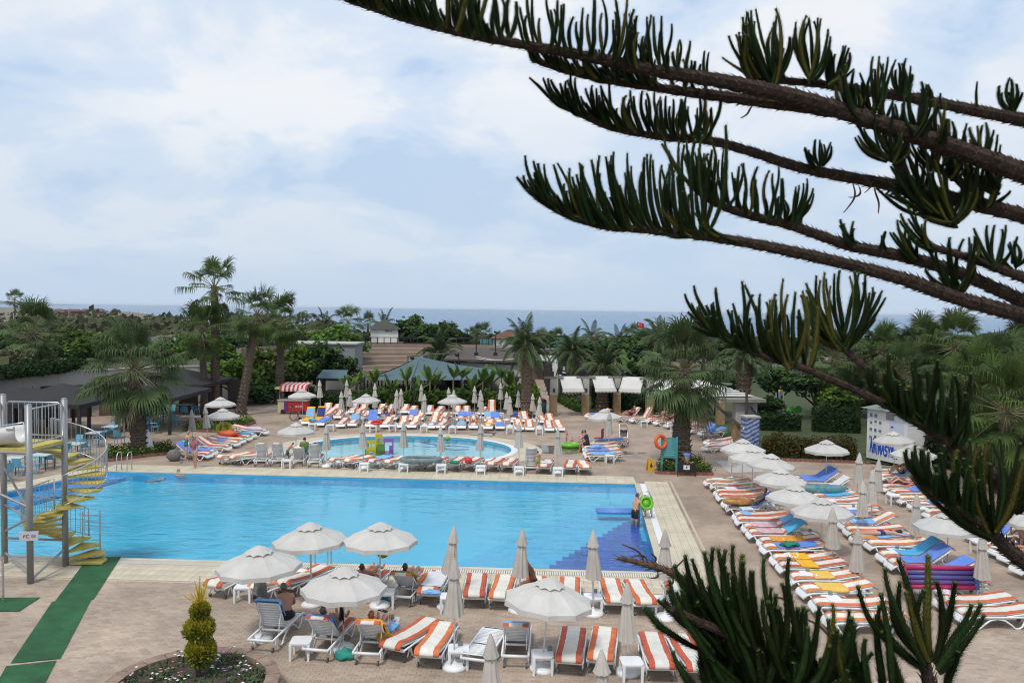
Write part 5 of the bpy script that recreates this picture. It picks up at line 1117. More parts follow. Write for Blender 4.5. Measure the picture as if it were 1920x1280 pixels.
# platform
pc = [L3(C0, 0), L3(P2, 0), L3(P4, 0), L3(P3, 0)]
MB().prism([(p[0], p[1]) for p in pc], ZP - 0.10, ZP).obj('platform', M_YTR, st)
MB().tube([L3(C0, ZP - 0.12), L3(P2, ZP - 0.12), L3(P4, ZP - 0.12), L3(P3, ZP - 0.12)], 0.05, 6, closed=True).obj('platform_frame', M_GREYM, st)
def railing(a, c, z0, h, n, name='railing'):
    a, c = Vector(a), Vector(c); d = (c - a); p = [a + d * 0.06 + Vector((0, 0, z0 + 0.05)), a + d * 0.06 + Vector((0, 0, z0 + h - 0.06)), a + d * 0.1 + Vector((0, 0, z0 + h)), a + d * 0.9 + Vector((0, 0, z0 + h)), a + d * 0.94 + Vector((0, 0, z0 + h - 0.06)), a + d * 0.94 + Vector((0, 0, z0 + 0.05))]
    rl = MB().tube(p, 0.022, 6, closed=True).obj(name, M_STEEL, st, True)
    for i in range(n): q = a.lerp(c, 0.06 + 0.88 * (i + 1) / (n + 1)); MB().tube([(q.x, q.y, z0 + 0.05), (q.x, q.y, z0 + h)], 0.011, 5).obj('baluster', M_STEEL, rl)
A_, B_, D_, E_ = (Vector(L3(p, 0)) for p in (C0, P2, P4, P3))
railing(B_, A_, ZP + 0.08, 1.05, 8); railing(E_, A_, ZP + 0.08, 1.05, 8); railing(D_, E_, ZP + 0.08, 1.05, 8)
# braces
br = MB()
for a, c in ((L3(P2, 2.1), L3(P3, 3.0)), (L3(P2, 1.9), L3(P3, 1.0)), (L3(P2, 1.85), L3(P3, 1.85)), (L3(C0, 0.55), L3(P2, 0.1)), (L3(P2, 0.35), L3(P3, 0.35)), (L3(C0, 0.8), L3(P3, 0.8)), (L3(P2, 2.2), L3(P4, 3.0))): MB().tube([a, c], 0.035, 6).obj('brace', M_GREYM, st)
# chute
def chute(u, v):
    p0 = Vector(L3(P2, ZP + 0.12)).lerp(Vector(L3(P4, ZP + 0.12)), 0.1) + Vector((-0.2, 0.35, 0)); x = -u * 4.2; z = -0.05 - 0.6 * u - 0.9 * u * u + 0.05 * math.sin(u * 9); a = math.pi * (v - 0.5) * 1.15
    return (p0.x + x, p0.y + 0.42 * math.sin(a), p0.z + z + 0.42 * (1 - math.cos(a)))
b = MB().grid(chute, 18, 10); o = b.obj('chute', mat('cream_fibreglass', (0.60, 0.60, 0.58), 0.35, 0.08, 2), st, True); sm = o.modifiers.new('thick', 'SOLIDIFY'); sm.thickness = 0.05
MB().tube([chute(0, 0.0), chute(0.05, 0.0)], 0.05, 6).obj('chute_lip', MT['cream_fibreglass'], st)
b = MB().tube([L3(P2, ZP + 0.15), tuple(Vector(L3(P2, ZP + 0.75)) + Vector((-0.15, 0, 0))), tuple(Vector(L3(P2, ZP + 0.62)) + Vector((-0.9, 0.1, 0))), tuple(Vector(L3(P2, ZP + 0.2)) + Vector((-1.5, 0.1, -0.3)))], 0.022, 6); b.obj('chute_rail', M_STEEL, st, True)
# small sign on the front post
sp = Vector(L3(P2, 1.42)); sg = MB().box(sp + Vector((0.06, -0.14, 0)), (0.48, 0.04, 0.26), rz=R(14)).obj('notice_board', mat('pale_sign_plate', (0.50, 0.52, 0.54), 0.5), st)
sm_ = Matrix.Rotation(R(14), 3, 'Z')
def on_sign(x, z): return sp + Vector((0.06, -0.14, 0)) + sm_ @ Vector((x, -0.024, z))
b = MB()
for k in range(9):
    a0, a1 = R(50 + k * 29), R(50 + (k + 1) * 29); b.add([on_sign(-0.02 + 0.055 * math.cos(a0), 0.055 * math.sin(a0)), on_sign(-0.02 + 0.055 * math.cos(a1), 0.055 * math.sin(a1)), on_sign(-0.02 + 0.035 * math.cos(a1), 0.035 * math.sin(a1)), on_sign(-0.02 + 0.035 * math.cos(a0), 0.035 * math.sin(a0))], [(0, 1, 2, 3)])
b.obj('printed_mark', mat('dark_red_print', (0.25, 0.03, 0.05), 0.7), sg)
b = MB()
for x, z, w, h in ((-0.13, 0.0, 0.018, 0.08), (-0.105, 0.03, 0.05, 0.018), (-0.11, 0.0, 0.035, 0.015)): b.add([on_sign(x - w / 2, z - h / 2), on_sign(x + w / 2, z - h / 2), on_sign(x + w / 2, z + h / 2), on_sign(x - w / 2, z + h / 2)], [(0, 1, 2, 3)])
for k in range(3): b.add([on_sign(0.06, 0.02 - 0.03 * k), on_sign(0.18, 0.02 - 0.03 * k), on_sign(0.18, 0.03 - 0.03 * k), on_sign(0.06, 0.03 - 0.03 * k)], [(0, 1, 2, 3)])
b.obj('printed_text', mat('navy_print', (0.03, 0.04, 0.12), 0.7), sg)
# low rail gate at the left edge and by the last step
rl = thing('guard_rail', 'low steel guard rail of bars at the left edge by the slide', 'railing', G(6, 1130))
MB().tube([(0, 0, 0), (0, 0, 1.25)], 0.03, 6).obj('post', M_STEEL, rl); MB().tube([(-1.3, 0.3, 0), (-1.3, 0.3, 1.25)], 0.03, 6).obj('post', M_STEEL, rl)
for k in range(7): MB().tube([(0, 0, 0.18 + k * 0.17), (-1.3, 0.3, 0.18 + k * 0.17)], 0.012, 5).obj('bar', M_STEEL, rl)
g = G(152, 1030); rl = thing('guard_rail', 'steel bar gate standing behind the foot of the spiral stair', 'railing', (C0.x + 0.15, C0.y + 0.9, 0))
MB().tube([(0.45, 0, 0), (0.45, 0, 1.5)], 0.022, 6).obj('post', M_STEEL, rl); MB().tube([(-0.1, 0, 0.2), (-0.1, 0, 1.45)], 0.018, 6).obj('post', M_STEEL, rl)
for k in range(6): MB().tube([(0.45, 0, 0.35 + k * 0.2), (-0.1, 0, 0.35 + k * 0.2)], 0.010, 5).obj('bar', M_STEEL, rl)
# ---- amphitheatre with railing and projection hut
am = thing('amphitheatre', 'tan stone amphitheatre steps behind the teal tent', 'amphitheatre', (-9.5, 84, 0))
for k in range(7):
    b = MB(); n_ = 18; r0, r1 = 9 + k * 1.7, 10.7 + k * 1.7; z = 0.35 + k * 0.42
    for i in range(n_):
        a0, a1 = R(35 + 125 * i / n_), R(35 + 125 * (i + 1) / n_); q = [(r0 * math.cos(a0), r0 * math.sin(a0)), (r1 * math.cos(a0), r1 * math.sin(a0)), (r1 * math.cos(a1), r1 * math.sin(a1)), (r0 * math.cos(a1), r0 * math.sin(a1))]; b.prism(q, -0.1, z)
    b.obj('step', M_AMPH if k % 2 else mat('lighter_step_stone', (0.28, 0.22, 0.17), 0.9, 0.12, 0.6), am)
b = MB()
for i in range(26):
    a0, a1 = R(28 + 140 * i / 26), R(28 + 140 * (i + 1) / 26); q = [(20.9 * math.cos(a0), 20.9 * math.sin(a0)), (21.5 * math.cos(a0), 21.5 * math.sin(a0)), (21.5 * math.cos(a1), 21.5 * math.sin(a1)), (20.9 * math.cos(a1), 20.9 * math.sin(a1))]; b.prism(q, -0.1, 3.35)
b.obj('back_wall', M_AMPH, am)
b = MB()
arc = [(21.2 * math.cos(R(28 + 140 * i / 60)), 21.2 * math.sin(R(28 + 140 * i / 60))) for i in range(61)]
b.tube([(x, y, 4.2) for x, y in arc], 0.05, 5); b.tube([(x, y, 3.5) for x, y in arc], 0.04, 5); rail = b.obj('balustrade', M_BLK, am)
for i, (x, y) in enumerate(arc): MB().box((x, y, 3.77), (0.10, 0.10, 0.88)).obj('bar', M_BLK, rail)
def hut(name, label, c, w, d, z0, z1, za, mw_, mr_, rz=0.1, over=0.35):
    t = thing(name, label, 'hut', c, rz); MB().box((0, 0, (z0 + z1) / 2), (w, d, z1 - z0)).obj('wall', mw_, t)
    b = MB(); x, y = w / 2 + over, d / 2 + over; b.add([(-x, -y, z1), (x, -y, z1), (x, y, z1), (-x, y, z1), (0, 0, za)], [(0, 1, 4), (1, 2, 4), (2, 3, 4), (3, 0, 4), (3, 2, 1, 0)]); b.obj('roof', mr_, t); return t
c = AT(721, 640, 108); h_ = hut('projection_hut', 'small white hut with a dark pyramid roof above the amphitheatre', (c.x, 108, 0), 3.6, 3.6, 3.4, 5.2, 6.6, M_WWALL, mat('dark_olive_roof', (0.055, 0.06, 0.05), 0.9, 0.15, 1), 0.15)
MB().box((0, 0, 1.7), (5, 5, 3.42)).obj('plinth_gap_fill', M_AMPH, h_); d_ = MB().box((-1.3, -1.83, 4.15), (0.9, 0.06, 1.5)).obj('door', mat('pale_door', (0.5, 0.5, 0.49), 0.6), h_); MB().box((-0.95, -1.88, 4.1), (0.06, 0.05, 0.12)).obj('handle', M_BLK, d_)
b = MB()
for x, z in ((0.2, 4.95), (0.5, 4.95), (0.9, 4.95)): b.box((x, -1.84, z), (0.22, 0.05, 0.12))
b.obj('vent', M_BLK, h_)
c = AT(953, 640, 112); h_ = hut('beach_hut', 'white beach hut with a low red-brown pyramid roof', (c.x, 112, 0), 4.2, 3.6, 0, 4.0, 5.3, M_WWALL, mat('red_brown_roof', (0.13, 0.06, 0.045), 0.9, 0.2, 1.5), 0.05)
for x in (-0.3, 0.6): w_ = MB().box((x, -1.82, 2.6), (0.8, 0.06, 0.8)).obj('window', mat('teal_glass', (0.08, 0.22, 0.24), 0.15), h_); MB().box((x, -1.85, 2.15), (0.9, 0.10, 0.07)).obj('sill', M_WWALL, w_)
t = thing('glass_screen', 'teal glass balustrade panels beside the white beach hut', 'screen', (-4.0, 111, 0))
for k in range(6): MB().box((k * 0.95, 0, 3.4), (0.9, 0.06, 1.2)).obj('panel', MT['teal_glass'], t)
# ---- teal tensile tent over the stage
def poly3(b, pts, mi=0): b.add(pts, [tuple(range(len(pts)))], mi)
tt = thing('stage_tent', 'teal shade tent with a pointed peak behind the banana plants', 'tent', (0, 0, 0))
ap = AT(787, 668, 76); l0 = AT(672, 712, 71); l1 = AT(700, 708, 82); r0 = AT(868, 712, 71); r1 = AT(948, 708, 74); rb = AT(948, 694, 78); bk1 = AT(830, 700, 86)
ring = [l0, AT(770, 713, 70), r0, r1, rb, bk1, l1]
b = MB()
for i in range(len(ring)):
    a, c = ring[i], ring[(i + 1) % len(ring)]
    def f(u, v): p = a.lerp(c, u).lerp(ap, v); p.z -= 0.28 * math.sin(math.pi * v) * (1 - 0.3 * u); return p
    b.grid(f, 5, 8)
b.obj('roof_cloth', M_TEAL, tt, True)
for p in ring: MB().tube([(p.x, p.y, 0), (p.x, p.y, p.z)], 0.06, 6).obj('post', M_GREYM, tt)
t = thing('shade_roof', 'small teal canopy roof left of the stage tent', 'canopy', py(625, 70)); zt = AT(625, 702, 70).z
MB().add([(-1.3, -0.9, zt - 0.25), (1.3, -0.9, zt - 0.25), (1.1, 0.9, zt + 0.35), (-1.1, 0.9, zt + 0.35)], [(0, 1, 2, 3)]).add([(-1.3, -0.9, zt - 0.30), (1.3, -0.9, zt - 0.30), (1.1, 0.9, zt + 0.30), (-1.1, 0.9, zt + 0.30)], [(3, 2, 1, 0)]).obj('roof_cloth', M_TEAL, t)
for x in (-1.2, 1.2):
    for y in (-.8, .8): MB().tube([(x, y, 0), (x, y, zt)], 0.05, 6).obj('post', mat('green_post', (0.02, 0.06, 0.045), 0.6), t)
t = thing('timber_fence', 'dark timber fence under the left side of the stage tent', 'fence', py(670, 72))
for k in range(26): MB().box((k * 0.32, 0, 1.2), (0.10, 0.08, 1.5)).obj('slat', M_DARK, t)
for z in (0.7, 1.9): MB().box((4.0, 0.06, z), (8.4, 0.06, 0.12)).obj('rail', M_DARK, t)
t = thing('grey_building', 'grey block building behind the thin tree left of the amphitheatre', 'building', py(612, 80)); MB().box((0, 0, 2.2), (6.5, 4, 4.4)).obj('wall', mat('mid_grey_render', (0.24, 0.245, 0.24), 0.9, 0.1, 0.6), t); MB().box((0, 0, 4.47), (6.9, 4.4, 0.14)).obj('roof', M_WALL, t)
for x in (-2.0, 1.6): w_ = MB().box((x, -2.02, 2.9), (1.0, 0.06, 1.1)).obj('window', M_BLK, t); MB().box((x, -2.06, 2.3), (1.2, 0.14, 0.08)).obj('sill', M_WALL, w_)
MB().box((0, -2.03, 1.0), (6.4, 0.05, 0.14)).obj('trim', M_BLK, t)
# ---- bar building on the right of the stage
bb = thing('bar_building', 'low pale building with dark flat roof right of the teal tent', 'building', (0, 0, 0)); wl = AT(862, 700, 82); wr = AT(984, 700, 79)
b = MB(); b.add([(wl.x, 82, 0), (wr.x, 79, 0), (wr.x, 79, 2.55), (wl.x, 82, 2.55), (wl.x, 97, 0), (wr.x, 97, 0), (wr.x, 97, 2.55), (wl.x, 97, 2.55)], [(0, 1, 2, 3), (1, 5, 6, 2), (4, 0, 3, 7)]); b.obj('wall', M_WALL, bb)
rf = MB(); zr = 2.75; rf.add([(wl.x - 1.6, 81.5, zr), (wr.x + 0.3, 78.5, zr), (wr.x + 0.3, 98, zr + 0.35), (wl.x - 1.6, 98, zr + 0.35), (wl.x - 1.6, 81.5, zr + 0.18), (wr.x + 0.3, 78.5, zr + 0.18), (wr.x + 0.3, 98, zr + 0.6), (wl.x - 1.6, 98, zr + 0.6)], [(3, 2, 1, 0), (4, 5, 6, 7), (0, 1, 5, 4), (1, 2, 6, 5), (2, 3, 7, 6), (3, 0, 4, 7)]); rfo = rf.obj('roof', M_ROOF, bb)
MB().box((wl.x - 0.8, 84.5, 1.3), (1.4, 2, 2.6)).obj('dark_porch', M_BLK, bb)
for x_ in (893, 929): q = AT(x_, 660, 86); MB().tube([(q.x, 86, 2.9), (q.x, 86, AT(x_, 627, 86).z)], 0.07, 6).box((q.x, 86, 3.2), (0.45, 0.3, 0.4)).obj('lamp_mast', M_BLK, rfo)
q0, q1 = AT(763, 668, 77), AT(862, 661, 77); b = MB(); b.tube([q0, q1], 0.06, 5)
for u in (0.1, 0.35, 0.7, 0.95): p = q0.lerp(q1, u); b.ball((p.x, p.y, p.z - 0.18), (0.22, 0.16, 0.2))
t = thing('light_truss', 'black stage light bar above the teal tent', 'light bar', (0, 0, 0)); b.obj('truss', M_BLK, t)
for u in (0.02, 0.98): p = q0.lerp(q1, u); MB().tube([(p.x, p.y, 0), p], 0.05, 5).obj('stand', M_BLK, t)
cb = MB()
for y0, y1, sag in ((668, 676, 4), (672, 668, 5)):
    pts = [AT(893 + 90 * u, y0 + (y1 - y0) * u + sag * math.sin(math.pi * u), 80) for u in [i / 10 for i in range(11)]]; cb.tube(pts, 0.025, 4)
cb.obj('cable', M_WHITE, rfo)
# ---- white portal and path posts
t = thing('white_portal', 'white beam portal over the path to the beach', 'portal', (0, 0, 0)); p0, p1 = AT(984, 670, 78), AT(1041, 670, 76)
MB().beam((p0.x, 78, p0.z + 0.05), (p1.x, 76, p0.z + 0.05), 0.5, 0.5).obj('beam', M_WWALL, t); MB().box((p1.x, 76.2, p0.z / 2), (0.5, 0.5, p0.z - 0.35)).obj('post', M_WWALL, t); MB().box((p0.x, 78.0, p0.z / 2), (0.3, 0.5, p0.z - 0.35)).obj('post', M_WWALL, t)
t = thing('flat_roof', 'long grey flat roof behind the white portal', 'roof', (0, 0, 0)); q0, q1 = AT(940, 652, 96), AT(1044, 654, 92); MB().beam((q0.x, 96, q0.z), (q1.x, 92, q0.z), 5, 0.3).obj('slab', mat('grey_roof_felt', (0.14, 0.14, 0.13), 0.9, 0.15, 0.8), t)
for q in (q0, q1): MB().box((q.x, 94, q0.z / 2), (0.3, 0.3, q0.z)).obj('post', M_WWALL, t)
t = thing('path_colonnade', 'row of dark brown posts along the path to the beach', 'posts', (0, 0, 0))
for k in range(7): q = AT(1020 + k * 2.6, 690, 92 - k * 4.2); zt = AT(0, 676 + k * 2.2, q.y).z; MB().box((q.x, q.y, 1.45), (0.28, 0.28, 2.9)).obj('post', M_DARK, t)
t = thing('tarpaulin', 'large teal tarpaulin wall behind the date palms', 'tarpaulin', (0, 0, 0)); q0, q1 = AT(1028, 640, 104), AT(1103, 640, 98); zt = AT(1040, 630, 102).z; zb = AT(1040, 690, 102).z
o = MB().add([(q0.x, 104, 0.2), (q1.x, 98, 0.2), (q1.x, 98, zt), (q0.x, 104, zt - 0.2)], [(0, 1, 2, 3)]).obj('sheet', mat('teal_tarpaulin', (0.04, 0.17, 0.17), 0.7, 0.15, 0.5), t); o.modifiers.new('t', 'SOLIDIFY').thickness = 0.05
for q in (q0, q1): MB().tube([(q.x, q.y, 0), (q.x, q.y, zt)], 0.06, 5).obj('pole', M_GREYM, t)
t = thing('bar_counter', 'dark bar counter with shelves behind the first awnings', 'bar', (0, 0, 0))
q0, q1 = AT(1050, 700, 76), AT(1195, 700, 74); MB().beam((q0.x, 76, 1.3), (q1.x, 74, 1.3), 0.5, 2.6).obj('body', M_BLK, t)
r = random.Random(3)
for k in range(14): q = AT(1050 + r.uniform(0, 28), 688 + r.uniform(0, 18), 75.4); MB().box((q.x, 75.35, q.z), (0.22, 0.1, 0.1)).obj('glassware', M_WHITE, t)
t = thing('slanted_roof', 'blue corrugated lean-to roof left of the large fan palm', 'roof', (0, 0, 0)); a, c, d, e = AT(1140, 712, 66), AT(1195, 688, 66), AT(1240, 690, 72), AT(1180, 712, 72)
o = MB().add([a, d, c], [(0, 1, 2)]).add([a, e, d], [(0, 1, 2)]).obj('sheet', mat('blue_roof_sheet', (0.10, 0.22, 0.38), 0.5, 0.15, 1), t); o.modifiers.new('t', 'SOLIDIFY').thickness = 0.06
for q in (a, d, c, e): MB().tube([(q.x, q.y, 0), q], 0.05, 5).obj('post', M_DARK, t)
# ---- stone-post pergola with white roller awnings
PP = [(1037, 779), (1097, 778), (1156, 777), (1217, 781), (1292, 786), (1350, 795)]; G_ = [G(*p) for p in PP]
for i, g in enumerate(G_):
    t = thing('pergola_post', '%s stone-clad pergola post from the left' % ORD[i], 'pergola post', g, 0.1, 'stone-clad pergola posts'); s = 0.52
    MB().box((0, 0, 0.8), (s, s, 1.6)).obj('stone_base', M_STN, t); MB().box((0, 0, 2.2), (s * 0.94, s * 0.94, 1.2)).obj('shaft', M_WALL, t)
    for y in (-.16, .16): MB().tube([(0, y, 2.85), (0, y + 0.0, 2.86)], 0.02, 4).box((0.0, y, 2.9), (1.5, 0.08, 0.14)).obj('beam', mat('weathered_beam', (0.20, 0.185, 0.16), 0.85, 0.15, 4), t)
    MB().box((0, -0.29, 1.95), (0.14, 0.08, 0.26)).obj('lantern', M_BLK, t)
for i in range(5):
    a, c = G_[i], G_[i + 1]; d = (c - a).normalized(); nn = Vector((d.y, -d.x, 0)); t = thing('awning', '%s white roller awning from the left on the pergola' % ORD[i], 'awning', (0, 0, 0), 0, 'white pergola awnings')
    p0, p1 = a + d * 0.42, c - d * 0.40
    def f(u, v):
        p = p0.lerp(p1, u) + nn * (-0.5 + 1.5 * v); k = max(0, v - 0.35) / 0.65; z = 2.95 - 0.05 * v - 0.85 * k - 0.06 * math.sin(math.pi * u) * math.sin(math.pi * v); return (p.x, p.y, z)
    o = MB().grid(f, 8, 8).obj('cloth', M_AWN, t, True); o.modifiers.new('t', 'SOLIDIFY').thickness = 0.012
    def f2(u, v): p = Vector(f(u, 1.0)); return (p.x + nn.x * 0.02, p.y + nn.y * 0.02, p.z - 0.22 * v + 0.03 * math.sin(u * 40) * v)
    o = MB().grid(f2, 40, 2).obj('valance', M_AWN, t, True); o.modifiers.new('t', 'SOLIDIFY').thickness = 0.01
    for q in (p0, p1): MB().beam((q.x, q.y, 2.98), tuple(Vector((q.x, q.y, 2.05)) + nn * 1.0), 0.05, 0.06).obj('arm', M_DARK, t)
# right end of the pergola: two big posts, slatted white roof and strut
g = G(1384, 836); t = thing('pergola_corner', 'large stone-clad pergola corner with slatted white roof', 'pergola', g, 0.08)
for x, y in ((0, 0), (0.95, 0.6)): MB().box((x, y, 0.7), (0.66, 0.66, 1.4)).obj('stone_base', M_STN, t); MB().box((x, y, 2.05), (0.6, 0.6, 1.3)).obj('shaft', M_WALL, t)
MB().box((0.1, 0.3, 2.8), (2.6, 1.9, 0.18)).obj('roof_beam', MT['weathered_beam'], t)
for k in range(5): MB().box((-0.9 - k * 0.1, 0.6 + k * 0.9, 2.98 + 0.05 * k), (3.8, 0.62, 0.05)).obj('roof_slat', M_AWN, t)
MB().beam((-0.1, -0.45, 1.3), (-1.7, 0.6, 2.75), 0.09, 0.16).obj('strut', mat('dark_strut', (0.07, 0.068, 0.06), 0.8), t); MB().beam((1.0, -0.2, 1.9), (0.6, -0.3, 2.4), 0.08, 0.12).obj('strut', MT['dark_strut'], t)
# ---- blue patterned pillar
g = G(1405, 846); M_PIL = None
m, n, l, b_ = node_mat('blue_wave_pattern'); tc = n.new('ShaderNodeTexCoord'); mp = n.new('ShaderNodeMapping'); mp.inputs[2].default_value = (0, R(28), 0); l.new(tc.outputs['Object'], mp.inputs[0]); wv = n.new('ShaderNodeTexWave'); wv.bands_direction = 'Z'; wv.inputs['Scale'].default_value = 1.4; wv.inputs['Distortion'].default_value = 2.2; wv.inputs['Detail'].default_value = 1; wv.inputs['Detail Scale'].default_value = 5; l.new(mp.outputs[0], wv.inputs['Vector'])
rp = n.new('ShaderNodeValToRGB'); rp.color_ramp.elements[0].color = (0.05, 0.09, 0.22, 1); rp.color_ramp.elements[1].color = (0.30, 0.36, 0.52, 1); rp.color_ramp.elements[0].position = 0.35; rp.color_ramp.elements[1].position = 0.6; l.new(wv.outputs[0], rp.inputs[0]); l.new(rp.outputs[0], b_.inputs['Base Color'])
t = thing('patterned_pillar', 'square pillar wrapped in a blue wavy pattern by the pergola', 'pillar', g, 0.12); MB().box((0, 0, 1.0), (0.78, 0.78, 2.0)).obj('shaft', m, t); MB().box((0, 0, 2.04), (0.9, 0.9, 0.08)).obj('cap', M_WALL, t)
for x in (-.42, .42): MB().ball((x, -0.1, 1.35), 0.06).obj('hook', M_WHITE, t)
t = thing('timber_pole', 'bare dark pole rising behind the blue pillar', 'pole', (g.x + 0.1, g.y + 1.2, 0)); MB().tube([(0, 0, 0), (0.02, 0, 3.4)], [0.10, 0.08], 7).obj('shaft', M_BARK, t)
# ---- animation hut
HL, HR = G(1624, 861), G(1699, 877); hd = (HR - HL); hw = hd.length; rz = math.atan2(hd.y, hd.x); hc = (HL + HR) / 2
t = thing('animation_hut', 'white hut with blue jagged lettering and rows of small posters', 'hut', hc, rz); D_h = 2.4; Hh = 2.75
MB().box((0, D_h / 2, 0.12 + Hh / 2), (hw, D_h, Hh)).obj('wall', M_WWALL, t); MB().box((0, D_h / 2, 0.06), (hw - 0.3, D_h - 0.3, 0.12)).obj('plinth_gap_fill', M_BLK, t)  # black block paints the shaded gap under the raised hut
b = MB(); z = Hh + 0.12; x = hw / 2 + 0.25; b.add([(-x, -0.3, z), (x, -0.3, z), (x, D_h + .3, z), (-x, D_h + .3, z), (0, D_h / 2, z + 0.55)], [(0, 1, 4), (1, 2, 4), (2, 3, 4), (3, 0, 4), (3, 2, 1, 0)]); b.obj('roof', mat('grey_green_roof', (0.16, 0.20, 0.19), 0.8, 0.1, 1), t)
M_PAP = mat('poster_paper', (0.55, 0.57, 0.60), 0.7); M_PH = mat('poster_photo', (0.10, 0.14, 0.18), 0.6, 0.6, 14); M_LET = mat('blue_lettering', (0.01, 0.07, 0.45), 0.6)
r = random.Random(8)
for row in range(4):
    for cc in range(3):
        if row == 0 and cc == 2: continue
        x, z = -hw / 2 + 0.26 + cc * 0.30, 2.52 - row * 0.40; po = MB().box((x, -0.006, z), (0.21, 0.012, 0.31)).obj('poster', M_PAP, t); MB().box((x, -0.014, z + r.uniform(-.03, .05)), (0.16, 0.006, r.uniform(0.10, 0.18))).obj('photo', M_PH, po)
pn = MB().box((0.62, -0.01, 1.75), (0.9, 0.02, 1.2)).obj('panel', mat('pale_blue_panel', (0.50, 0.55, 0.66), 0.6), t); MB().box((0.2, -0.012, 2.55), (0.5, 0.03, 0.35)).obj('window', M_GREYM, t)
MB().ball((0.35, -0.02, 2.02), (0.09, 0.012, 0.06), 10, 6).obj('logo', M_LET, pn)
# jagged letters A N I M A S Y O N
LT = {'A': [[(0, 0), (.35, 1), (.65, 1), (1, -.1), (.7, 0), (.62, .3), (.38, .3), (.28, -.05)]], 'N': [[(0, 0), (.05, 1), (.35, 1), (.65, .45), (.62, 1), (.95, 1.05), (.95, 0), (.68, -.15), (.33, .5), (.32, -.1)]], 'I': [[(.3, -.15), (.3, 1), (.7, 1.08), (.72, 0)]], 'M': [[(0, -.1), (.04, 1), (.3, 1), (.5, .55), (.7, 1.05), (.97, 1), (1, 0), (.78, -.2), (.72, .5), (.5, .1), (.28, .5), (.26, 0)]], 'S': [[(0, .1), (.1, -.1), (.9, 0), (1, .5), (.35, .65), (.38, .78), (.95, .75), (.9, 1.05), (.05, 1), (0, .5), (.65, .38), (.62, .22)]], 'Y': [[(.38, -.15), (.36, .4), (0, 1), (.33, 1.02), (.5, .68), (.7, 1.05), (1, 1), (.66, .4), (.65, 0)]], 'O': [[(.1, -.05), (.02, .9), (.3, 1.05), (.9, 1), (1, .1), (.7, -.12)]]}
x = -hw / 2 + 0.22
for k, ch in enumerate('ANIMASYON'):
    w = (0.14 if ch == 'I' else 0.21) * 0.98; pt = LT[ch][0]; zb = 0.50 - k * 0.012 + 0.03 * math.sin(k * 2.1); hh = 0.78 - 0.04 * k
    b = MB(); n_ = len(pt); fr_ = [(x + p[0] * w, -0.02, zb + p[1] * hh) for p in pt]; bk_ = [(q[0], -0.004, q[2]) for q in fr_]
    tri = tessellate_polygon([[Vector((p[0], p[2], 0)) for p in fr_]]); b.add(fr_ + bk_, [tuple(q) for q in tri] + [(i, (i + 1) % n_, n_ + (i + 1) % n_, n_ + i) for i in range(n_)]); b.obj('letter', M_LET, t); x += w * 1.0
# dark scaffold behind the hut, gym machines
t = thing('metal_stand', 'black metal frame stand right of the animation hut', 'stand', G(1728, 874))
for k in range(5): MB().tube([(k * 0.3, 0.1 * k, 0), (k * 0.3 + 0.2, 0.1 * k, 1.7)], 0.035, 5).obj('bar', M_BLK, t)
for z in (0.5, 1.1, 1.6): MB().tube([(0, 0, z), (1.5, 0.4, z)], 0.03, 5).obj('rail', M_BLK, t)
g = G(1461, 783); t = thing('gym_column', 'grey and blue exercise column on the lawn', 'exercise machine', g)
for x in (-.28, .28): MB().tube([(x, 0, 0), (x, 0, 1.9)], 0.05, 6).obj('post', mat('pale_blue_metal', (0.25, 0.42, 0.5), 0.4), t)
MB().tube([(0, 0.1, 0), (0, 0.1, 2.0)], 0.10, 8).obj('column', M_GREYM, t); MB().ball((0, 0.1, 2.05), 0.10).obj('cap', T_YEL2, t)
for x in (-1.4, 1.3): MB().tube([(0, 0, 0.5), (x * 0.5, -0.1, 0.25), (x, -0.2, 0.35)], 0.04, 5).obj('bar', MT['pale_blue_metal'], t)
for i, (x, y) in enumerate(((1482, 774), (1496, 773))):
    g = G(x, 782); z = AT(x, y - 7, g.y).z; t = thing('spin_trainer', '%s lime green exercise wheel on the lawn' % ('left' if i == 0 else 'right'), 'exercise machine', (g.x, g.y, 0)); b = MB(); b.tube([(0, -0.03, z * 0.9), (0, 0.03, z * 0.9)], 0.30, 16).obj('disc', mat('lime_plastic', (0.10, 0.45, 0.08), 0.4), t); MB().tube([(0, 0.06, 0), (0, 0.06, z * 0.9)], 0.04, 5).obj('stand', MT['pale_blue_metal'], t)
t = thing('bench_trainer', 'orange and yellow exercise seat left of the gym column', 'exercise machine', G(1445, 782)); MB().box((0, 0, 0.35), (0.6, 0.4, 0.08)).obj('seat', T_YEL2, t); MB().box((-0.25, 0, 0.65), (0.08, 0.4, 0.6)).obj('backrest', T_YEL2, t); MB().tube([(0, 0, 0), (0, 0, 0.33)], 0.05, 6).obj('stand', M_GREYM, t)
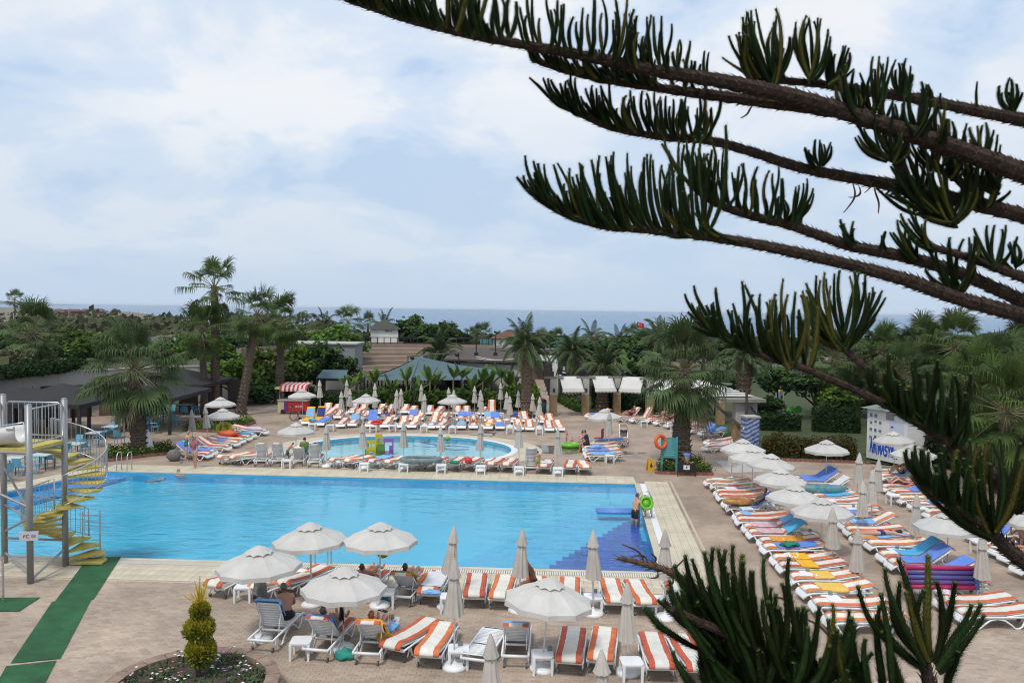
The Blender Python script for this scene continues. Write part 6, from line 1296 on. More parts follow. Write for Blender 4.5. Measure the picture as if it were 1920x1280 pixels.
# ---- far beach huts on the left, flag
r = random.Random(12)
for i, (x, y, w) in enumerate(((118, 585, 5), (138, 582, 7), (160, 583, 5), (185, 584, 6), (215, 585, 4), (90, 586, 5))):
    Y = 480 + 40 * i; q = AT(x, y, Y); hh = 3.2; t = thing('shore_hut', '%s from left of the tiny brown huts on the far shore' % ORD[[5, 0, 1, 2, 3, 4].index(i)], 'hut', (q.x, Y, 0), 0, 'tiny huts on the far shore'); MB().box((0, 0, 1.6), (w * (0.7 + 0.5 * (i % 2)), 5, 2.6 + 0.6 * (i % 3))).obj('wall', mat('weathered_hut_wall', (0.11, 0.07, 0.055), 0.9, 0.3, 0.3), t); x_ = w * (0.42 + 0.3 * (i % 2))
    MB().add([(-x_, -3.2, 3.2), (x_, -3.2, 3.2), (x_, 3.2, 3.2), (-x_, 3.2, 3.2), (-x_ * 0.7, 0, 4.8), (x_ * 0.7, 0, 4.8)], [(0, 1, 5, 4), (2, 3, 4, 5), (1, 2, 5), (3, 0, 4), (3, 2, 1, 0)]).obj('roof', mat('brown_hut_roof', (0.12, 0.06, 0.05), 0.9, 0.2, 0.4), t)
for i, x in enumerate((128, 170, 200, 243, 260, 285, 300)): Y = 430 + 9 * i; q = AT(x, 580 + i, Y); t = MB().tube([(0, 0, 0), (0, 0, q.z)], 0.14, 5).obj('pole', M_GREYM, None, loc=(q.x, Y, 0)); tag(t, '%s from left of the thin poles on the far beach' % ORD[i], 'pole', 'thin poles on the far beach')
hb = MB(); hb.grid(lambda u, v: (-5200 + 1550 * u, 6200 + 900 * v, -5 + 95 * math.sin(math.pi * v) * max(0, (1 - u) ** 0.8 * (0.55 + 0.45 * abs(noise.noise(Vector((u * 6, v * 3, 1))))))), 40, 10); kind(hb.obj('hills', mat('hill_scrub', (0.10, 0.12, 0.10), 0.95, 0.2, 0.01), None, True), 'structure')
# flag pole
q = AT(1194, 603, 118); t = thing('flag', 'red flag with white crescent and star above the palms', 'flag', (q.x, 118, 0)); MB().tube([(0, 0, 0), (0, 0, q.z + 0.1)], 0.05, 6).obj('pole', M_POLE, t)
fz = q.z - 0.75; fl = MB().grid(lambda u, v: (0.05 + 1.0 * u, 0.12 * math.sin(u * 5), fz + 0.75 * v - 0.25 * u), 10, 4); fo = fl.obj('cloth', mat('flag_red', (0.55, 0.01, 0.02), 0.8, trans=0.2), t, True); fo.modifiers.new('t', 'SOLIDIFY').thickness = 0.01
b = MB()
def onf(u, v): return (0.05 + u, 0.12 * math.sin(u * 5) - 0.02, fz + v - 0.25 * u)
for k in range(12):
    a0, a1 = R(45 + k * 22.5), R(45 + (k + 1) * 22.5)
    def cr(a, ro): return onf(0.36 + 0.19 * math.cos(a), 0.38 + 0.19 * math.sin(a)) if ro else onf(0.41 + 0.15 * math.cos(a), 0.38 + 0.15 * math.sin(a))
    b.add([cr(a0, 1), cr(a1, 1), cr(a1, 0), cr(a0, 0)], [(0, 1, 2, 3)])
st_ = []
for k in range(10): rr = 0.09 if k % 2 == 0 else 0.036; a = R(180 + 36 * k); st_.append(onf(0.62 + rr * math.cos(a), 0.38 + rr * math.sin(a)))
b.add([onf(0.62, 0.38)] + st_, [(0, 1 + k, 1 + (k + 1) % 10) for k in range(10)]); b.obj('crescent_and_star', M_WHITE, fo)
import numpy as np
# ================================================================== THE NEAR CONIFER WITH ROPE-LIKE TWIGS
M_TW = mat('dark_green_needles', (0.020, 0.036, 0.010), 0.55, 0.3, 12, objvar=0.35, spec=0.1)
M_TWO = mat('olive_needles', (0.085, 0.082, 0.012), 0.6, 0.25, 14, objvar=0.25, spec=0.25)
M_TWT = mat('fresh_green_tip', (0.055, 0.095, 0.022), 0.55, 0.25, 12, objvar=0.2, spec=0.25)
M_BR = mat('scaly_branch_bark', (0.018, 0.010, 0.007), 0.95, scale=40, col2=(0.055, 0.033, 0.021), bump=0.4)
M_BR2 = mat('pale_bark_scale', (0.06, 0.034, 0.02), 0.9, scale=60, col2=(0.14, 0.092, 0.06))
M_DEAD = mat('dead_brown_twig', (0.075, 0.04, 0.022), 0.9, scale=30, col2=(0.14, 0.085, 0.05))
def spiky(b, pts, rads, n, mi, per, ln, r, mi2=None, fwd=0.75, wide=2.5):
    """a tube whose skin is covered with short overlapping needles"""
    b.tube(pts, rads, n, mi); pts = [Vector(p) for p in pts]
    for i in range(len(pts) - 1):
        a, c = pts[i], pts[i + 1]; t = (c - a).normalized(); u = t.orthogonal().normalized(); w = t.cross(u); rr = (rads[i] + rads[i + 1]) / 2
        for k in range(per):
            an = 2 * math.pi * (k + 0.5 * (i & 1) + r.uniform(-.2, .2)) / per; o = u * math.cos(an) + w * math.sin(an); s_ = t.cross(o); q = a.lerp(c, r.random()) + o * rr * 0.86; hw = rr * wide / per
            e = q + o * ln * r.uniform(0.45, 0.8) + t * ln * fwd * r.uniform(0.8, 1.2)
            b.add([q - s_ * hw, q + s_ * hw, e], [(0, 1, 2)], mi if mi2 is None or r.random() < 0.62 else mi2)
def twig_mesh(v, dead=False):
    r = random.Random(900 + v); b = MB(); n = 40; pts = []; rads = []; cv = (0.05, 0.16, 0.28, 0.42, 0.10, 0.22, 0.34, 0.5)[v % 8]; wob = r.uniform(-0.03, 0.03)
    for i in range(n + 1):
        u = i / n; pts.append((cv * 1.5 * (u - u * u) + 0.015 * math.sin(u * 7 + v), wob * math.sin(u * 4), u * (1 - 0.12 * cv)))
        rads.append((0.019 + 0.011 * math.sin(math.pi * min(1, u * 1.2))) * (1.0 + 0.03 * ((i & 1) * 2 - 1)) * (1 if u < 0.93 else 0.72) * (0.85 if dead else 1))
    if dead: spiky(b, pts, [x * 0.8 for x in rads], 6, 0, 4, 0.03, r); return b.mesh('branchlet', M_DEAD)
    spiky(b, pts, rads, 7, 0, 12, 0.06, r, fwd=1.05, wide=1.9)
    b.ball(pts[-1], 0.021, 7, 5, 1)
    m0 = M_TWO if v >= 12 else M_TW
    return b.mesh('branchlet', [m0, M_TWO if v >= 12 else M_TWT], False)
ar = thing('conifer', 'tall conifer with rope-like dark green twigs reaching in from the right', 'tree', (5.2, 4.4, 0))
AR0 = Vector((5.2, 4.4, 0))
r_ = random.Random(77)
b = MB(); pts = [(0, 0, -0.1), (0.05, 0, 2.5), (0.0, 0.05, 5.5), (0.02, 0, 9), (0, 0, 12.5)]; spiky(b, [Vector(pts[i]).lerp(Vector(pts[i + 1]), k / 10) for i in range(4) for k in range(10)], [0.24 - 0.0036 * k for k in range(40)], 12, 0, 14, 0.05, r_); b.obj('trunk', M_BR, ar)
def PX(px, pyy, d):
    v = ray(px, pyy); return Vector((0, 0, CAMH)) + v * (d / v.y) - AR0
BRS = []
def branch(pts, d0, d1, name='branch', dead=False, root=True):
    """pts: (px, py, half thickness px) from trunk side to tip; depth runs from d0 to d1"""
    n = len(pts); P3 = []; Rd = []
    for i, (x, y, h) in enumerate(pts):
        d = d0 + (d1 - d0) * i / (n - 1); P3.append(PX(x, y, d)); Rd.append(h * d / FPX)
    if root: z = P3[0].z + 0.35; P3.insert(0, Vector((0.0, 0.0, z))); Rd.insert(0, Rd[0] * 1.15)
    fp, fr = [], []
    for i in range(len(P3) - 1):
        a, c = P3[i], P3[i + 1]; p_ = P3[max(i - 1, 1 if root and i else 0)]; q_ = P3[min(i + 2, len(P3) - 1)]; st = max(3, int((c - a).length / 0.02)) if i or not root else 8
        for k in range(st):
            u = k / st; u2, u3 = u * u, u * u * u
            v = 0.5 * ((2 * a) + (c - p_) * u + (2 * p_ - 5 * a + 4 * c - q_) * u2 + (3 * a - p_ - 3 * c + q_) * u3) if i or not root else a.lerp(c, u)
            fp.append(v); fr.append((Rd[i] + (Rd[i + 1] - Rd[i]) * u) * (1 + 0.05 * math.sin(len(fp) * 1.7)))
    fp.append(P3[-1]); fr.append(Rd[-1])
    b = MB(); spiky(b, fp, [q * 0.80 * r_.uniform(0.93, 1.06) for q in fr], 8, 0, 12, 0.021, r_, 1, fwd=1.0, wide=3.0); o = b.obj(name, M_DEAD if dead else [M_BR, M_BR2], ar)
    tot = 0; acc = [0]
    for i in range(len(fp) - 1): tot += (fp[i + 1] - fp[i]).length; acc.append(tot)
    BRS.append((o, fp, pts, d0, d1)); return o
def at_px(bi, x):
    """point of branch bi under image column x and its depth"""
    o, fp, pts, d0, d1 = BRS[bi]
    for i in range(len(pts) - 1):
        a, c = pts[i], pts[i + 1]
        if min(a[0], c[0]) <= x <= max(a[0], c[0]):
            u = (x - a[0]) / (c[0] - a[0] or 1); d = d0 + (d1 - d0) * (i + u) / (len(pts) - 1); return a[0] + (c[0] - a[0]) * u, a[1] + (c[1] - a[1]) * u, d
    p = pts[-1]; return p[0], p[1], d1
TWN = [0]
def twig(parent, x, y, d, length, ang, thick=12.0, olive=False, dead=False, tilt=0.0, bend=1, var=None):
    """x, y, length, thickness in px at depth d; ang from straight up, positive to the left"""
    base = PX(x, y, d); k = d / FPX; L_ = length * k; dirv = (UP * math.cos(R(ang)) - RT * math.sin(R(ang)) + FW * tilt).normalized()
    z = dirv; xx = (RT * bend - z * (RT * bend).dot(z)).normalized(); yy = z.cross(xx); v = var if var is not None else r_.choice((0, 1, 2, 2, 3, 3, 4, 5, 6, 6, 7, 7))
    key = 16 + v % 4 if dead else (12 + v % 4 if olive else v); me = cached(('tw', key), lambda: twig_mesh(key, dead))
    th = thick * 0.56 * k / 0.064; mw = Matrix(((xx.x * th, yy.x * th, z.x * L_, base.x), (xx.y * th, yy.y * th, z.y * L_, base.y), (xx.z * th, yy.z * th, z.z * L_, base.z), (0, 0, 0, 1)))
    if bend and not dead: # keep the sideways sweep in proportion to the length
        s_ = L_ * 0.6; mw = Matrix(((xx.x * s_, yy.x * th, z.x * L_, base.x), (xx.y * s_, yy.y * th, z.y * L_, base.y), (xx.z * s_, yy.z * th, z.z * L_, base.z), (0, 0, 0, 1)))
        th_ratio = th / s_
        me = cached(('twb', key, round(th_ratio * 5) / 5), lambda: squeeze(twig_mesh(key), max(0.2, round(th_ratio * 5) / 5)))
    o = link('branchlet', me, parent, mw=mw); TWN[0] += 1; return o
def squeeze(me, ratio):
    """scale a twig's thickness along x about its own centre line so that it stays round once stretched"""
    # vertices come in tube rings then needles: shift each vertex relative to the curve x(z)
    co = np.zeros(len(me.vertices) * 3); me.vertices.foreach_get('co', co); co = co.reshape(-1, 3); c_ = co[:41 * 7].reshape(41, 7, 3).mean(axis=1)
    i = np.argmin(np.abs(co[:, 2][:, None] - c_[:, 2][None, :]), axis=1); x0 = c_[i, 0]; co[:, 0] = x0 + (co[:, 0] - x0) * ratio; me.vertices.foreach_set('co', co.ravel())
    me.update(); return me
def comb(bi, x0, x1, n, l0, l1, a0, a1, thick=12, olive=0.12, jit=10, below=False, dspread=0.25, dy=0, par=None):
    """a fringe of twigs along branch bi between image columns x0 and x1"""
    n = int(n * 1.6); a0 *= 0.66; a1 *= 0.66
    for k in range(n):
        u = (k + r_.uniform(0.1, 0.9)) / n; x, y, d = at_px(bi, x0 + (x1 - x0) * u); L_ = (l0 + (l1 - l0) * u) * r_.uniform(0.5, 1.25); an = a0 + (a1 - a0) * u + r_.gauss(0, jit)
        dd = r_.uniform(-dspread, dspread); twig(BRS[bi][0], x, y + dy + r_.uniform(-3, 5), d * (1 + dd * 0.10), L_, an if not below else an + 180, thick * r_.uniform(0.85, 1.15), r_.random() < olive, tilt=dd, bend=-1 if an > 0 else 1)
def fan(bi, x, y, d, n, l0, l1, a0, a1, thick=12, olive=0.1, jit=4):
    n = int(n * 1.35)
    for k in range(n):
        u = (k + 0.5) / n; an = a0 + (a1 - a0) * u + r_.gauss(0, jit); L_ = l0 + (l1 - l0) * math.sin(math.pi * u) + r_.uniform(-0.12, 0.1) * l1
        twig(BRS[bi][0], x + r_.uniform(-8, 8), y + r_.uniform(-6, 6), d * r_.uniform(0.98, 1.02), L_, an, thick * r_.uniform(0.85, 1.15), r_.random() < olive, tilt=r_.uniform(-0.3, 0.3), bend=-1 if an > 0 else 1)
# --- upper limbs, from the trunk side on the right to the tip on the left
branch([(2010, 356, 26), (1920, 325, 24), (1800, 282, 22), (1650, 232, 20), (1500, 185, 19), (1350, 152, 17), (1240, 135, 15), (1100, 106, 13), (980, 84, 11), (880, 66, 9), (760, 36, 8), (636, -6, 6)], 3.4, 3.0)     # 0
branch([(1560, 208, 15), (1420, 190, 13), (1330, 178, 12), (1240, 166, 10), (1150, 152, 9), (1060, 132, 8), (1000, 112, 6)], 3.35, 3.2, root=False)       # 1
branch([(2010, 252, 16), (1920, 226, 15), (1800, 202, 13), (1700, 182, 12), (1600, 168, 11), (1540, 158, 9), (1470, 152, 8), (1410, 146, 7)], 3.9, 3.6)    # 2
branch([(2010, 436, 19), (1920, 405, 18), (1800, 376, 17), (1700, 352, 15), (1600, 334, 13), (1500, 314, 12), (1400, 282, 11), (1320, 262, 10), (1250, 258, 9), (1150, 240, 8), (1090, 215, 7), (1035, 186, 5)], 3.6, 3.3)  # 3
branch([(2010, 600, 17), (1920, 565, 16), (1800, 512, 15), (1700, 482, 14), (1600, 462, 13), (1550, 446, 12), (1480, 422, 11), (1400, 402, 10), (1340, 380, 9), (1295, 345, 7)], 3.3, 3.1)  # 4
branch([(2010, 622, 19), (1920, 592, 18), (1800, 560, 17), (1700, 525, 16), (1600, 498, 14), (1500, 475, 13), (1400, 455, 12), (1300, 440, 11), (1200, 430, 9), (1130, 424, 8), (1060, 402, 7), (1006, 371, 5)], 3.1, 2.9)  # 5
branch([(2010, 1010, 25), (1920, 937, 23), (1840, 876, 21), (1790, 838, 18), (1740, 802, 14), (1690, 772, 11), (1640, 748, 10), (1570, 716, 9), (1500, 688, 8), (1430, 668, 7), (1370, 640, 6), (1312, 602, 5)], 2.5, 2.5)  # 6
branch([(1790, 838, 13), (1735, 790, 11), (1690, 742, 10), (1640, 706, 9), (1605, 674, 8), (1582, 652, 7)], 2.52, 2.7, root=False)  # 7
branch([(2010, 1100, 19), (1930, 1060, 18), (1880, 1020, 16), (1848, 986, 12), (1810, 962, 9), (1760, 932, 8), (1716, 892, 5)], 2.4, 2.3)  # 8
branch([(1900, 1345, 24), (1700, 1400, 24), (1500, 1345, 22), (1450, 1300, 20), (1420, 1240, 16), (1370, 1190, 13), (1310, 1165, 11), (1262, 1140, 9)], 2.0, 1.9)  # 9
branch([(1900, 1345, 22), (1780, 1330, 20), (1745, 1290, 17), (1735, 1240, 14)], 2.0, 2.0, root=False)  # 10
branch([(1440, 1290, 13), (1400, 1205, 12), (1335, 1128, 11), (1260, 1074, 9), (1205, 1056, 7), (1158, 1046, 4)], 2.1, 2.1, dead=True, root=False)  # 11
branch([(1695, 360, 12), (1688, 330, 11), (1682, 300, 10)], 3.5, 3.5, root=False)  # 12
branch([(1830, 372, 10), (1800, 340, 9), (1770, 322, 8), (1740, 310, 7)], 3.55, 3.5, root=False)  # 13
branch([(2010, 545, 13), (1920, 520, 12), (1850, 495, 10), (1790, 475, 9), (1740, 462, 7)], 3.2, 3.1)  # 14
# --- needles along them
comb(0, 650, 960, 34, 70, 110, 34, 4, 15, 0.2, 9); comb(0, 660, 940, 16, 45, 60, 55, 30, 13, 0.0); comb(0, 980, 1240, 22, 110, 95, 6, -4, 12, 0.15, 9); comb(0, 1150, 1280, 8, 100, 100, 0, -5, 11); comb(0, 1240, 1340, 6, 60, 50, 0, 5, 10)
comb(1, 1000, 1240, 26, 40, 75, 62, 40, 12, 0.1); comb(1, 1010, 1330, 14, 40, 60, 40, 20, 12, 0.25)
fan(2, 1450, 158, 3.6, 16, 80, 150, 48, -22, 12, 0.15); fan(2, 1520, 150, 3.6, 12, 60, 120, 30, -28, 12, 0.1); comb(2, 1350, 1480, 12, 60, 90, 40, 20, 12, 0.3); fan(2, 1692, 178, 3.7, 7, 34, 70, 28, -26, 11, 0)
fan(2, 1895, 210, 3.9, 6, 30, 60, 40, -25, 12, 0); twig(BRS[2][0], 1831, 205, 3.8, 50, 0, 8); fan(2, 1735, 196, 3.75, 5, 20, 40, 10, -20, 9, 0)
comb(3, 1040, 1330, 36, 60, 95, 40, 2, 12, 0.1, 10); comb(3, 1045, 1200, 14, 40, 60, 64, 40, 12, 0); fan(3, 1536, 312, 3.45, 9, 30, 54, 42, -34, 10, 0.0, 3); comb(3, 1240, 1340, 8, 70, 60, 10, -10, 10, 0.4)
fan(0, 1670, 300, 3.3, 14, 60, 110, 66, -30, 11, 0.2); fan(0, 1640, 210, 3.3, 9, 50, 100, 20, -24, 11, 0.2); comb(0, 1560, 1800, 12, 40, 70, 10, -24, 11, 0.1)
fan(12, 1682, 302, 3.5, 8, 40, 70, 60, -50, 11, 0.1); fan(13, 1750, 312, 3.5, 9, 50, 80, 50, -40, 11, 0.3); fan(13, 1830, 372, 3.5, 9, 50, 120, 30, -40, 11, 0.1)
fan(3, 1790, 420, 3.4, 22, 60, 130, 76, -38, 12, 0.25); comb(3, 1680, 1790, 8, 50, 50, 195, 170, 10, 0.3); fan(14, 1748, 470, 3.1, 9, 50, 90, 70, 10, 11, 0.2); fan(14, 1800, 545, 3.15, 12, 60, 120, 60, -36, 12, 0.1); fan(14, 1905, 500, 3.2, 6, 30, 50, 40, -30, 11, 0)
comb(4, 1295, 1500, 28, 95, 80, 16, -8, 11, 0.15, 9); fan(4, 1480, 415, 3.15, 8, 40, 80, 0, -48, 11, 0.1); comb(4, 1290, 1360, 8, 90, 70, 40, 10, 13, 0.5); fan(4, 1655, 470, 3.2, 4, 20, 40, 20, -20, 9, 0)
comb(5, 1010, 1340, 44, 80, 175, 46, 4, 13, 0.08, 9); comb(5, 1015, 1180, 18, 50, 70, 66, 45, 13, 0.0); comb(5, 1100, 1320, 10, 120, 140, 30, 10, 13, 0.35); comb(5, 1280, 1400, 5, 70, 60, 92, 84, 11, 0.5)
comb(6, 1320, 1520, 26, 70, 150, 42, -4, 14, 0.10, 8); comb(6, 1330, 1420, 10, 50, 60, 62, 45, 13, 0.0); fan(6, 1480, 690, 2.5, 8, 70, 140, 30, -26, 14, 0.5)
fan(7, 1584, 652, 2.7, 26, 90, 140, 58, -48, 13, 0.12, 3)
comb(6, 1650, 1800, 18, 60, 150, 30, 0, 18, 0.06, 7); comb(6, 1690, 1800, 12, 100, 150, 20, -4, 17, 0.1, 7); fan(6, 1725, 790, 2.5, 9, 60, 110, 60, 20, 17, 0.0)
comb(8, 1720, 1830, 20, 60, 130, 36, -2, 17, 0.10, 7); fan(8, 1862, 1000, 2.35, 16, 120, 170, 30, -30, 17, 0.2); fan(8, 1865, 1008, 2.35, 5, 160, 190, 58, 40, 16, 0.2)
fan(8, 1905, 960, 2.4, 5, 40, 80, 30, -20, 17, 0)
for bi, x, y, d, n_, l0, l1, a0, a1 in [(0, 1612, 222, 3.3, 9, 50, 95, 50, -10), (0, 1760, 268, 3.35, 8, 40, 80, 40, -30), (0, 1840, 300, 3.4, 7, 40, 70, 30, -30), (0, 1720, 252, 3.3, 8, 60, 100, 24, -34), (3, 1725, 362, 3.5, 10, 50, 90, 70, -20), (3, 1850, 392, 3.5, 9, 50, 95, 40, -40), (13, 1790, 335, 3.5, 8, 50, 90, 30, -40), (13, 1870, 360, 3.5, 7, 40, 70, 60, 0), (14, 1870, 505, 3.15, 8, 50, 90, 50, -30), (4, 1720, 490, 3.2, 7, 40, 80, 60, 0), (4, 1600, 462, 3.15, 5, 30, 60, 40, 0), (2, 1560, 162, 3.6, 10, 40, 80, 10, -50), (3, 1740, 400, 3.4, 12, 60, 110, 70, 10)]: fan(bi, x, y, d, n_, l0, l1, a0, a1, 12, 0.15)
def bush(bi, lst):
    for x, y, tx, ty, th in lst:
        dx, dy_ = tx - x, ty - y; L_ = math.hypot(dx, dy_); an = math.degrees(math.atan2(-dx, -dy_)); twig(BRS[bi][0], x, y, (1.95 if bi == 9 else 2.0) * r_.uniform(0.97, 1.04), L_, an, th * 1.2, r_.random() < 0.06, tilt=r_.uniform(-.12, .12), bend=-1 if an > 0 else 1)
bush(9, [(1330, 1195, 1262, 1052, 20), (1345, 1190, 1283, 1035, 20), (1350, 1180, 1286, 1060, 19), (1375, 1200, 1316, 1030, 21), (1370, 1190, 1330, 1060, 20), (1390, 1200, 1330, 1015, 20), (1400, 1200, 1343, 1020, 20), (1405, 1210, 1358, 1022, 21), (1400, 1215, 1362, 1060, 20), (1420, 1220, 1375, 1016, 20), (1415, 1220, 1388, 1040, 20), (1430, 1230, 1394, 1032, 20), (1425, 1220, 1408, 1066, 18), (1440, 1230, 1413, 1068, 18), (1320, 1185, 1240, 1118, 20), (1310, 1175, 1232, 1126, 18), (1330, 1200, 1250, 1100, 20), (1345, 1205, 1268, 1110, 20), (1370, 1225, 1300, 1090, 21), (1380, 1235, 1310, 1120, 21), (1385, 1240, 1330, 1100, 21), (1395, 1240, 1345, 1110, 21), (1405, 1250, 1360, 1110, 21),
         (1310, 1215, 1205, 1140, 17), (1250, 1185, 1206, 1136, 17), (1300, 1290, 1262, 1220, 17), (1345, 1290, 1310, 1236, 18), (1370, 1300, 1318, 1175, 22), (1400, 1290, 1355, 1155, 24), (1420, 1300, 1385, 1175, 24), (1440, 1310, 1420, 1215, 28), (1470, 1310, 1448, 1220, 28), (1490, 1310, 1462, 1200, 26), (1500, 1290, 1452, 1130, 24), (1470, 1270, 1430, 1118, 22), (1520, 1270, 1502, 1126, 20), (1500, 1250, 1435, 1035, 18), (1510, 1240, 1474, 1034, 18), (1490, 1240, 1442, 1090, 17), (1540, 1260, 1515, 1136, 18), (1545, 1260, 1590, 1130, 16), (1535, 1250, 1565, 1128, 16), (1420, 1310, 1400, 1255, 26), (1380, 1310, 1360, 1240, 26), (1540, 1310, 1520, 1215, 24), (1560, 1310, 1540, 1230, 24), (1350, 1310, 1330, 1225, 22), (1590, 1310, 1560, 1180, 22), (1520, 1300, 1490, 1170, 22), (1450, 1260, 1465, 1080, 18), (1330, 1310, 1270, 1240, 20)])
bush(10, [(1735, 1245, 1652, 1055, 20), (1735, 1240, 1675, 1075, 20), (1740, 1240, 1695, 1048, 22), (1740, 1235, 1722, 1090, 20), (1745, 1240, 1742, 1038, 22), (1750, 1240, 1755, 1078, 20), (1755, 1245, 1785, 1082, 20), (1755, 1250, 1820, 1125, 20), (1755, 1255, 1832, 1118, 19), (1760, 1262, 1846, 1148, 20), (1735, 1255, 1650, 1180, 20), (1730, 1250, 1630, 1140, 20), (1725, 1250, 1600, 1090, 19), (1735, 1240, 1665, 1110, 22), (1740, 1240, 1705, 1110, 21), (1640, 1330, 1580, 1190, 26), (1650, 1330, 1592, 1150, 24), (1665, 1330, 1640, 1120, 22), (1680, 1320, 1655, 1110, 22), (1700, 1320, 1670, 1200, 24), (1620, 1330, 1560, 1160, 22), (1630, 1310, 1625, 1195, 22), (1770, 1300, 1790, 1210, 22), (1600, 1320, 1590, 1225, 24)])
for k in range(64):
    x = r_.uniform(1330, 1640); bx = 1450 + (x - 1480) * 0.55; bush(9, [(bx + r_.uniform(-40, 40), r_.uniform(1290, 1330), x - 10 + r_.uniform(-30, 20), 1100 + r_.uniform(0, 150) + abs(x - 1440) * 0.25, r_.uniform(17, 24))])
for k in range(22):
    x = r_.uniform(1270, 1420); bush(9, [(1370 + (x - 1340) * 0.5 + r_.uniform(-25, 25), r_.uniform(1185, 1240), x - 25, r_.uniform(1030, 1130), r_.uniform(15, 19))])
for x, y, tx, ty in [(1210, 1060, 1165, 1018), (1215, 1060, 1180, 1045), (1240, 1066, 1290, 1040), (1230, 1064, 1212, 1082), (1262, 1078, 1248, 1100), (1300, 1092, 1290, 1112), (1225, 1060, 1222, 1035)]:
    dx, dy_ = tx - x, ty - y; twig(BRS[11][0], x, y, 2.1, math.hypot(dx, dy_), math.degrees(math.atan2(-dx, -dy_)), 10, dead=True)
for x, y, tx, ty in [(1600, 345, 1582, 400), (1640, 352, 1648, 400), (1610, 348, 1590, 370), (1690, 352, 1640, 335), (1412, 198, 1390, 222), (1560, 190, 1550, 200), (1625, 336, 1622, 362)]:
    dx, dy_ = tx - x, ty - y; twig(BRS[3][0], x, y, 3.45, math.hypot(dx, dy_), math.degrees(math.atan2(-dx, -dy_)), 9, dead=True)
for x, y, tx, ty in [(1400, 1210, 1440, 1120), (1445, 1120, 1490, 1150), (1470, 1130, 1520, 1190), (1480, 1145, 1500, 1210), (1500, 1155, 1580, 1230)]:
    dx, dy_ = tx - x, ty - y; twig(BRS[11][0], x, y, 2.1, math.hypot(dx, dy_), math.degrees(math.atan2(-dx, -dy_)), 12, dead=True)
import numpy as np
# ================================================================== PEOPLE
SK = {'fair': mat('fair_skin', (0.52, 0.29, 0.20), 0.55, 0.08, 6), 'tan': mat('tanned_skin', (0.43, 0.23, 0.15), 0.55, 0.08, 6), 'brown': mat('brown_skin', (0.22, 0.10, 0.06), 0.55, 0.08, 6)}
HR_ = {'dark': mat('dark_hair', (0.018, 0.012, 0.01), 0.6, 0.2, 20), 'brown': mat('brown_hair', (0.07, 0.035, 0.018), 0.6, 0.2, 20), 'red': mat('red_brown_hair', (0.20, 0.075, 0.025), 0.6, 0.25, 20), 'grey': mat('grey_hair', (0.14, 0.12, 0.10), 0.7, 0.25, 20), 'blond': mat('blond_hair', (0.32, 0.20, 0.09), 0.6, 0.2, 20)}
M_EYE = mat('eye_dark', (0.02, 0.015, 0.012), 0.3)
def V(*a): return Vector(a)
def limb(a, d1, l1, d2, l2): e = a + Vector(d1).normalized() * l1; return e, e + Vector(d2).normalized() * l2
def skeleton(pel, tdir, hdir, arms, legs, face, k=1.0, side=Vector((1, 0, 0))):
    """pel: pelvis, tdir: trunk direction, arms/legs: per side (upper dir, lower dir[, foot dir])"""
    J = {}; td = Vector(tdir).normalized(); s = side.normalized()
    J['pel'] = pel; J['waist'] = pel + td * 0.16 * k; J['chest'] = pel + td * 0.38 * k; J['neck'] = pel + td * 0.52 * k; hd = Vector(hdir).normalized()
    J['hb'] = J['neck'] + hd * 0.09 * k; J['hm'] = J['neck'] + hd * 0.17 * k; J['ht'] = J['neck'] + hd * 0.255 * k; fd = Vector(face).normalized(); J['nose'] = J['neck'] + hd * 0.145 * k + fd * 0.105 * k
    for i, sg in enumerate((-1, 1)):
        sh = J['chest'] + s * sg * 0.175 * k + td * 0.07 * k; u, lo = arms[i][0], arms[i][1]; e, w = limb(sh, u, 0.28 * k, lo, 0.25 * k); J['sh%d' % i], J['el%d' % i], J['wr%d' % i] = sh, e, w; ld = Vector(lo).normalized(); J['pa%d' % i] = w + ld * 0.08 * k
        o = ld.cross(s if abs(ld.dot(s)) < 0.8 else Vector((0, 1, 0))).normalized()
        for f in range(4): J['f%d%d' % (i, f)] = w + ld * (0.155 + (0.0, 0.018, 0.012, -0.012)[f]) * k + o * (f - 1.5) * 0.021 * k
        J['th%d' % i] = w + ld * 0.075 * k + o * -0.06 * k
        hp = pel + s * sg * 0.09 * k - td * 0.03 * k; kn, an = limb(hp, legs[i][0], 0.43 * k, legs[i][1], 0.42 * k); J['hp%d' % i], J['kn%d' % i], J['an%d' % i] = hp, kn, an; J['to%d' % i] = an + Vector(legs[i][2]).normalized() * 0.17 * k
    return J
RAD = {'pel': (.135, .105), 'waist': (.12, .09), 'chest': (.145, .10), 'neck': (.052, .052), 'hb': (.066, .075), 'hm': (.078, .092), 'ht': (.052, .06), 'nose': (.014, .014), 'sh': (.056, .056), 'el': (.042, .042), 'wr': (.03, .03), 'pa': (.034, .022), 'f': (.009, .009), 'th': (.010, .010), 'hp': (.088, .088), 'kn': (.056, .056), 'an': (.038, .038), 'to': (.034, .028)}
BON = [('pel', 'waist'), ('waist', 'chest'), ('chest', 'neck'), ('neck', 'hb'), ('hb', 'hm'), ('hm', 'ht'), ('hm', 'nose')]
for i in '01': BON += [('chest', 'sh' + i), ('sh' + i, 'el' + i), ('el' + i, 'wr' + i), ('wr' + i, 'pa' + i), ('pel', 'hp' + i), ('hp' + i, 'kn' + i), ('kn' + i, 'an' + i), ('an' + i, 'to' + i), ('wr' + i, 'th' + i)] + [('pa' + i, 'f%s%d' % (i, f)) for f in range(4)]
def segd(p, a, c):
    d = c - a; t = max(0, min(1, (p - a).dot(d) / (d.length_squared or 1))); return (p - a - d * t).length, t
PEND = []
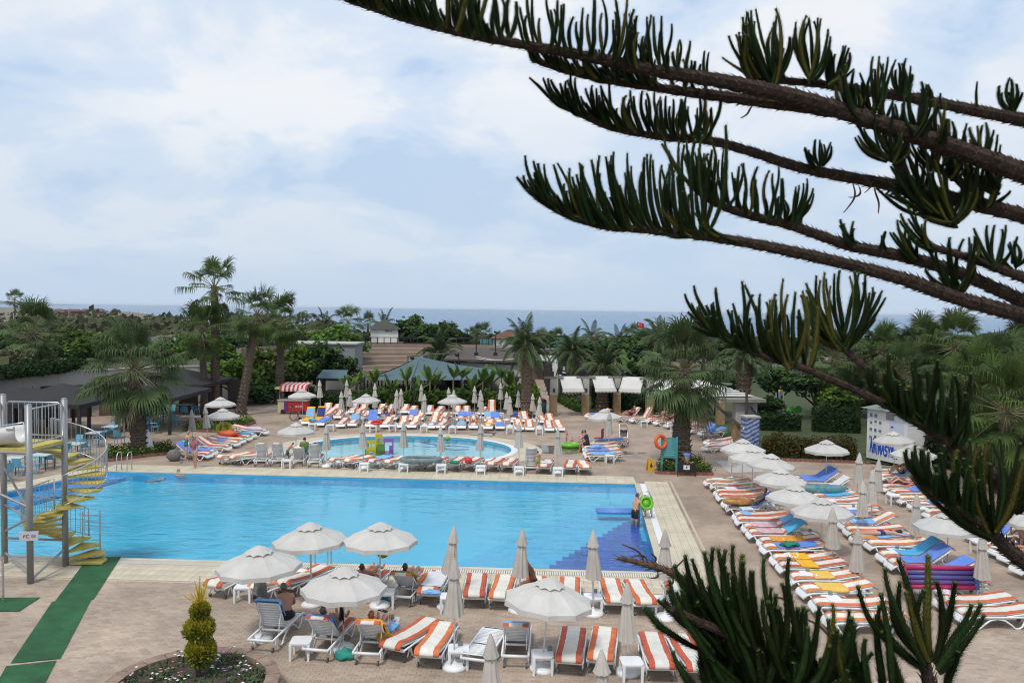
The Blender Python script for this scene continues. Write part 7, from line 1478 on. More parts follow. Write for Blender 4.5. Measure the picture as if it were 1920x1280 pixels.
def person(label, loc, rz, J, k=1.0, skin='fair', hair='brown', clothes=(), fat=1.0, hairlen=0.0, group=None, z=0.0):
    names = list(J); idx = {n_: i for i, n_ in enumerate(names)}; me = bpy.data.meshes.new('tmp'); me.from_pydata([J[n_] for n_ in names], [(idx[a], idx[c]) for a, c in BON], [])
    o = bpy.data.objects.new('tmp', me); COL.objects.link(o); o.modifiers.new('s', 'SKIN'); sub = o.modifiers.new('u', 'SUBSURF'); sub.levels = 1
    for i, n_ in enumerate(names):
        key = n_ if n_ in RAD else n_.rstrip('0123456789'); q = RAD[key]; f_ = fat if key in ('pel', 'waist', 'chest', 'hp') else 1.0; me.skin_vertices[0].data[i].radius = (q[0] * k * f_, q[1] * k * f_); me.skin_vertices[0].data[i].use_root = (n_ == 'pel')
    PEND.append((o, me, label, loc, rz, J, k, skin, hair, clothes, hairlen, group, z))
def dress(dg, o, me, label, loc, rz, J, k, skin, hair, clothes, hairlen, group, z):
    body = bpy.data.meshes.new_from_object(o.evaluated_get(dg))
    body.name = 'body'; body.materials.clear(); body.materials.append(SK[skin]); body.polygons.foreach_set('use_smooth', [True] * len(body.polygons))
    t = thing('person', label, 'person', (loc[0], loc[1], z), rz, group); link('body', body, t)
    nf = len(body.polygons); ce = np.zeros(nf * 3); body.polygons.foreach_get('center', ce); ce = ce.reshape(-1, 3); dist = []; tt_ = []
    for q0, q1 in BON:
        A, D = np.array(J[q0]), np.array(J[q1]) - np.array(J[q0]); tv = np.clip(((ce - A) @ D) / max(1e-9, D @ D), 0, 1); dist.append(np.linalg.norm(ce - A - tv[:, None] * D, axis=1)); tt_.append(tv)
    bi_ = np.argmin(np.array(dist), axis=0); cls = [(BON[q], tt_[q][i]) for i, q in enumerate(bi_)]
    def shell(name, test, off, m_):
        vs = {}; fs = []
        for p, q in zip(body.polygons, cls):
            if test(q, p): fs.append([vs.setdefault(v, len(vs)) for v in p.vertices])
        if not fs: return
        b = MB(); b.v = [None] * len(vs)
        for v, i in vs.items(): w = body.vertices[v]; b.v[i] = tuple(w.co + w.normal * off)
        b.f = [tuple(f) for f in fs]; b.m = [0] * len(fs); ob = b.obj(name, m_, t, True); ob.modifiers.new('t', 'SOLIDIFY').thickness = 0.006
    T_ = {'pel', 'waist', 'chest'}
    for kind_, m_ in clothes:
        if kind_ == 'shirt': shell('shirt', lambda q, p: (q[0][0] in ('pel', 'waist') and not q[0][1].startswith('hp')) or q[0] == ('chest', 'neck') and q[1] < 0.6 or q[0][0] == 'chest' and q[0][1].startswith('sh') or q[0][0].startswith('sh') and q[1] < 0.55, 0.014 * k, m_)
        elif kind_ == 'shorts': shell('shorts', lambda q, p: q[0][1].startswith('hp') or q[0][0].startswith('hp') and q[1] < 0.62 or q[0] == ('pel', 'waist') and q[1] < 0.45, 0.014 * k, m_)
        elif kind_ == 'brief': shell('swim_briefs', lambda q, p: q[0][1].startswith('hp') or q[0][0].startswith('hp') and q[1] < 0.16 or q[0] == ('pel', 'waist') and q[1] < 0.3, 0.008 * k, m_)
        elif kind_ == 'top': shell('bikini_top', lambda q, p: q[0] == ('waist', 'chest') and q[1] > 0.55, 0.008 * k, m_)
        elif kind_ == 'suit': shell('swimsuit', lambda q, p: q[0][1].startswith('hp') or (q[0][0] in ('pel', 'waist')) or q[0][0].startswith('hp') and q[1] < 0.12, 0.008 * k, m_)
    hd = (J['ht'] - J['hb']).normalized(); fd = (J['nose'] - J['hm']); fd = (fd - hd * fd.dot(hd)).normalized()
    HB = {('hb', 'hm'), ('hm', 'ht'), ('neck', 'hb')}
    shell('hair', lambda q, p: q[0] in HB and ((p.center - J['hm']).dot(hd) > 0.03 * k + 0.4 * (p.center - J['hm']).dot(fd) - hairlen or (p.center - J['hm']).dot(fd) < -0.02 * k and (p.center - J['hm']).dot(hd) > -0.07 * k - hairlen), 0.014 * k, HR_[hair])
    sd = hd.cross(fd); b = MB()
    for s in (-1, 1): b.ball(J['hm'] + fd * 0.072 * k - hd * 0.008 * k + sd * s * 0.03 * k, 0.011 * k, 6, 4)
    b.obj('eyes', M_EYE, t); b = MB()
    for s in (-1, 1): b.ball(J['hm'] - hd * 0.02 * k + sd * s * 0.078 * k, (0.016 * k, 0.02 * k, 0.03 * k), 6, 4)
    b.obj('ears', SK[skin], t)
    return t
DNV = (0, 0, -1)
def j_stand(k=1.0, lean=0.0, step=0.0, reach=0.25, hd=(0, 0.15, 1), face=(0, 1, -0.1)):
    return skeleton(V(0, 0, 0.90 * k), (0, lean, 1), hd, [((-.15, reach, -1), (.05, 0.45 + reach, -1)), ((.15, reach * .6, -1), (-.05, 0.35 + reach, -1))], [((-.04, step, -1), (0, -.08 + step * .3, -1), (-.1, 1, -.25)), ((.04, -step, -1), (0, -.08 - step * .6, -1), (.1, 1, -.25))], face, k)
def j_sit(k=1.0, lean=0.1, hd=(0, .2, 1), face=(0, 1, -.1), arms=None, knees=(0.1, 1, -.05)):
    return skeleton(V(0, 0, 0.12 * k), (0, lean, 1), hd, arms or [((-.2, .45, -1), (.25, .9, -.35)), ((.2, .45, -1), (-.25, .9, -.35))], [((-abs(knees[0]), knees[1], knees[2]), (0, .05, -1), (-.1, 1, -.1)), ((abs(knees[0]), knees[1], knees[2]), (0, .05, -1), (.1, 1, -.1))], face, k)
def j_recline(a, k=1.0, knee=0.25, arms=None, hl=0.0):
    a_ = R(a); td = (0, -math.cos(a_), math.sin(a_) + 0.02); 
    return skeleton(V(0, -0.12, 0.52), td, (0, -math.cos(a_) + .35, math.sin(a_) + .55), arms or [((-.35, .55, -.35), (.35, 1, .05)), ((.35, .5, -.35), (-.2, 1, .0))], [((-.12, 1, knee), (.02, 1, -knee - .05), (-.3, .35, 1)), ((.14, 1, knee * 1.6), (0, 1, -knee * 1.7 - .05), (.3, .35, 1))], (0, math.sin(a_) + .2, math.cos(a_) * .4), k)
def j_prone(k=1.0): return skeleton(V(0, -0.05, 0.50), (0, -1, 0.02), (0.1, -1, 0.1), [((-.6, -.8, -.1), (.8, -.6, 0)), ((.6, -.8, -.1), (-.8, -.6, 0))], [((-.06, 1, 0), (0, 1, .02), (0, 1, -.5)), ((.06, 1, 0), (0, 1, .02), (0, 1, -.5))], (0.6, -.2, -.6), k)
def on_lounger(key, label, J, **kw):
    loc, rz, a = LS[key]; return person(label, loc, rz, J, **kw)
C_BLK = mat('black_swimwear', (0.012, 0.012, 0.014), 0.7); C_TEAL = mat('teal_swimsuit', (0.01, 0.17, 0.20), 0.6, 0.2, 8); C_GRN = mat('green_shirt', (0.07, 0.16, 0.045), 0.85, 0.1, 6); C_NVY = mat('navy_tshirt', (0.015, 0.025, 0.07), 0.85, 0.1, 6)
C_BEI = mat('beige_shorts', (0.42, 0.38, 0.32), 0.85, 0.08, 6); C_BLS = mat('blue_swim_shorts', (0.02, 0.12, 0.20), 0.8, scale=14, col2=(0.03, 0.30, 0.30)); C_RED = mat('red_print', (0.30, 0.02, 0.05), 0.8, scale=16, col2=(0.05, 0.01, 0.02))
C_FLO = mat('black_white_floral', (0.015, 0.015, 0.015), 0.8, scale=14, col2=(0.45, 0.42, 0.36)); C_BLU = mat('pale_blue_shirt', (0.16, 0.24, 0.42), 0.85, 0.15, 6); C_MAR = mat('maroon_cloth', (0.11, 0.025, 0.03), 0.85, 0.2, 6)
def checks(name, c1, c2, s):
    m, n, l, b = node_mat(name); tc = n.new('ShaderNodeTexCoord'); ck = n.new('ShaderNodeTexChecker'); ck.inputs[1].default_value = (*c1, 1); ck.inputs[2].default_value = (*c2, 1); ck.inputs[3].default_value = s; l.new(tc.outputs['Object'], ck.inputs[0]); l.new(ck.outputs[0], b.inputs['Base Color']); b.inputs['Roughness'].default_value = 0.85; return m
C_CHK = checks('pink_check_shirt', (0.42, 0.13, 0.17), (0.28, 0.07, 0.10), 26); 
m, n, l, b = node_mat('red_white_stripes'); tc = n.new('ShaderNodeTexCoord'); wv = n.new('ShaderNodeTexWave'); wv.bands_direction = 'Z'; wv.inputs['Scale'].default_value = 4; l.new(tc.outputs['Object'], wv.inputs[0]); rp = n.new('ShaderNodeValToRGB'); rp.color_ramp.interpolation = 'CONSTANT'; rp.color_ramp.elements[0].color = (0.45, 0.02, 0.04, 1); rp.color_ramp.elements[1].color = (0.62, 0.6, 0.58, 1); rp.color_ramp.elements[1].position = 0.5; l.new(wv.outputs[0], rp.inputs[0]); l.new(rp.outputs[0], b.inputs['Base Color']); C_STR = m
# front rows
loc, rz, a = LS[('A', 0)]
person('shirtless person sitting on the first front-row lounger, back to camera', loc + Vector((0.12, 0.25, 0)), rz + 0.5, j_sit(1.0, 0.35, (-.25, .5, 1), (-.3, 1, -.6), knees=(0.35, 1, -.25)), 1.02, 'tan', 'grey', [('shorts', C_BLK)], 1.25, z=0.34)
on_lounger(('A', 1), 'person reclining on the lounger with the cornflower blue towel', j_recline(46, 1.0, 0.35), skin='tan', hair='grey', clothes=[('shorts', C_BLU)], fat=1.1)
on_lounger(('A', 2), 'person in black swimwear reclining on the lounger with the orange towel', j_recline(44, 0.97, 0.5), skin='fair', hair='red', clothes=[('suit', C_BLK)], hairlen=0.10)
on_lounger(('B', 4), 'person reclining on the olive towel, feet towards the pool', j_recline(40, 0.97, 0.5), skin='fair', hair='brown', clothes=[('suit', T_OLV)], hairlen=0.05)
on_lounger(('B', 3), 'sunbather whose foot shows beside the parasol at the near pool edge', j_recline(30, 0.97, 0.3), skin='tan', hair='brown', clothes=[('brief', C_BLK)])
loc, rz, a = LS[('B', 8)]
person('person in black bikini sitting at the near pool edge with raised arms', loc + Vector((-0.05, 0.2, 0)), rz + 2.2, j_sit(0.97, 0.45, (0, .8, .8), (0, .8, -.6), arms=[((-.7, .7, .6), (.6, .3, .8)), ((.7, .7, .6), (-.6, .3, .8))]), 0.97, 'brown', 'dark', [('brief', C_BLK), ('top', C_BLK)], hairlen=0.12, z=0.34)
# in and around the pools
p = G(1190, 998, -0.52); person('shirtless person in black shorts standing in the pool by the ladder', p, -0.9, j_stand(0.92, 0.2, 0.05, 0.5), 0.92, 'fair', 'brown', [('shorts', C_BLK)], 1.1, z=-0.52)
p = G(1210, 968); person('child standing on the pool edge beside the bather in black shorts', p, 1.2, j_stand(0.5, 0.05), 0.5, 'fair', 'blond', [('brief', T_WHT)], z=0.03)
p = G(328, 893, -0.2); person('swimmer with only head and shoulders above the water', p + Vector((0, 0.0, 0)), -1.4, skeleton(V(0, -0.35, -0.25), (0, 0.9, 0.35), (0, .3, 1), [((-1, .6, .1), (-.2, 1, .1)), ((1, .6, .1), (.2, 1, .1))], [((-.1, -1, -.2), (0, -1, -.1), (0, -1, -.3)), ((.1, -1, -.2), (0, -1, -.1), (0, -1, -.3))], (0, 1, 0), 0.95), 0.95, 'fair', 'grey', [('brief', C_BLK)], z=0.0)
p = G(349, 864); person('person in a teal swimsuit standing beside the loungers', p, -0.9, j_stand(0.95, 0.12, 0.06, 0.5, (0, .45, 1), (0, 1, -.5)), 0.95, 'fair', 'blond', [('suit', C_TEAL)], hairlen=0.06)
p = G(365, 878); person('person in a pink checked shirt and beige shorts walking by the pool', p, 2.9, j_stand(0.98, 0.15, 0.2, 0.1, (0, .5, 1), (0, 1, -.6)), 0.98, 'tan', 'dark', [('shirt', C_CHK), ('shorts', C_BEI)], 1.1)
p = G(539, 866); person('child in blue swim shorts leaning forward beside the round pool', p, -1.4, j_stand(0.66, 0.75, 0.25, 0.9, (0, .6, .8)), 0.66, 'tan', 'dark', [('shorts', C_BLS)])
loc, rz, a = LS[('C', 4)]; person('person in a green shirt sitting on a lounger facing the round pool', loc + Vector((0.1, 0.35, 0)), rz + 0.15, j_sit(1.02, 0.1), 1.02, 'tan', 'dark', [('shirt', C_GRN), ('shorts', C_BLS)], 1.25, z=0.38)
on_lounger(('C', 5), 'sunbather hidden behind a raised lounger by the round pool', j_recline(60, 0.95, 0.4), skin='tan', hair='dark', clothes=[('brief', C_BLK)])
p = G(1008, 886); person('child in green shorts beside the raised white lounger', p, 0.4, j_stand(0.66), 0.66, 'tan', 'brown', [('shorts', mat('lime_shorts', (0.16, 0.30, 0.04), 0.8))])
on_lounger(('D1', 10), 'person in pale clothes reclining in the first row behind the round pool', j_recline(40, 0.97, 0.35), skin='fair', hair='brown', clothes=[('suit', T_WHT)])
on_lounger(('D2', 5), 'sunbather with knees up on the second row behind the round pool', j_recline(45, 0.97, 0.7), skin='tan', hair='dark', clothes=[('brief', C_BLK)])
on_lounger(('D2', 4), 'sunbather sitting up on the blue towel, second row', j_recline(75, 0.95, 0.4), skin='tan', hair='dark', clothes=[('suit', C_BLK)])
p = G(1062, 832); person('child standing beside the green float', p, -2.2, j_stand(0.48), 0.48, 'fair', 'blond', [('brief', T_PNK)])
p = G(1073, 834); person('child sitting in the green float', p, 0.6, j_sit(0.46), 0.46, 'fair', 'brown', [('brief', C_BLS)], z=0.08)
p = G(1102, 846); person('person in a navy t-shirt sitting on the end of a lounger', p, 1.25, j_sit(1.0, 0.25, (0, .4, 1), (0, 1, -.4)), 1.0, 'tan', 'dark', [('shirt', C_NVY), ('shorts', C_BLK)], 1.1, z=0.36)
p = G(1089, 842); person('person in a red and white striped top sitting opposite the navy t-shirt', p, -1.2, j_sit(0.9, 0.15), 0.9, 'tan', 'dark', [('shirt', C_STR), ('shorts', C_STR)], 1.1, z=0.30)
on_lounger(('P', 1), 'person in maroon sitting back on a lounger in awning shade', j_recline(52, 0.98, 0.35), skin='tan', hair='brown', clothes=[('shirt', C_MAR), ('shorts', C_MAR)])
on_lounger(('P', 3), 'sunbather with blue shorts on a shaded lounger', j_recline(48, 0.98, 0.15), skin='tan', hair='dark', clothes=[('shorts', C_BLU)])
on_lounger(('P', 4), 'sunbather in dark swimwear on a shaded lounger', j_recline(42, 0.98, 0.15), skin='tan', hair='grey', clothes=[('suit', C_BLK)], fat=1.3)
on_lounger(('P', 6), 'sunbather under a blue towel at the shady lounger end', j_recline(12, 0.95, 0.1), skin='tan', hair='brown', clothes=[('suit', C_BLU)])
# right side
on_lounger(('R1', 12), 'person in black and white floral clothes reclining beside the pool', j_recline(42, 1.0, 0.1), skin='tan', hair='dark', clothes=[('shirt', C_FLO), ('shorts', C_FLO)], fat=1.15)
on_lounger(('R3', 11), 'person in a black bikini sitting back with knees drawn up', j_recline(55, 0.97, 0.75), skin='tan', hair='dark', clothes=[('brief', C_BLK), ('top', C_BLK)])
on_lounger(('R3', 10), 'sunbather in red patterned shorts lying next to the black bikini wearer', j_recline(18, 0.97, 0.5), skin='fair', hair='brown', clothes=[('shorts', C_RED)])
on_lounger(('R2', 7), 'person in a bikini lying face down on a blue towel', j_prone(0.97), skin='fair', hair='dark', clothes=[('brief', T_NAV), ('top', C_BLK)], hairlen=0.1)
loc, rz, a = LS[('R3', 2)]; person('sunbather crouching with hands at the face at the right edge', loc + Vector((0.25, 0.1, 0)), rz + 0.3, j_sit(0.97, 0.35, (0, .5, 1), (0, 1, -.5), arms=[((-.2, .6, -.5), (.25, .3, 1)), ((.2, .6, -.5), (-.25, .3, 1))], knees=(0.15, 1, .75)), 0.97, 'fair', 'red', [('brief', C_BLK)], hairlen=0.08, z=0.36)
on_lounger(('R3', 1), 'sunbather in spotted navy shorts lying at the right edge', j_recline(8, 0.97, 0.1), skin='tan', hair='brown', clothes=[('shorts', T_NAV)])
p = G(282, 800); person('person in a blue shirt standing in the shade of the restaurant', p, 2.0, j_stand(1.0), 1.0, 'tan', 'dark', [('shirt', mat('royal_blue_shirt', (0.02, 0.06, 0.30), 0.85)), ('shorts', C_BLK)])
dg = bpy.context.evaluated_depsgraph_get()
for q in PEND: dress(dg, *q)
for q in PEND: bpy.data.objects.remove(q[0]); bpy.data.meshes.remove(q[1])
# ================================================================== SMALL THINGS
def torus(R_, r_, n=22, m=8, flat=1.0): 
    b = MB(); b.tube([(R_ * math.cos(2 * math.pi * i / n), R_ * math.sin(2 * math.pi * i / n), 0) for i in range(n)], r_, m, closed=True); b.v = [(x, y, z * flat) for x, y, z in b.v]; return b
M_ORB = mat('lifebuoy_orange', (0.62, 0.10, 0.02), 0.5, 0.08, 4)
# pool ladders
def ladder(label, p, rz, h=0.75):
    t = thing('pool_ladder', label, 'ladder', p, rz, 'steel pool ladders')
    for x in (-.25, .25): MB().tube([(x, -0.35, 0), (x, -0.35, h - .15), (x, -0.28, h), (x, 0.0, h), (x, 0.12, h - .18), (x, 0.14, -0.5)], 0.024, 7).obj('handrail', M_STEEL, t, True)
    for z in (-.15, -.4): MB().box((0, 0.14, z), (0.5, 0.08, 0.03)).obj('rung', M_STEEL, t)
ladder('steel pool ladder on the far pool edge by the fan palm', G(231, 883), math.pi + 0.0, 0.9); ladder('steel pool ladder half hidden by the parasol at the near edge', G(604, 1060), 0); ladder('steel pool ladder at the right pool edge by the bather', G(1204, 966), R(86), 0.9)
# teal board with lifebuoy, floor sign, bin
g = G(1254, 888); t = thing('notice_board', 'teal board of pool rules on two posts by the palm', 'sign', g, -0.1); M_TB = mat('teal_board', (0.045, 0.24, 0.26), 0.6, 0.08, 3)
for x in (-.36, .36): MB().box((x, 0, 0.93), (0.09, 0.09, 1.86)).obj('post', M_TB, t)
pn = MB().box((0, -0.01, 1.30), (0.66, 0.06, 1.0)).obj('panel', M_TB, t); r = random.Random(4)
for k in range(9): w = r.uniform(0.35, 0.55); MB().box((-0.28 + w / 2, -0.045, 1.70 - k * 0.095), (w, 0.008, 0.035)).obj('text_line', mat('pale_teal_print', (0.16, 0.38, 0.40), 0.7), pn)
q = AT(1239, 828, g.y - 0.12); o = torus(0.30, 0.085).obj('lifebuoy', M_ORB, None, True, loc=q); o.rotation_euler = (R(80), 0, R(25)); tag(o, 'orange lifebuoy hanging on the teal board', 'lifebuoy')
t = thing('floor_sign', 'yellow folding wet-floor sign beside the palm bed', 'sign', G(1219, 882), 0.2); M_YS = mat('sign_yellow', (0.62, 0.33, 0.02), 0.5, 0.05, 4)
for s in (-1, 1): MB().add([(-.17, s * .16, 0), (.17, s * .16, 0), (.13, s * .02, 0.62), (-.13, s * .02, 0.62), (-.17, s * .185, 0), (.17, s * .185, 0), (.13, s * .045, 0.62), (-.13, s * .045, 0.62)], [(0, 1, 2, 3), (7, 6, 5, 4), (0, 4, 5, 1), (1, 5, 6, 2), (2, 6, 7, 3), (3, 7, 4, 0)]).obj('board', M_YS, t)
MB().add([(-.07, -.155, .22), (.07, -.155, .22), (0.02, -.115, .40), (-.02, -.115, .40)], [(0, 1, 2, 3)]).obj('printed_symbol', M_BLK, t)
t = thing('litter_bin', 'steel litter bin with blue liner in a black frame by the palm bed', 'bin', G(1287, 893), 0)
fr_ = MB()
for x in (-.42, .42): fr_.tube([(x, 0, 0), (x, 0, 1.0), (x * .8, 0, 1.1)], 0.025, 6)
fr_.tube([(-.34, 0, 1.1), (.34, 0, 1.1)], 0.025, 6); fr_.box((0, 0.03, 0.42), (0.84, 0.05, 0.46)); fr_.obj('frame', M_BLK, t); MB().lathe([(0.14, 0.72), (0.16, 1.05), (0.165, 1.06)], 14).obj('bucket', M_STEEL, t, True); MB().lathe([(0.168, 1.03), (0.18, 1.1), (0.15, 1.13), (0.10, 1.08)], 14).obj('liner', T_BLU, t, True); pn = MB().box((0, -0.0, 0.45), (0.30, 0.02, 0.22)).obj('label_plate', M_WHITE, t); MB().box((0.0, -0.014, 0.45), (0.06, 0.006, 0.09)).obj('printed_symbol', MT['navy_print'], pn)
# lifebuoy and white board by the left fan palm
q = G(268, 846); o = torus(0.34, 0.09).obj('lifebuoy', M_ORB, None, True, loc=(q.x, q.y - 0.3, 0.75)); o.rotation_euler = (R(82), 0, R(70)); tag(o, 'orange lifebuoy against the left fan palm trunk', 'lifebuoy')
t = thing('white_board', 'white board leaning beside the left fan palm trunk', 'board', G(281, 850), 0.5); o = MB().box((0, 0, 0.65), (0.55, 0.04, 1.25)).obj('panel', M_WHITE, t); o.rotation_euler = (R(-8), R(-14), 0); MB().tube([(0, 0.05, 0), (0.05, 0.3, 0.9)], 0.02, 5).obj('stand', M_BLK, t)
# snack cart
g = G(551, 775); t = thing('snack_cart', 'red snack cart with red and white striped awning', 'cart', g, -0.05, None, 0.88); M_CR = mat('cart_red', (0.38, 0.02, 0.02), 0.45, 0.1, 2)
MB().box((0.3, 0, 0.65), (1.9, 0.9, 0.95)).obj('body', M_CR, t); MB().box((-0.98, -0.05, 0.65), (0.55, 0.8, 1.1)).obj('poster_side', mat('cart_poster', (0.45, 0.36, 0.06), 0.5, scale=4, col2=(0.50, 0.50, 0.48)), t); MB().box((0, 0, 1.17), (2.6, 1.05, 0.08)).obj('counter', M_WALL, t); MB().box((-0.55, -0.47, 0.65), (0.3, 0.03, 0.9)).obj('side_panel', mat('purple_print', (0.12, 0.03, 0.16), 0.5), t)
for x in (-1.1, 1.15):
    for y in (-.4, .4): MB().tube([(x, y, 1.2), (x, y, 2.35)], 0.03, 6).obj('post', M_GREYM, t)
for k in range(13):
    x0 = -0.95 + k * 0.18; b = MB(); b.add([(x0, -0.85, 2.15), (x0 + .18, -0.85, 2.15), (x0 + .18, -0.6, 2.5), (x0, -0.6, 2.5), (x0, 0.7, 2.62), (x0 + .18, 0.7, 2.62), (x0, -0.85, 1.98), (x0 + .18, -0.85, 1.98)], [(0, 1, 2, 3), (3, 2, 5, 4), (6, 7, 1, 0)]); o = b.obj('awning_stripe', mat('awning_red', (0.50, 0.03, 0.03), 0.8) if k % 2 == 0 else M_AWN, t); o.modifiers.new('t', 'SOLIDIFY').thickness = 0.02
MB().box((-1.2, -0.2, 2.2), (0.5, 0.9, 0.18)).obj('sign_box', mat('pale_lime', (0.40, 0.50, 0.22), 0.6), t)
for x in (-.8, .9): MB().tube([(x, -.48, .2), (x, -.40, .2)], 0.2, 14).obj('wheel', M_BLK, t)
for k in range(6): MB().box((0.35 + (k % 3) * 0.2, -0.456, 0.72 - (k // 3) * 0.12), (0.15, 0.01, 0.05)).obj('lettering', M_AWN, t)
# wheelchair in front of the cart
t = thing('wheelchair', 'black wheelchair parked in front of the snack cart', 'wheelchair', G(551, 788), 0.4)
for y in (-.3, .3): w_ = torus(0.30, 0.02, 20, 5).obj('wheel', M_BLK, t, True, loc=(0, y, 0.31)); w_.rotation_euler = (R(90), 0, 0); sp_ = MB(); [sp_.tube([(0, 0, 0), (0.29 * math.cos(a), 0.29 * math.sin(a), 0)], 0.006, 4) for a in (0, 1.05, 2.1, 3.14, 4.2, 5.2)]; sp_.obj('spokes', M_STEEL, w_)
for y in (-.22, .22): MB().tube([(0.45, y - .02, 0.1), (0.45, y + .02, 0.1)], 0.1, 10).obj('caster', M_BLK, t)
MB().box((0.12, 0, 0.5), (0.45, 0.5, 0.06)).obj('seat', M_BLK, t); MB().box((-0.12, 0, 0.8), (0.05, 0.5, 0.55)).obj('backrest', M_MAROON if False else C_MAR, t)
MB().tube([(-.3, -.25, .95), (-.12, -.25, .95), (-.12, -.25, .5), (.4, -.25, .5), (.5, -.2, .15)], 0.015, 5).tube([(-.3, .25, .95), (-.12, .25, .95), (-.12, .25, .5), (.4, .25, .5), (.5, .2, .15)], 0.015, 5).obj('frame', M_STEEL, t)
# yellow deck loungers
def yel_cush(): me = cushion_mesh(R(58), 1); me.materials.clear(); me.materials.append(T_YEL2); me.materials.append(mat('mustard_canvas', (0.45, 0.30, 0.05), 0.85, 0.1, 4)); return me
for i, (x, y, lb_) in enumerate(((573, 798, 'yellow lounger with a blue towel and black bag, left one by the cart'), (594, 797, 'yellow lounger with striped clothes on it, right one by the cart'))):
    g = G(x, y) + Vector((0, 0.9, 0)); t = lounger(g, math.pi, 58, lb_, 'yellow loungers by the cart', False, name='sun_lounger'); link('cushion', cached('ycush', yel_cush), t)
    towel_obj(g, math.pi, 58, 0.62, 0.98, T_SKY if i == 0 else T_NAV, 'blue towel hanging on the left yellow lounger' if i == 0 else 'navy striped towel on the right yellow lounger', w=0.5, seed=i)
tables([(586, 794)], 'by the yellow loungers')
towel_obj(G(586, 798), 0, 5, 0.35, 0.65, T_TUR, 'turquoise cloth over the table by the yellow loungers', w=0.5, seed=5, lift=0.12)
# play castle in the paddling pool
q = G(706, 842); t = thing('play_castle', 'yellow green and purple plastic play castle in the round pool', 'play castle', (q.x, q.y + 0.3, -0.34), 0.15, None, 0.8)
MY, MG, MPu = mat('toy_yellow', (0.52, 0.40, 0.03), 0.45), mat('toy_green', (0.10, 0.20, 0.04), 0.45), mat('toy_purple', (0.28, 0.10, 0.36), 0.45)
def panel(name, m_, x0, w, h, y, holes):
    b = MB(); nx, nz = 7, 9
    for i in range(nx):
        for j in range(nz):
            cx, cz = (i + .5) / nx, (j + .5) / nz
            if any(a < cx < c and d < cz < e for a, c, d, e in holes): continue
            b.box((x0 + cx * w, y, cz * h), (w / nx, 0.12, h / nz))
    b.obj(name, m_, t)
panel('yellow_wall', MY, -0.8, 0.72, 1.05, -0.3, [(.2, .45, .55, .75), (.58, .85, .55, .75), (.3, .7, 0, .2)]); panel('green_wall', MG, -0.86, 0.25, 1.0, -0.2, []); panel('yellow_tower', MY, -0.15, 0.5, 1.45, 0.1, [(.25, .75, .6, .8)]); panel('purple_wall', MPu, 0.42, 0.72, 1.15, -0.1, [(.1, .55, .2, .8), (.6, .9, .55, .8)]); panel('green_wall', MG, 0.0, 0.5, 0.8, -0.35, [(.3, .7, 0, .5)])
# floats and inflatables
def inflate(label, cat, px, pyy, z, rx, ry, tube, m_, rz=0.0, tilt=0.0):
    g = G(px, pyy, z); b = torus(1.0, tube / max(rx, ry), 24, 8); b.v = [(x * rx, y * ry, zz * max(rx, ry)) for x, y, zz in b.v]; n_ = len(b.v)
    b.prism([(0.8 * rx * math.cos(a * math.pi / 6), 0.8 * ry * math.sin(a * math.pi / 6)) for a in range(12)], -tube * 0.5, -tube * 0.2); o = b.obj('inflatable', m_, None, True, loc=(g.x, g.y, z + tube * 0.9), rz=rz); o.rotation_euler = (tilt, 0, rz); return tag(o, label, cat)
inflate('lime green paddling float with a child on the wet paving', 'float', 1072, 838, 0.0, 0.55, 0.35, 0.13, mat('lime_float', (0.14, 0.42, 0.03), 0.3))
inflate('grey green rubber dinghy lying across loungers before the round pool', 'dinghy', 790, 865, 0.46, 0.95, 0.45, 0.12, mat('grey_dinghy', (0.16, 0.22, 0.22), 0.4, 0.3, 4), 0.05)
inflate('red swim ring on the raised blue lounger behind the round pool', 'float', 706, 794, 0.5, 0.32, 0.2, 0.08, mat('red_vinyl', (0.55, 0.03, 0.03), 0.3), 0, 0.3); inflate('yellow inflatable ring on the loungers left of the round pool', 'float', 420, 806, 0.5, 0.38, 0.32, 0.12, mat('yellow_vinyl', (0.50, 0.48, 0.03), 0.3), 0, 1.1); inflate('orange swim ring on the loungers left of the round pool', 'float', 427, 816, 0.45, 0.4, 0.3, 0.14, M_ORB); inflate('colourful yellow float on a lounger beside the pool', 'float', 1385, 943, 0.5, 0.55, 0.25, 0.10, mat('yellow_green_float', (0.35, 0.34, 0.03), 0.4, scale=7, col2=(0.50, 0.06, 0.08)), 0.1)
inflate('blue patterned inflatable on the right loungers', 'float', 1545, 921, 0.45, 0.8, 0.22, 0.14, mat('blue_patterned_float', (0.03, 0.16, 0.42), 0.4, scale=8, col2=(0.20, 0.36, 0.16)), 0); inflate('green float ring held at the right pool edge', 'float', 1212, 945, 0.6, 0.22, 0.22, 0.06, mat('lime_float', (0.14, 0.42, 0.03), 0.3), 0, 1.2)
# folded lilo standing on edge, right
g = G(1772, 1110, 0.35); b = MB(); mm = [mat('lilo_magenta', (0.38, 0.02, 0.10), 0.35), mat('lilo_violet', (0.14, 0.04, 0.18), 0.35, scale=5, col2=(0.05, 0.10, 0.30)), mat('lilo_blue', (0.06, 0.20, 0.42), 0.35)]
for k in range(5): b.tube([(-1.0, 0, 0.10 + k * 0.13), (0.9, 0, 0.10 + k * 0.13)], 0.07, 8, 0 if k in (0, 4) else 1)
b.tube([(0.93, 0, 0.05), (0.93, 0, 0.66)], 0.08, 8, 2); b.tube([(-1.02, 0, 0.05), (-1.02, 0, 0.66)], 0.08, 8, 0); o = b.obj('lilo', mm, None, True, loc=(g.x, g.y + 0.1, 0.36), rz=-0.02); o.rotation_euler = (R(-15), 0, -0.02); tag(o, 'magenta and violet lilo propped on edge on the right loungers', 'lilo')
g = G(1160, 962, -0.05); b = MB()
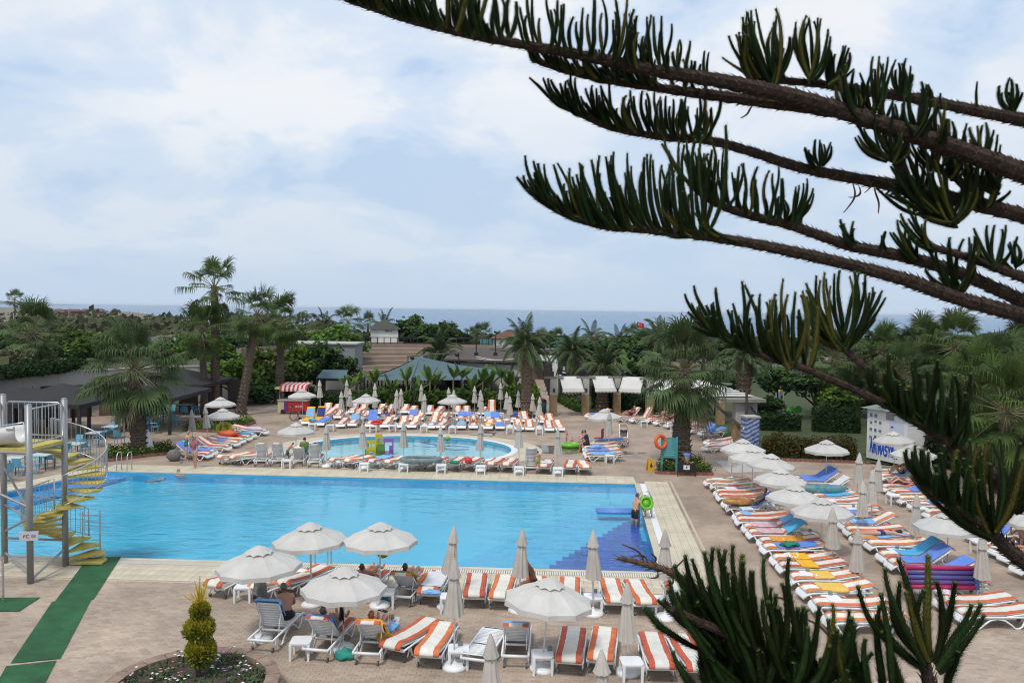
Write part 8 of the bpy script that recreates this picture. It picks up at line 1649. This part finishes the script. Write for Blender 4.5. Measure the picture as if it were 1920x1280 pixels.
for k in range(5): b.tube([(-0.85, k * 0.13, 0), (0.85, k * 0.13, 0)], 0.06, 8)
tag(b.obj('lilo', mat('blue_lilo', (0.10, 0.22, 0.55), 0.35, 0.2, 5), None, True, loc=(g.x, g.y, -0.02)), 'blue air bed floating in the pool beside the bather', 'lilo')
# balls, bags, sandals, clothes
def blob(name, label, cat, px, pyy, z, r3, m_, amp=0.25, seed=0):
    g = G(px, pyy, z); b = MB().ball((0, 0, 0), (1, 1, 1), 16, 10); vs = []
    for v in b.v: p = Vector(v); q = p * (1 + amp * noise.noise(p * 1.8 + Vector((seed, 0, 0)))); vs.append((q.x * r3[0], q.y * r3[1], q.z * r3[2]))
    b.v = vs; return tag(b.obj(name, m_, None, True, loc=(g.x, g.y, z + r3[2] * 0.85)), label, cat)
blob('beach_bag', 'teal cloth bag on the paving by the third front lounger', 'bag', 645, 1236, 0.0, (0.22, 0.16, 0.13), T_TEAL, 0.5, 1); blob('beach_bag', 'turquoise striped bag beside the olive towel lounger', 'bag', 718, 1124, 0.0, (0.20, 0.18, 0.20), T_TUR, 0.4, 2); blob('ball', 'lime green ball hanging under the open parasol', 'ball', 718, 1044, 1.25, (0.17, 0.17, 0.15), mat('lime_ball', (0.22, 0.30, 0.03), 0.4), 0.02, 3); blob('beach_bag', 'red bag on a lounger before the round pool', 'bag', 878, 868, 0.45, (0.18, 0.14, 0.16), mat('red_vinyl', (0.5, 0.03, 0.03), 0.4), 0.3, 4); blob('cloth_heap', 'green cloth heap on a lounger before the round pool', 'cloth', 851, 868, 0.45, (0.25, 0.2, 0.07), T_GRN, 0.5, 5); blob('cloth_heap', 'green cloth heap on the blue towel beside the pool', 'cloth', 1480, 1022, 0.44, (0.32, 0.2, 0.06), T_GRN, 0.6, 6); blob('cloth_heap', 'light blue cloth heap on the white towel at the pool edge', 'cloth', 809, 1112, 0.45, (0.22, 0.12, 0.05), T_SKY, 0.5, 7)
blob('beach_bag', 'yellow patterned bag beside the orange towel lounger', 'bag', 720, 1207, 0.3, (0.17, 0.13, 0.2), mat('yellow_woven', (0.55, 0.33, 0.02), 0.8, scale=14, col2=(0.12, 0.08, 0.02)), 0.3, 8); blob('cloth_heap', 'crumpled blue towel on the foot of the orange towel lounger', 'towel', 722, 1180, 0.42, (0.3, 0.28, 0.10), T_SKY, 0.4, 9); blob('black_bag', 'black bag under the closed parasol behind the round pool', 'bag', 747, 794, 0.0, (0.22, 0.2, 0.2), C_BLK, 0.3, 10); blob('beach_bag', 'grey bag standing at the head of the left blue lounger', 'bag', 326, 864, 0.0, (0.35, 0.25, 0.33), mat('grey_canvas', (0.14, 0.13, 0.12), 0.9, 0.4, 8), 0.3, 11); blob('cloth_heap', 'light blue cloth heap on the lounger cluster by the pushchair', 'cloth', 1117, 840, 0.45, (0.4, 0.25, 0.09), T_SKY, 0.5, 12); blob('ball', 'small green and yellow ball at the far rim of the round pool', 'ball', 839, 826, 0.0, (0.16, 0.16, 0.16), mat('lime_ball', (0.22, 0.30, 0.03), 0.4), 0.02, 13); blob('cushion_bag', 'black straw bag on the blue towel by the floral clothes', 'bag', 1448, 968, 0.1, (0.22, 0.15, 0.15), C_FLO, 0.3, 14)
for i, (x, y, a) in enumerate(((710, 1142, 0.5), (719, 1146, 0.9), (340, 867, 0.2), (430, 863, 0.6))):
    o = MB().prism([(-.05, -.13), (.045, -.13), (.055, .05), (.03, .13), (-.04, .13), (-.055, .03)], 0, 0.025).tube([(-.05, -.0, .025), (0, .06, .06), (.05, -.0, .025)], 0.008, 4, 1).obj('sandal', [C_BLK if i < 2 else C_TEAL, M_WC], None, loc=G(x, y) + Vector((0, 0, 0.014)), rz=a); tag(o, ['left black flip-flop on the paving near the near pool edge', 'right black flip-flop on the paving near the near pool edge', 'teal sandal by the person in the teal swimsuit', 'teal sandal in front of the left lounger group'][i], 'sandal')
# shirts hanging on the parasol poles
def cloth_hang(label, px, pyy, Y, w, h, m_, seed):
    q = AT(px, pyy, Y); b = MB().grid(lambda u, v: ((u - .5) * w * (0.7 + 0.3 * v), 0.06 * math.sin(u * 9 + seed) * (0.4 + v), -h * v + 0.05 * math.sin(u * 5)), 10, 8); o = b.obj('hanging_shirt', m_, None, True, loc=q); o.modifiers.new('t', 'SOLIDIFY').thickness = 0.01; tag(o, label, 'shirt')
gA = G(489, 1200); cloth_hang('black and white shirt with red print hanging under the first parasol', 488, 1086, gA.y - 0.12, 0.42, 0.42, mat('black_red_white_print', (0.02, 0.02, 0.02), 0.85, scale=4, col2=(0.50, 0.47, 0.44)), 1); gA = G(643, 1218); cloth_hang('black garment hanging under the second front parasol', 641, 1140, gA.y - 0.1, 0.14, 0.30, C_BLK, 2)
# pushchairs
def pushchair(label, p, rz, s=1.0):
    t = thing('pushchair', label, 'pushchair', p, rz, None, s)
    for x in (-.24, .24):
        MB().tube([(x, .28, 1.08), (x, .2, 0.95), (x * .95, -.1, .45), (x, -.32, .1)], 0.016, 6).obj('frame_tube', M_STEEL, t); MB().tube([(x, .2, .9), (x, .3, .1)], 0.016, 6).obj('frame_tube', M_STEEL, t); MB().tube([(x, .28, 1.08), (x, .42, 1.12)], 0.022, 6).obj('handle', M_BLK, t)
        for y in (-.34, .3):
            w_ = MB().tube([(x - .045, y, .085), (x - .015, y, .085)], 0.085, 12).tube([(x + .015, y, .085), (x + .045, y, .085)], 0.085, 12).obj('wheel', M_GR, t)
    MB().grid(lambda u, v: ((u - .5) * .42, -.25 + .42 * v ** 1.0, .42 + .02 * math.cos(u * 6) + .55 * max(0, v - .35) ** 1.1), 6, 8).obj('seat', mat('grey_pushchair_cloth', (0.10, 0.10, 0.105), 0.9, 0.3, 6), t, True); MB().grid(lambda u, v: ((u - .5) * .46, .2 - .38 * v, .98 + .13 * math.sin(math.pi * min(1, v + .25)) - .06 * abs(u - .5)), 6, 6).obj('hood', mat('tan_pushchair_hood', (0.20, 0.16, 0.13), 0.9, 0.2, 6), t, True); MB().box((0, -.33, .18), (.4, .12, .02)).obj('footrest', M_GR, t)
pushchair('grey pushchair standing alone on the paving', G(1169, 830), -0.1, 1.02); pushchair('dark blue pushchair in front of the pergola corner', G(1330, 826), R(60), 1.05)
g = G(1332, 815); blob('cloth_heap', 'blue towel hung over the far pushchair', 'towel', 1333, 810, 0.9, (0.25, 0.2, 0.3), T_BLU, 0.4, 15)
# red camping chair by the cluster of loungers
t = thing('folding_chair', 'red folding chair beside the closed parasol by the pushchair', 'chair', G(1122, 834), 1.2)
MB().box((0, 0, .42), (.5, .45, .03)).obj('seat', T_RED, t); MB().box((0, -.24, .72), (.5, .03, .55)).obj('backrest', T_RED, t)
for x in (-.23, .23):
    for y in (-.2, .2): MB().tube([(x, y, 0), (x * .9, -y, .44)], 0.014, 5).obj('leg', M_STEEL, t)
# planter tubs and lamps behind the loungers
t = thing('litter_bin', 'teal bin with dark red lid at the foot of the date palm', 'bin', G(1016, 776)); MB().lathe([(0.34, 0), (0.36, 0.95)], 12).obj('body', mat('teal_bin', (0.02, 0.16, 0.19), 0.5), t, True); MB().lathe([(0.37, 0.95), (0.3, 1.15), (0.1, 1.22)], 12).obj('lid', mat('dark_red_lid', (0.16, 0.015, 0.02), 0.5), t, True)
for i, (x, y) in enumerate(((968, 770), (681, 772), (776, 772))): t = thing('garden_lamp', '%s from left of the dark lantern posts in the banana bed' % ORD[[2, 0, 1][i]], 'lamp', G(x, y), 0, 'lantern posts in the banana bed'); MB().tube([(0, 0, 0), (0, 0, 2.3)], 0.05, 6).obj('post', M_BLK, t); MB().lathe([(0.10, 2.3), (0.17, 2.4), (0.15, 2.7), (0.05, 2.85)], 6).obj('lantern', M_BLK, t)
# ================================================================== SEA AIR
m = bpy.data.materials.new('sea_haze'); m.use_nodes = True; n = m.node_tree.nodes; n.remove(n['Principled BSDF']); pv = n.new('ShaderNodeVolumePrincipled'); pv.inputs['Color'].default_value = (0.86, 0.92, 1.0, 1); pv.inputs['Density'].default_value = 0.00006; pv.inputs['Anisotropy'].default_value = 0.2
m.node_tree.links.new(pv.outputs[0], n['Material Output'].inputs['Volume'])
kind(MB().box((0, 4500, 6.5), (14000, 9060, 17)).obj('haze', m), 'stuff')
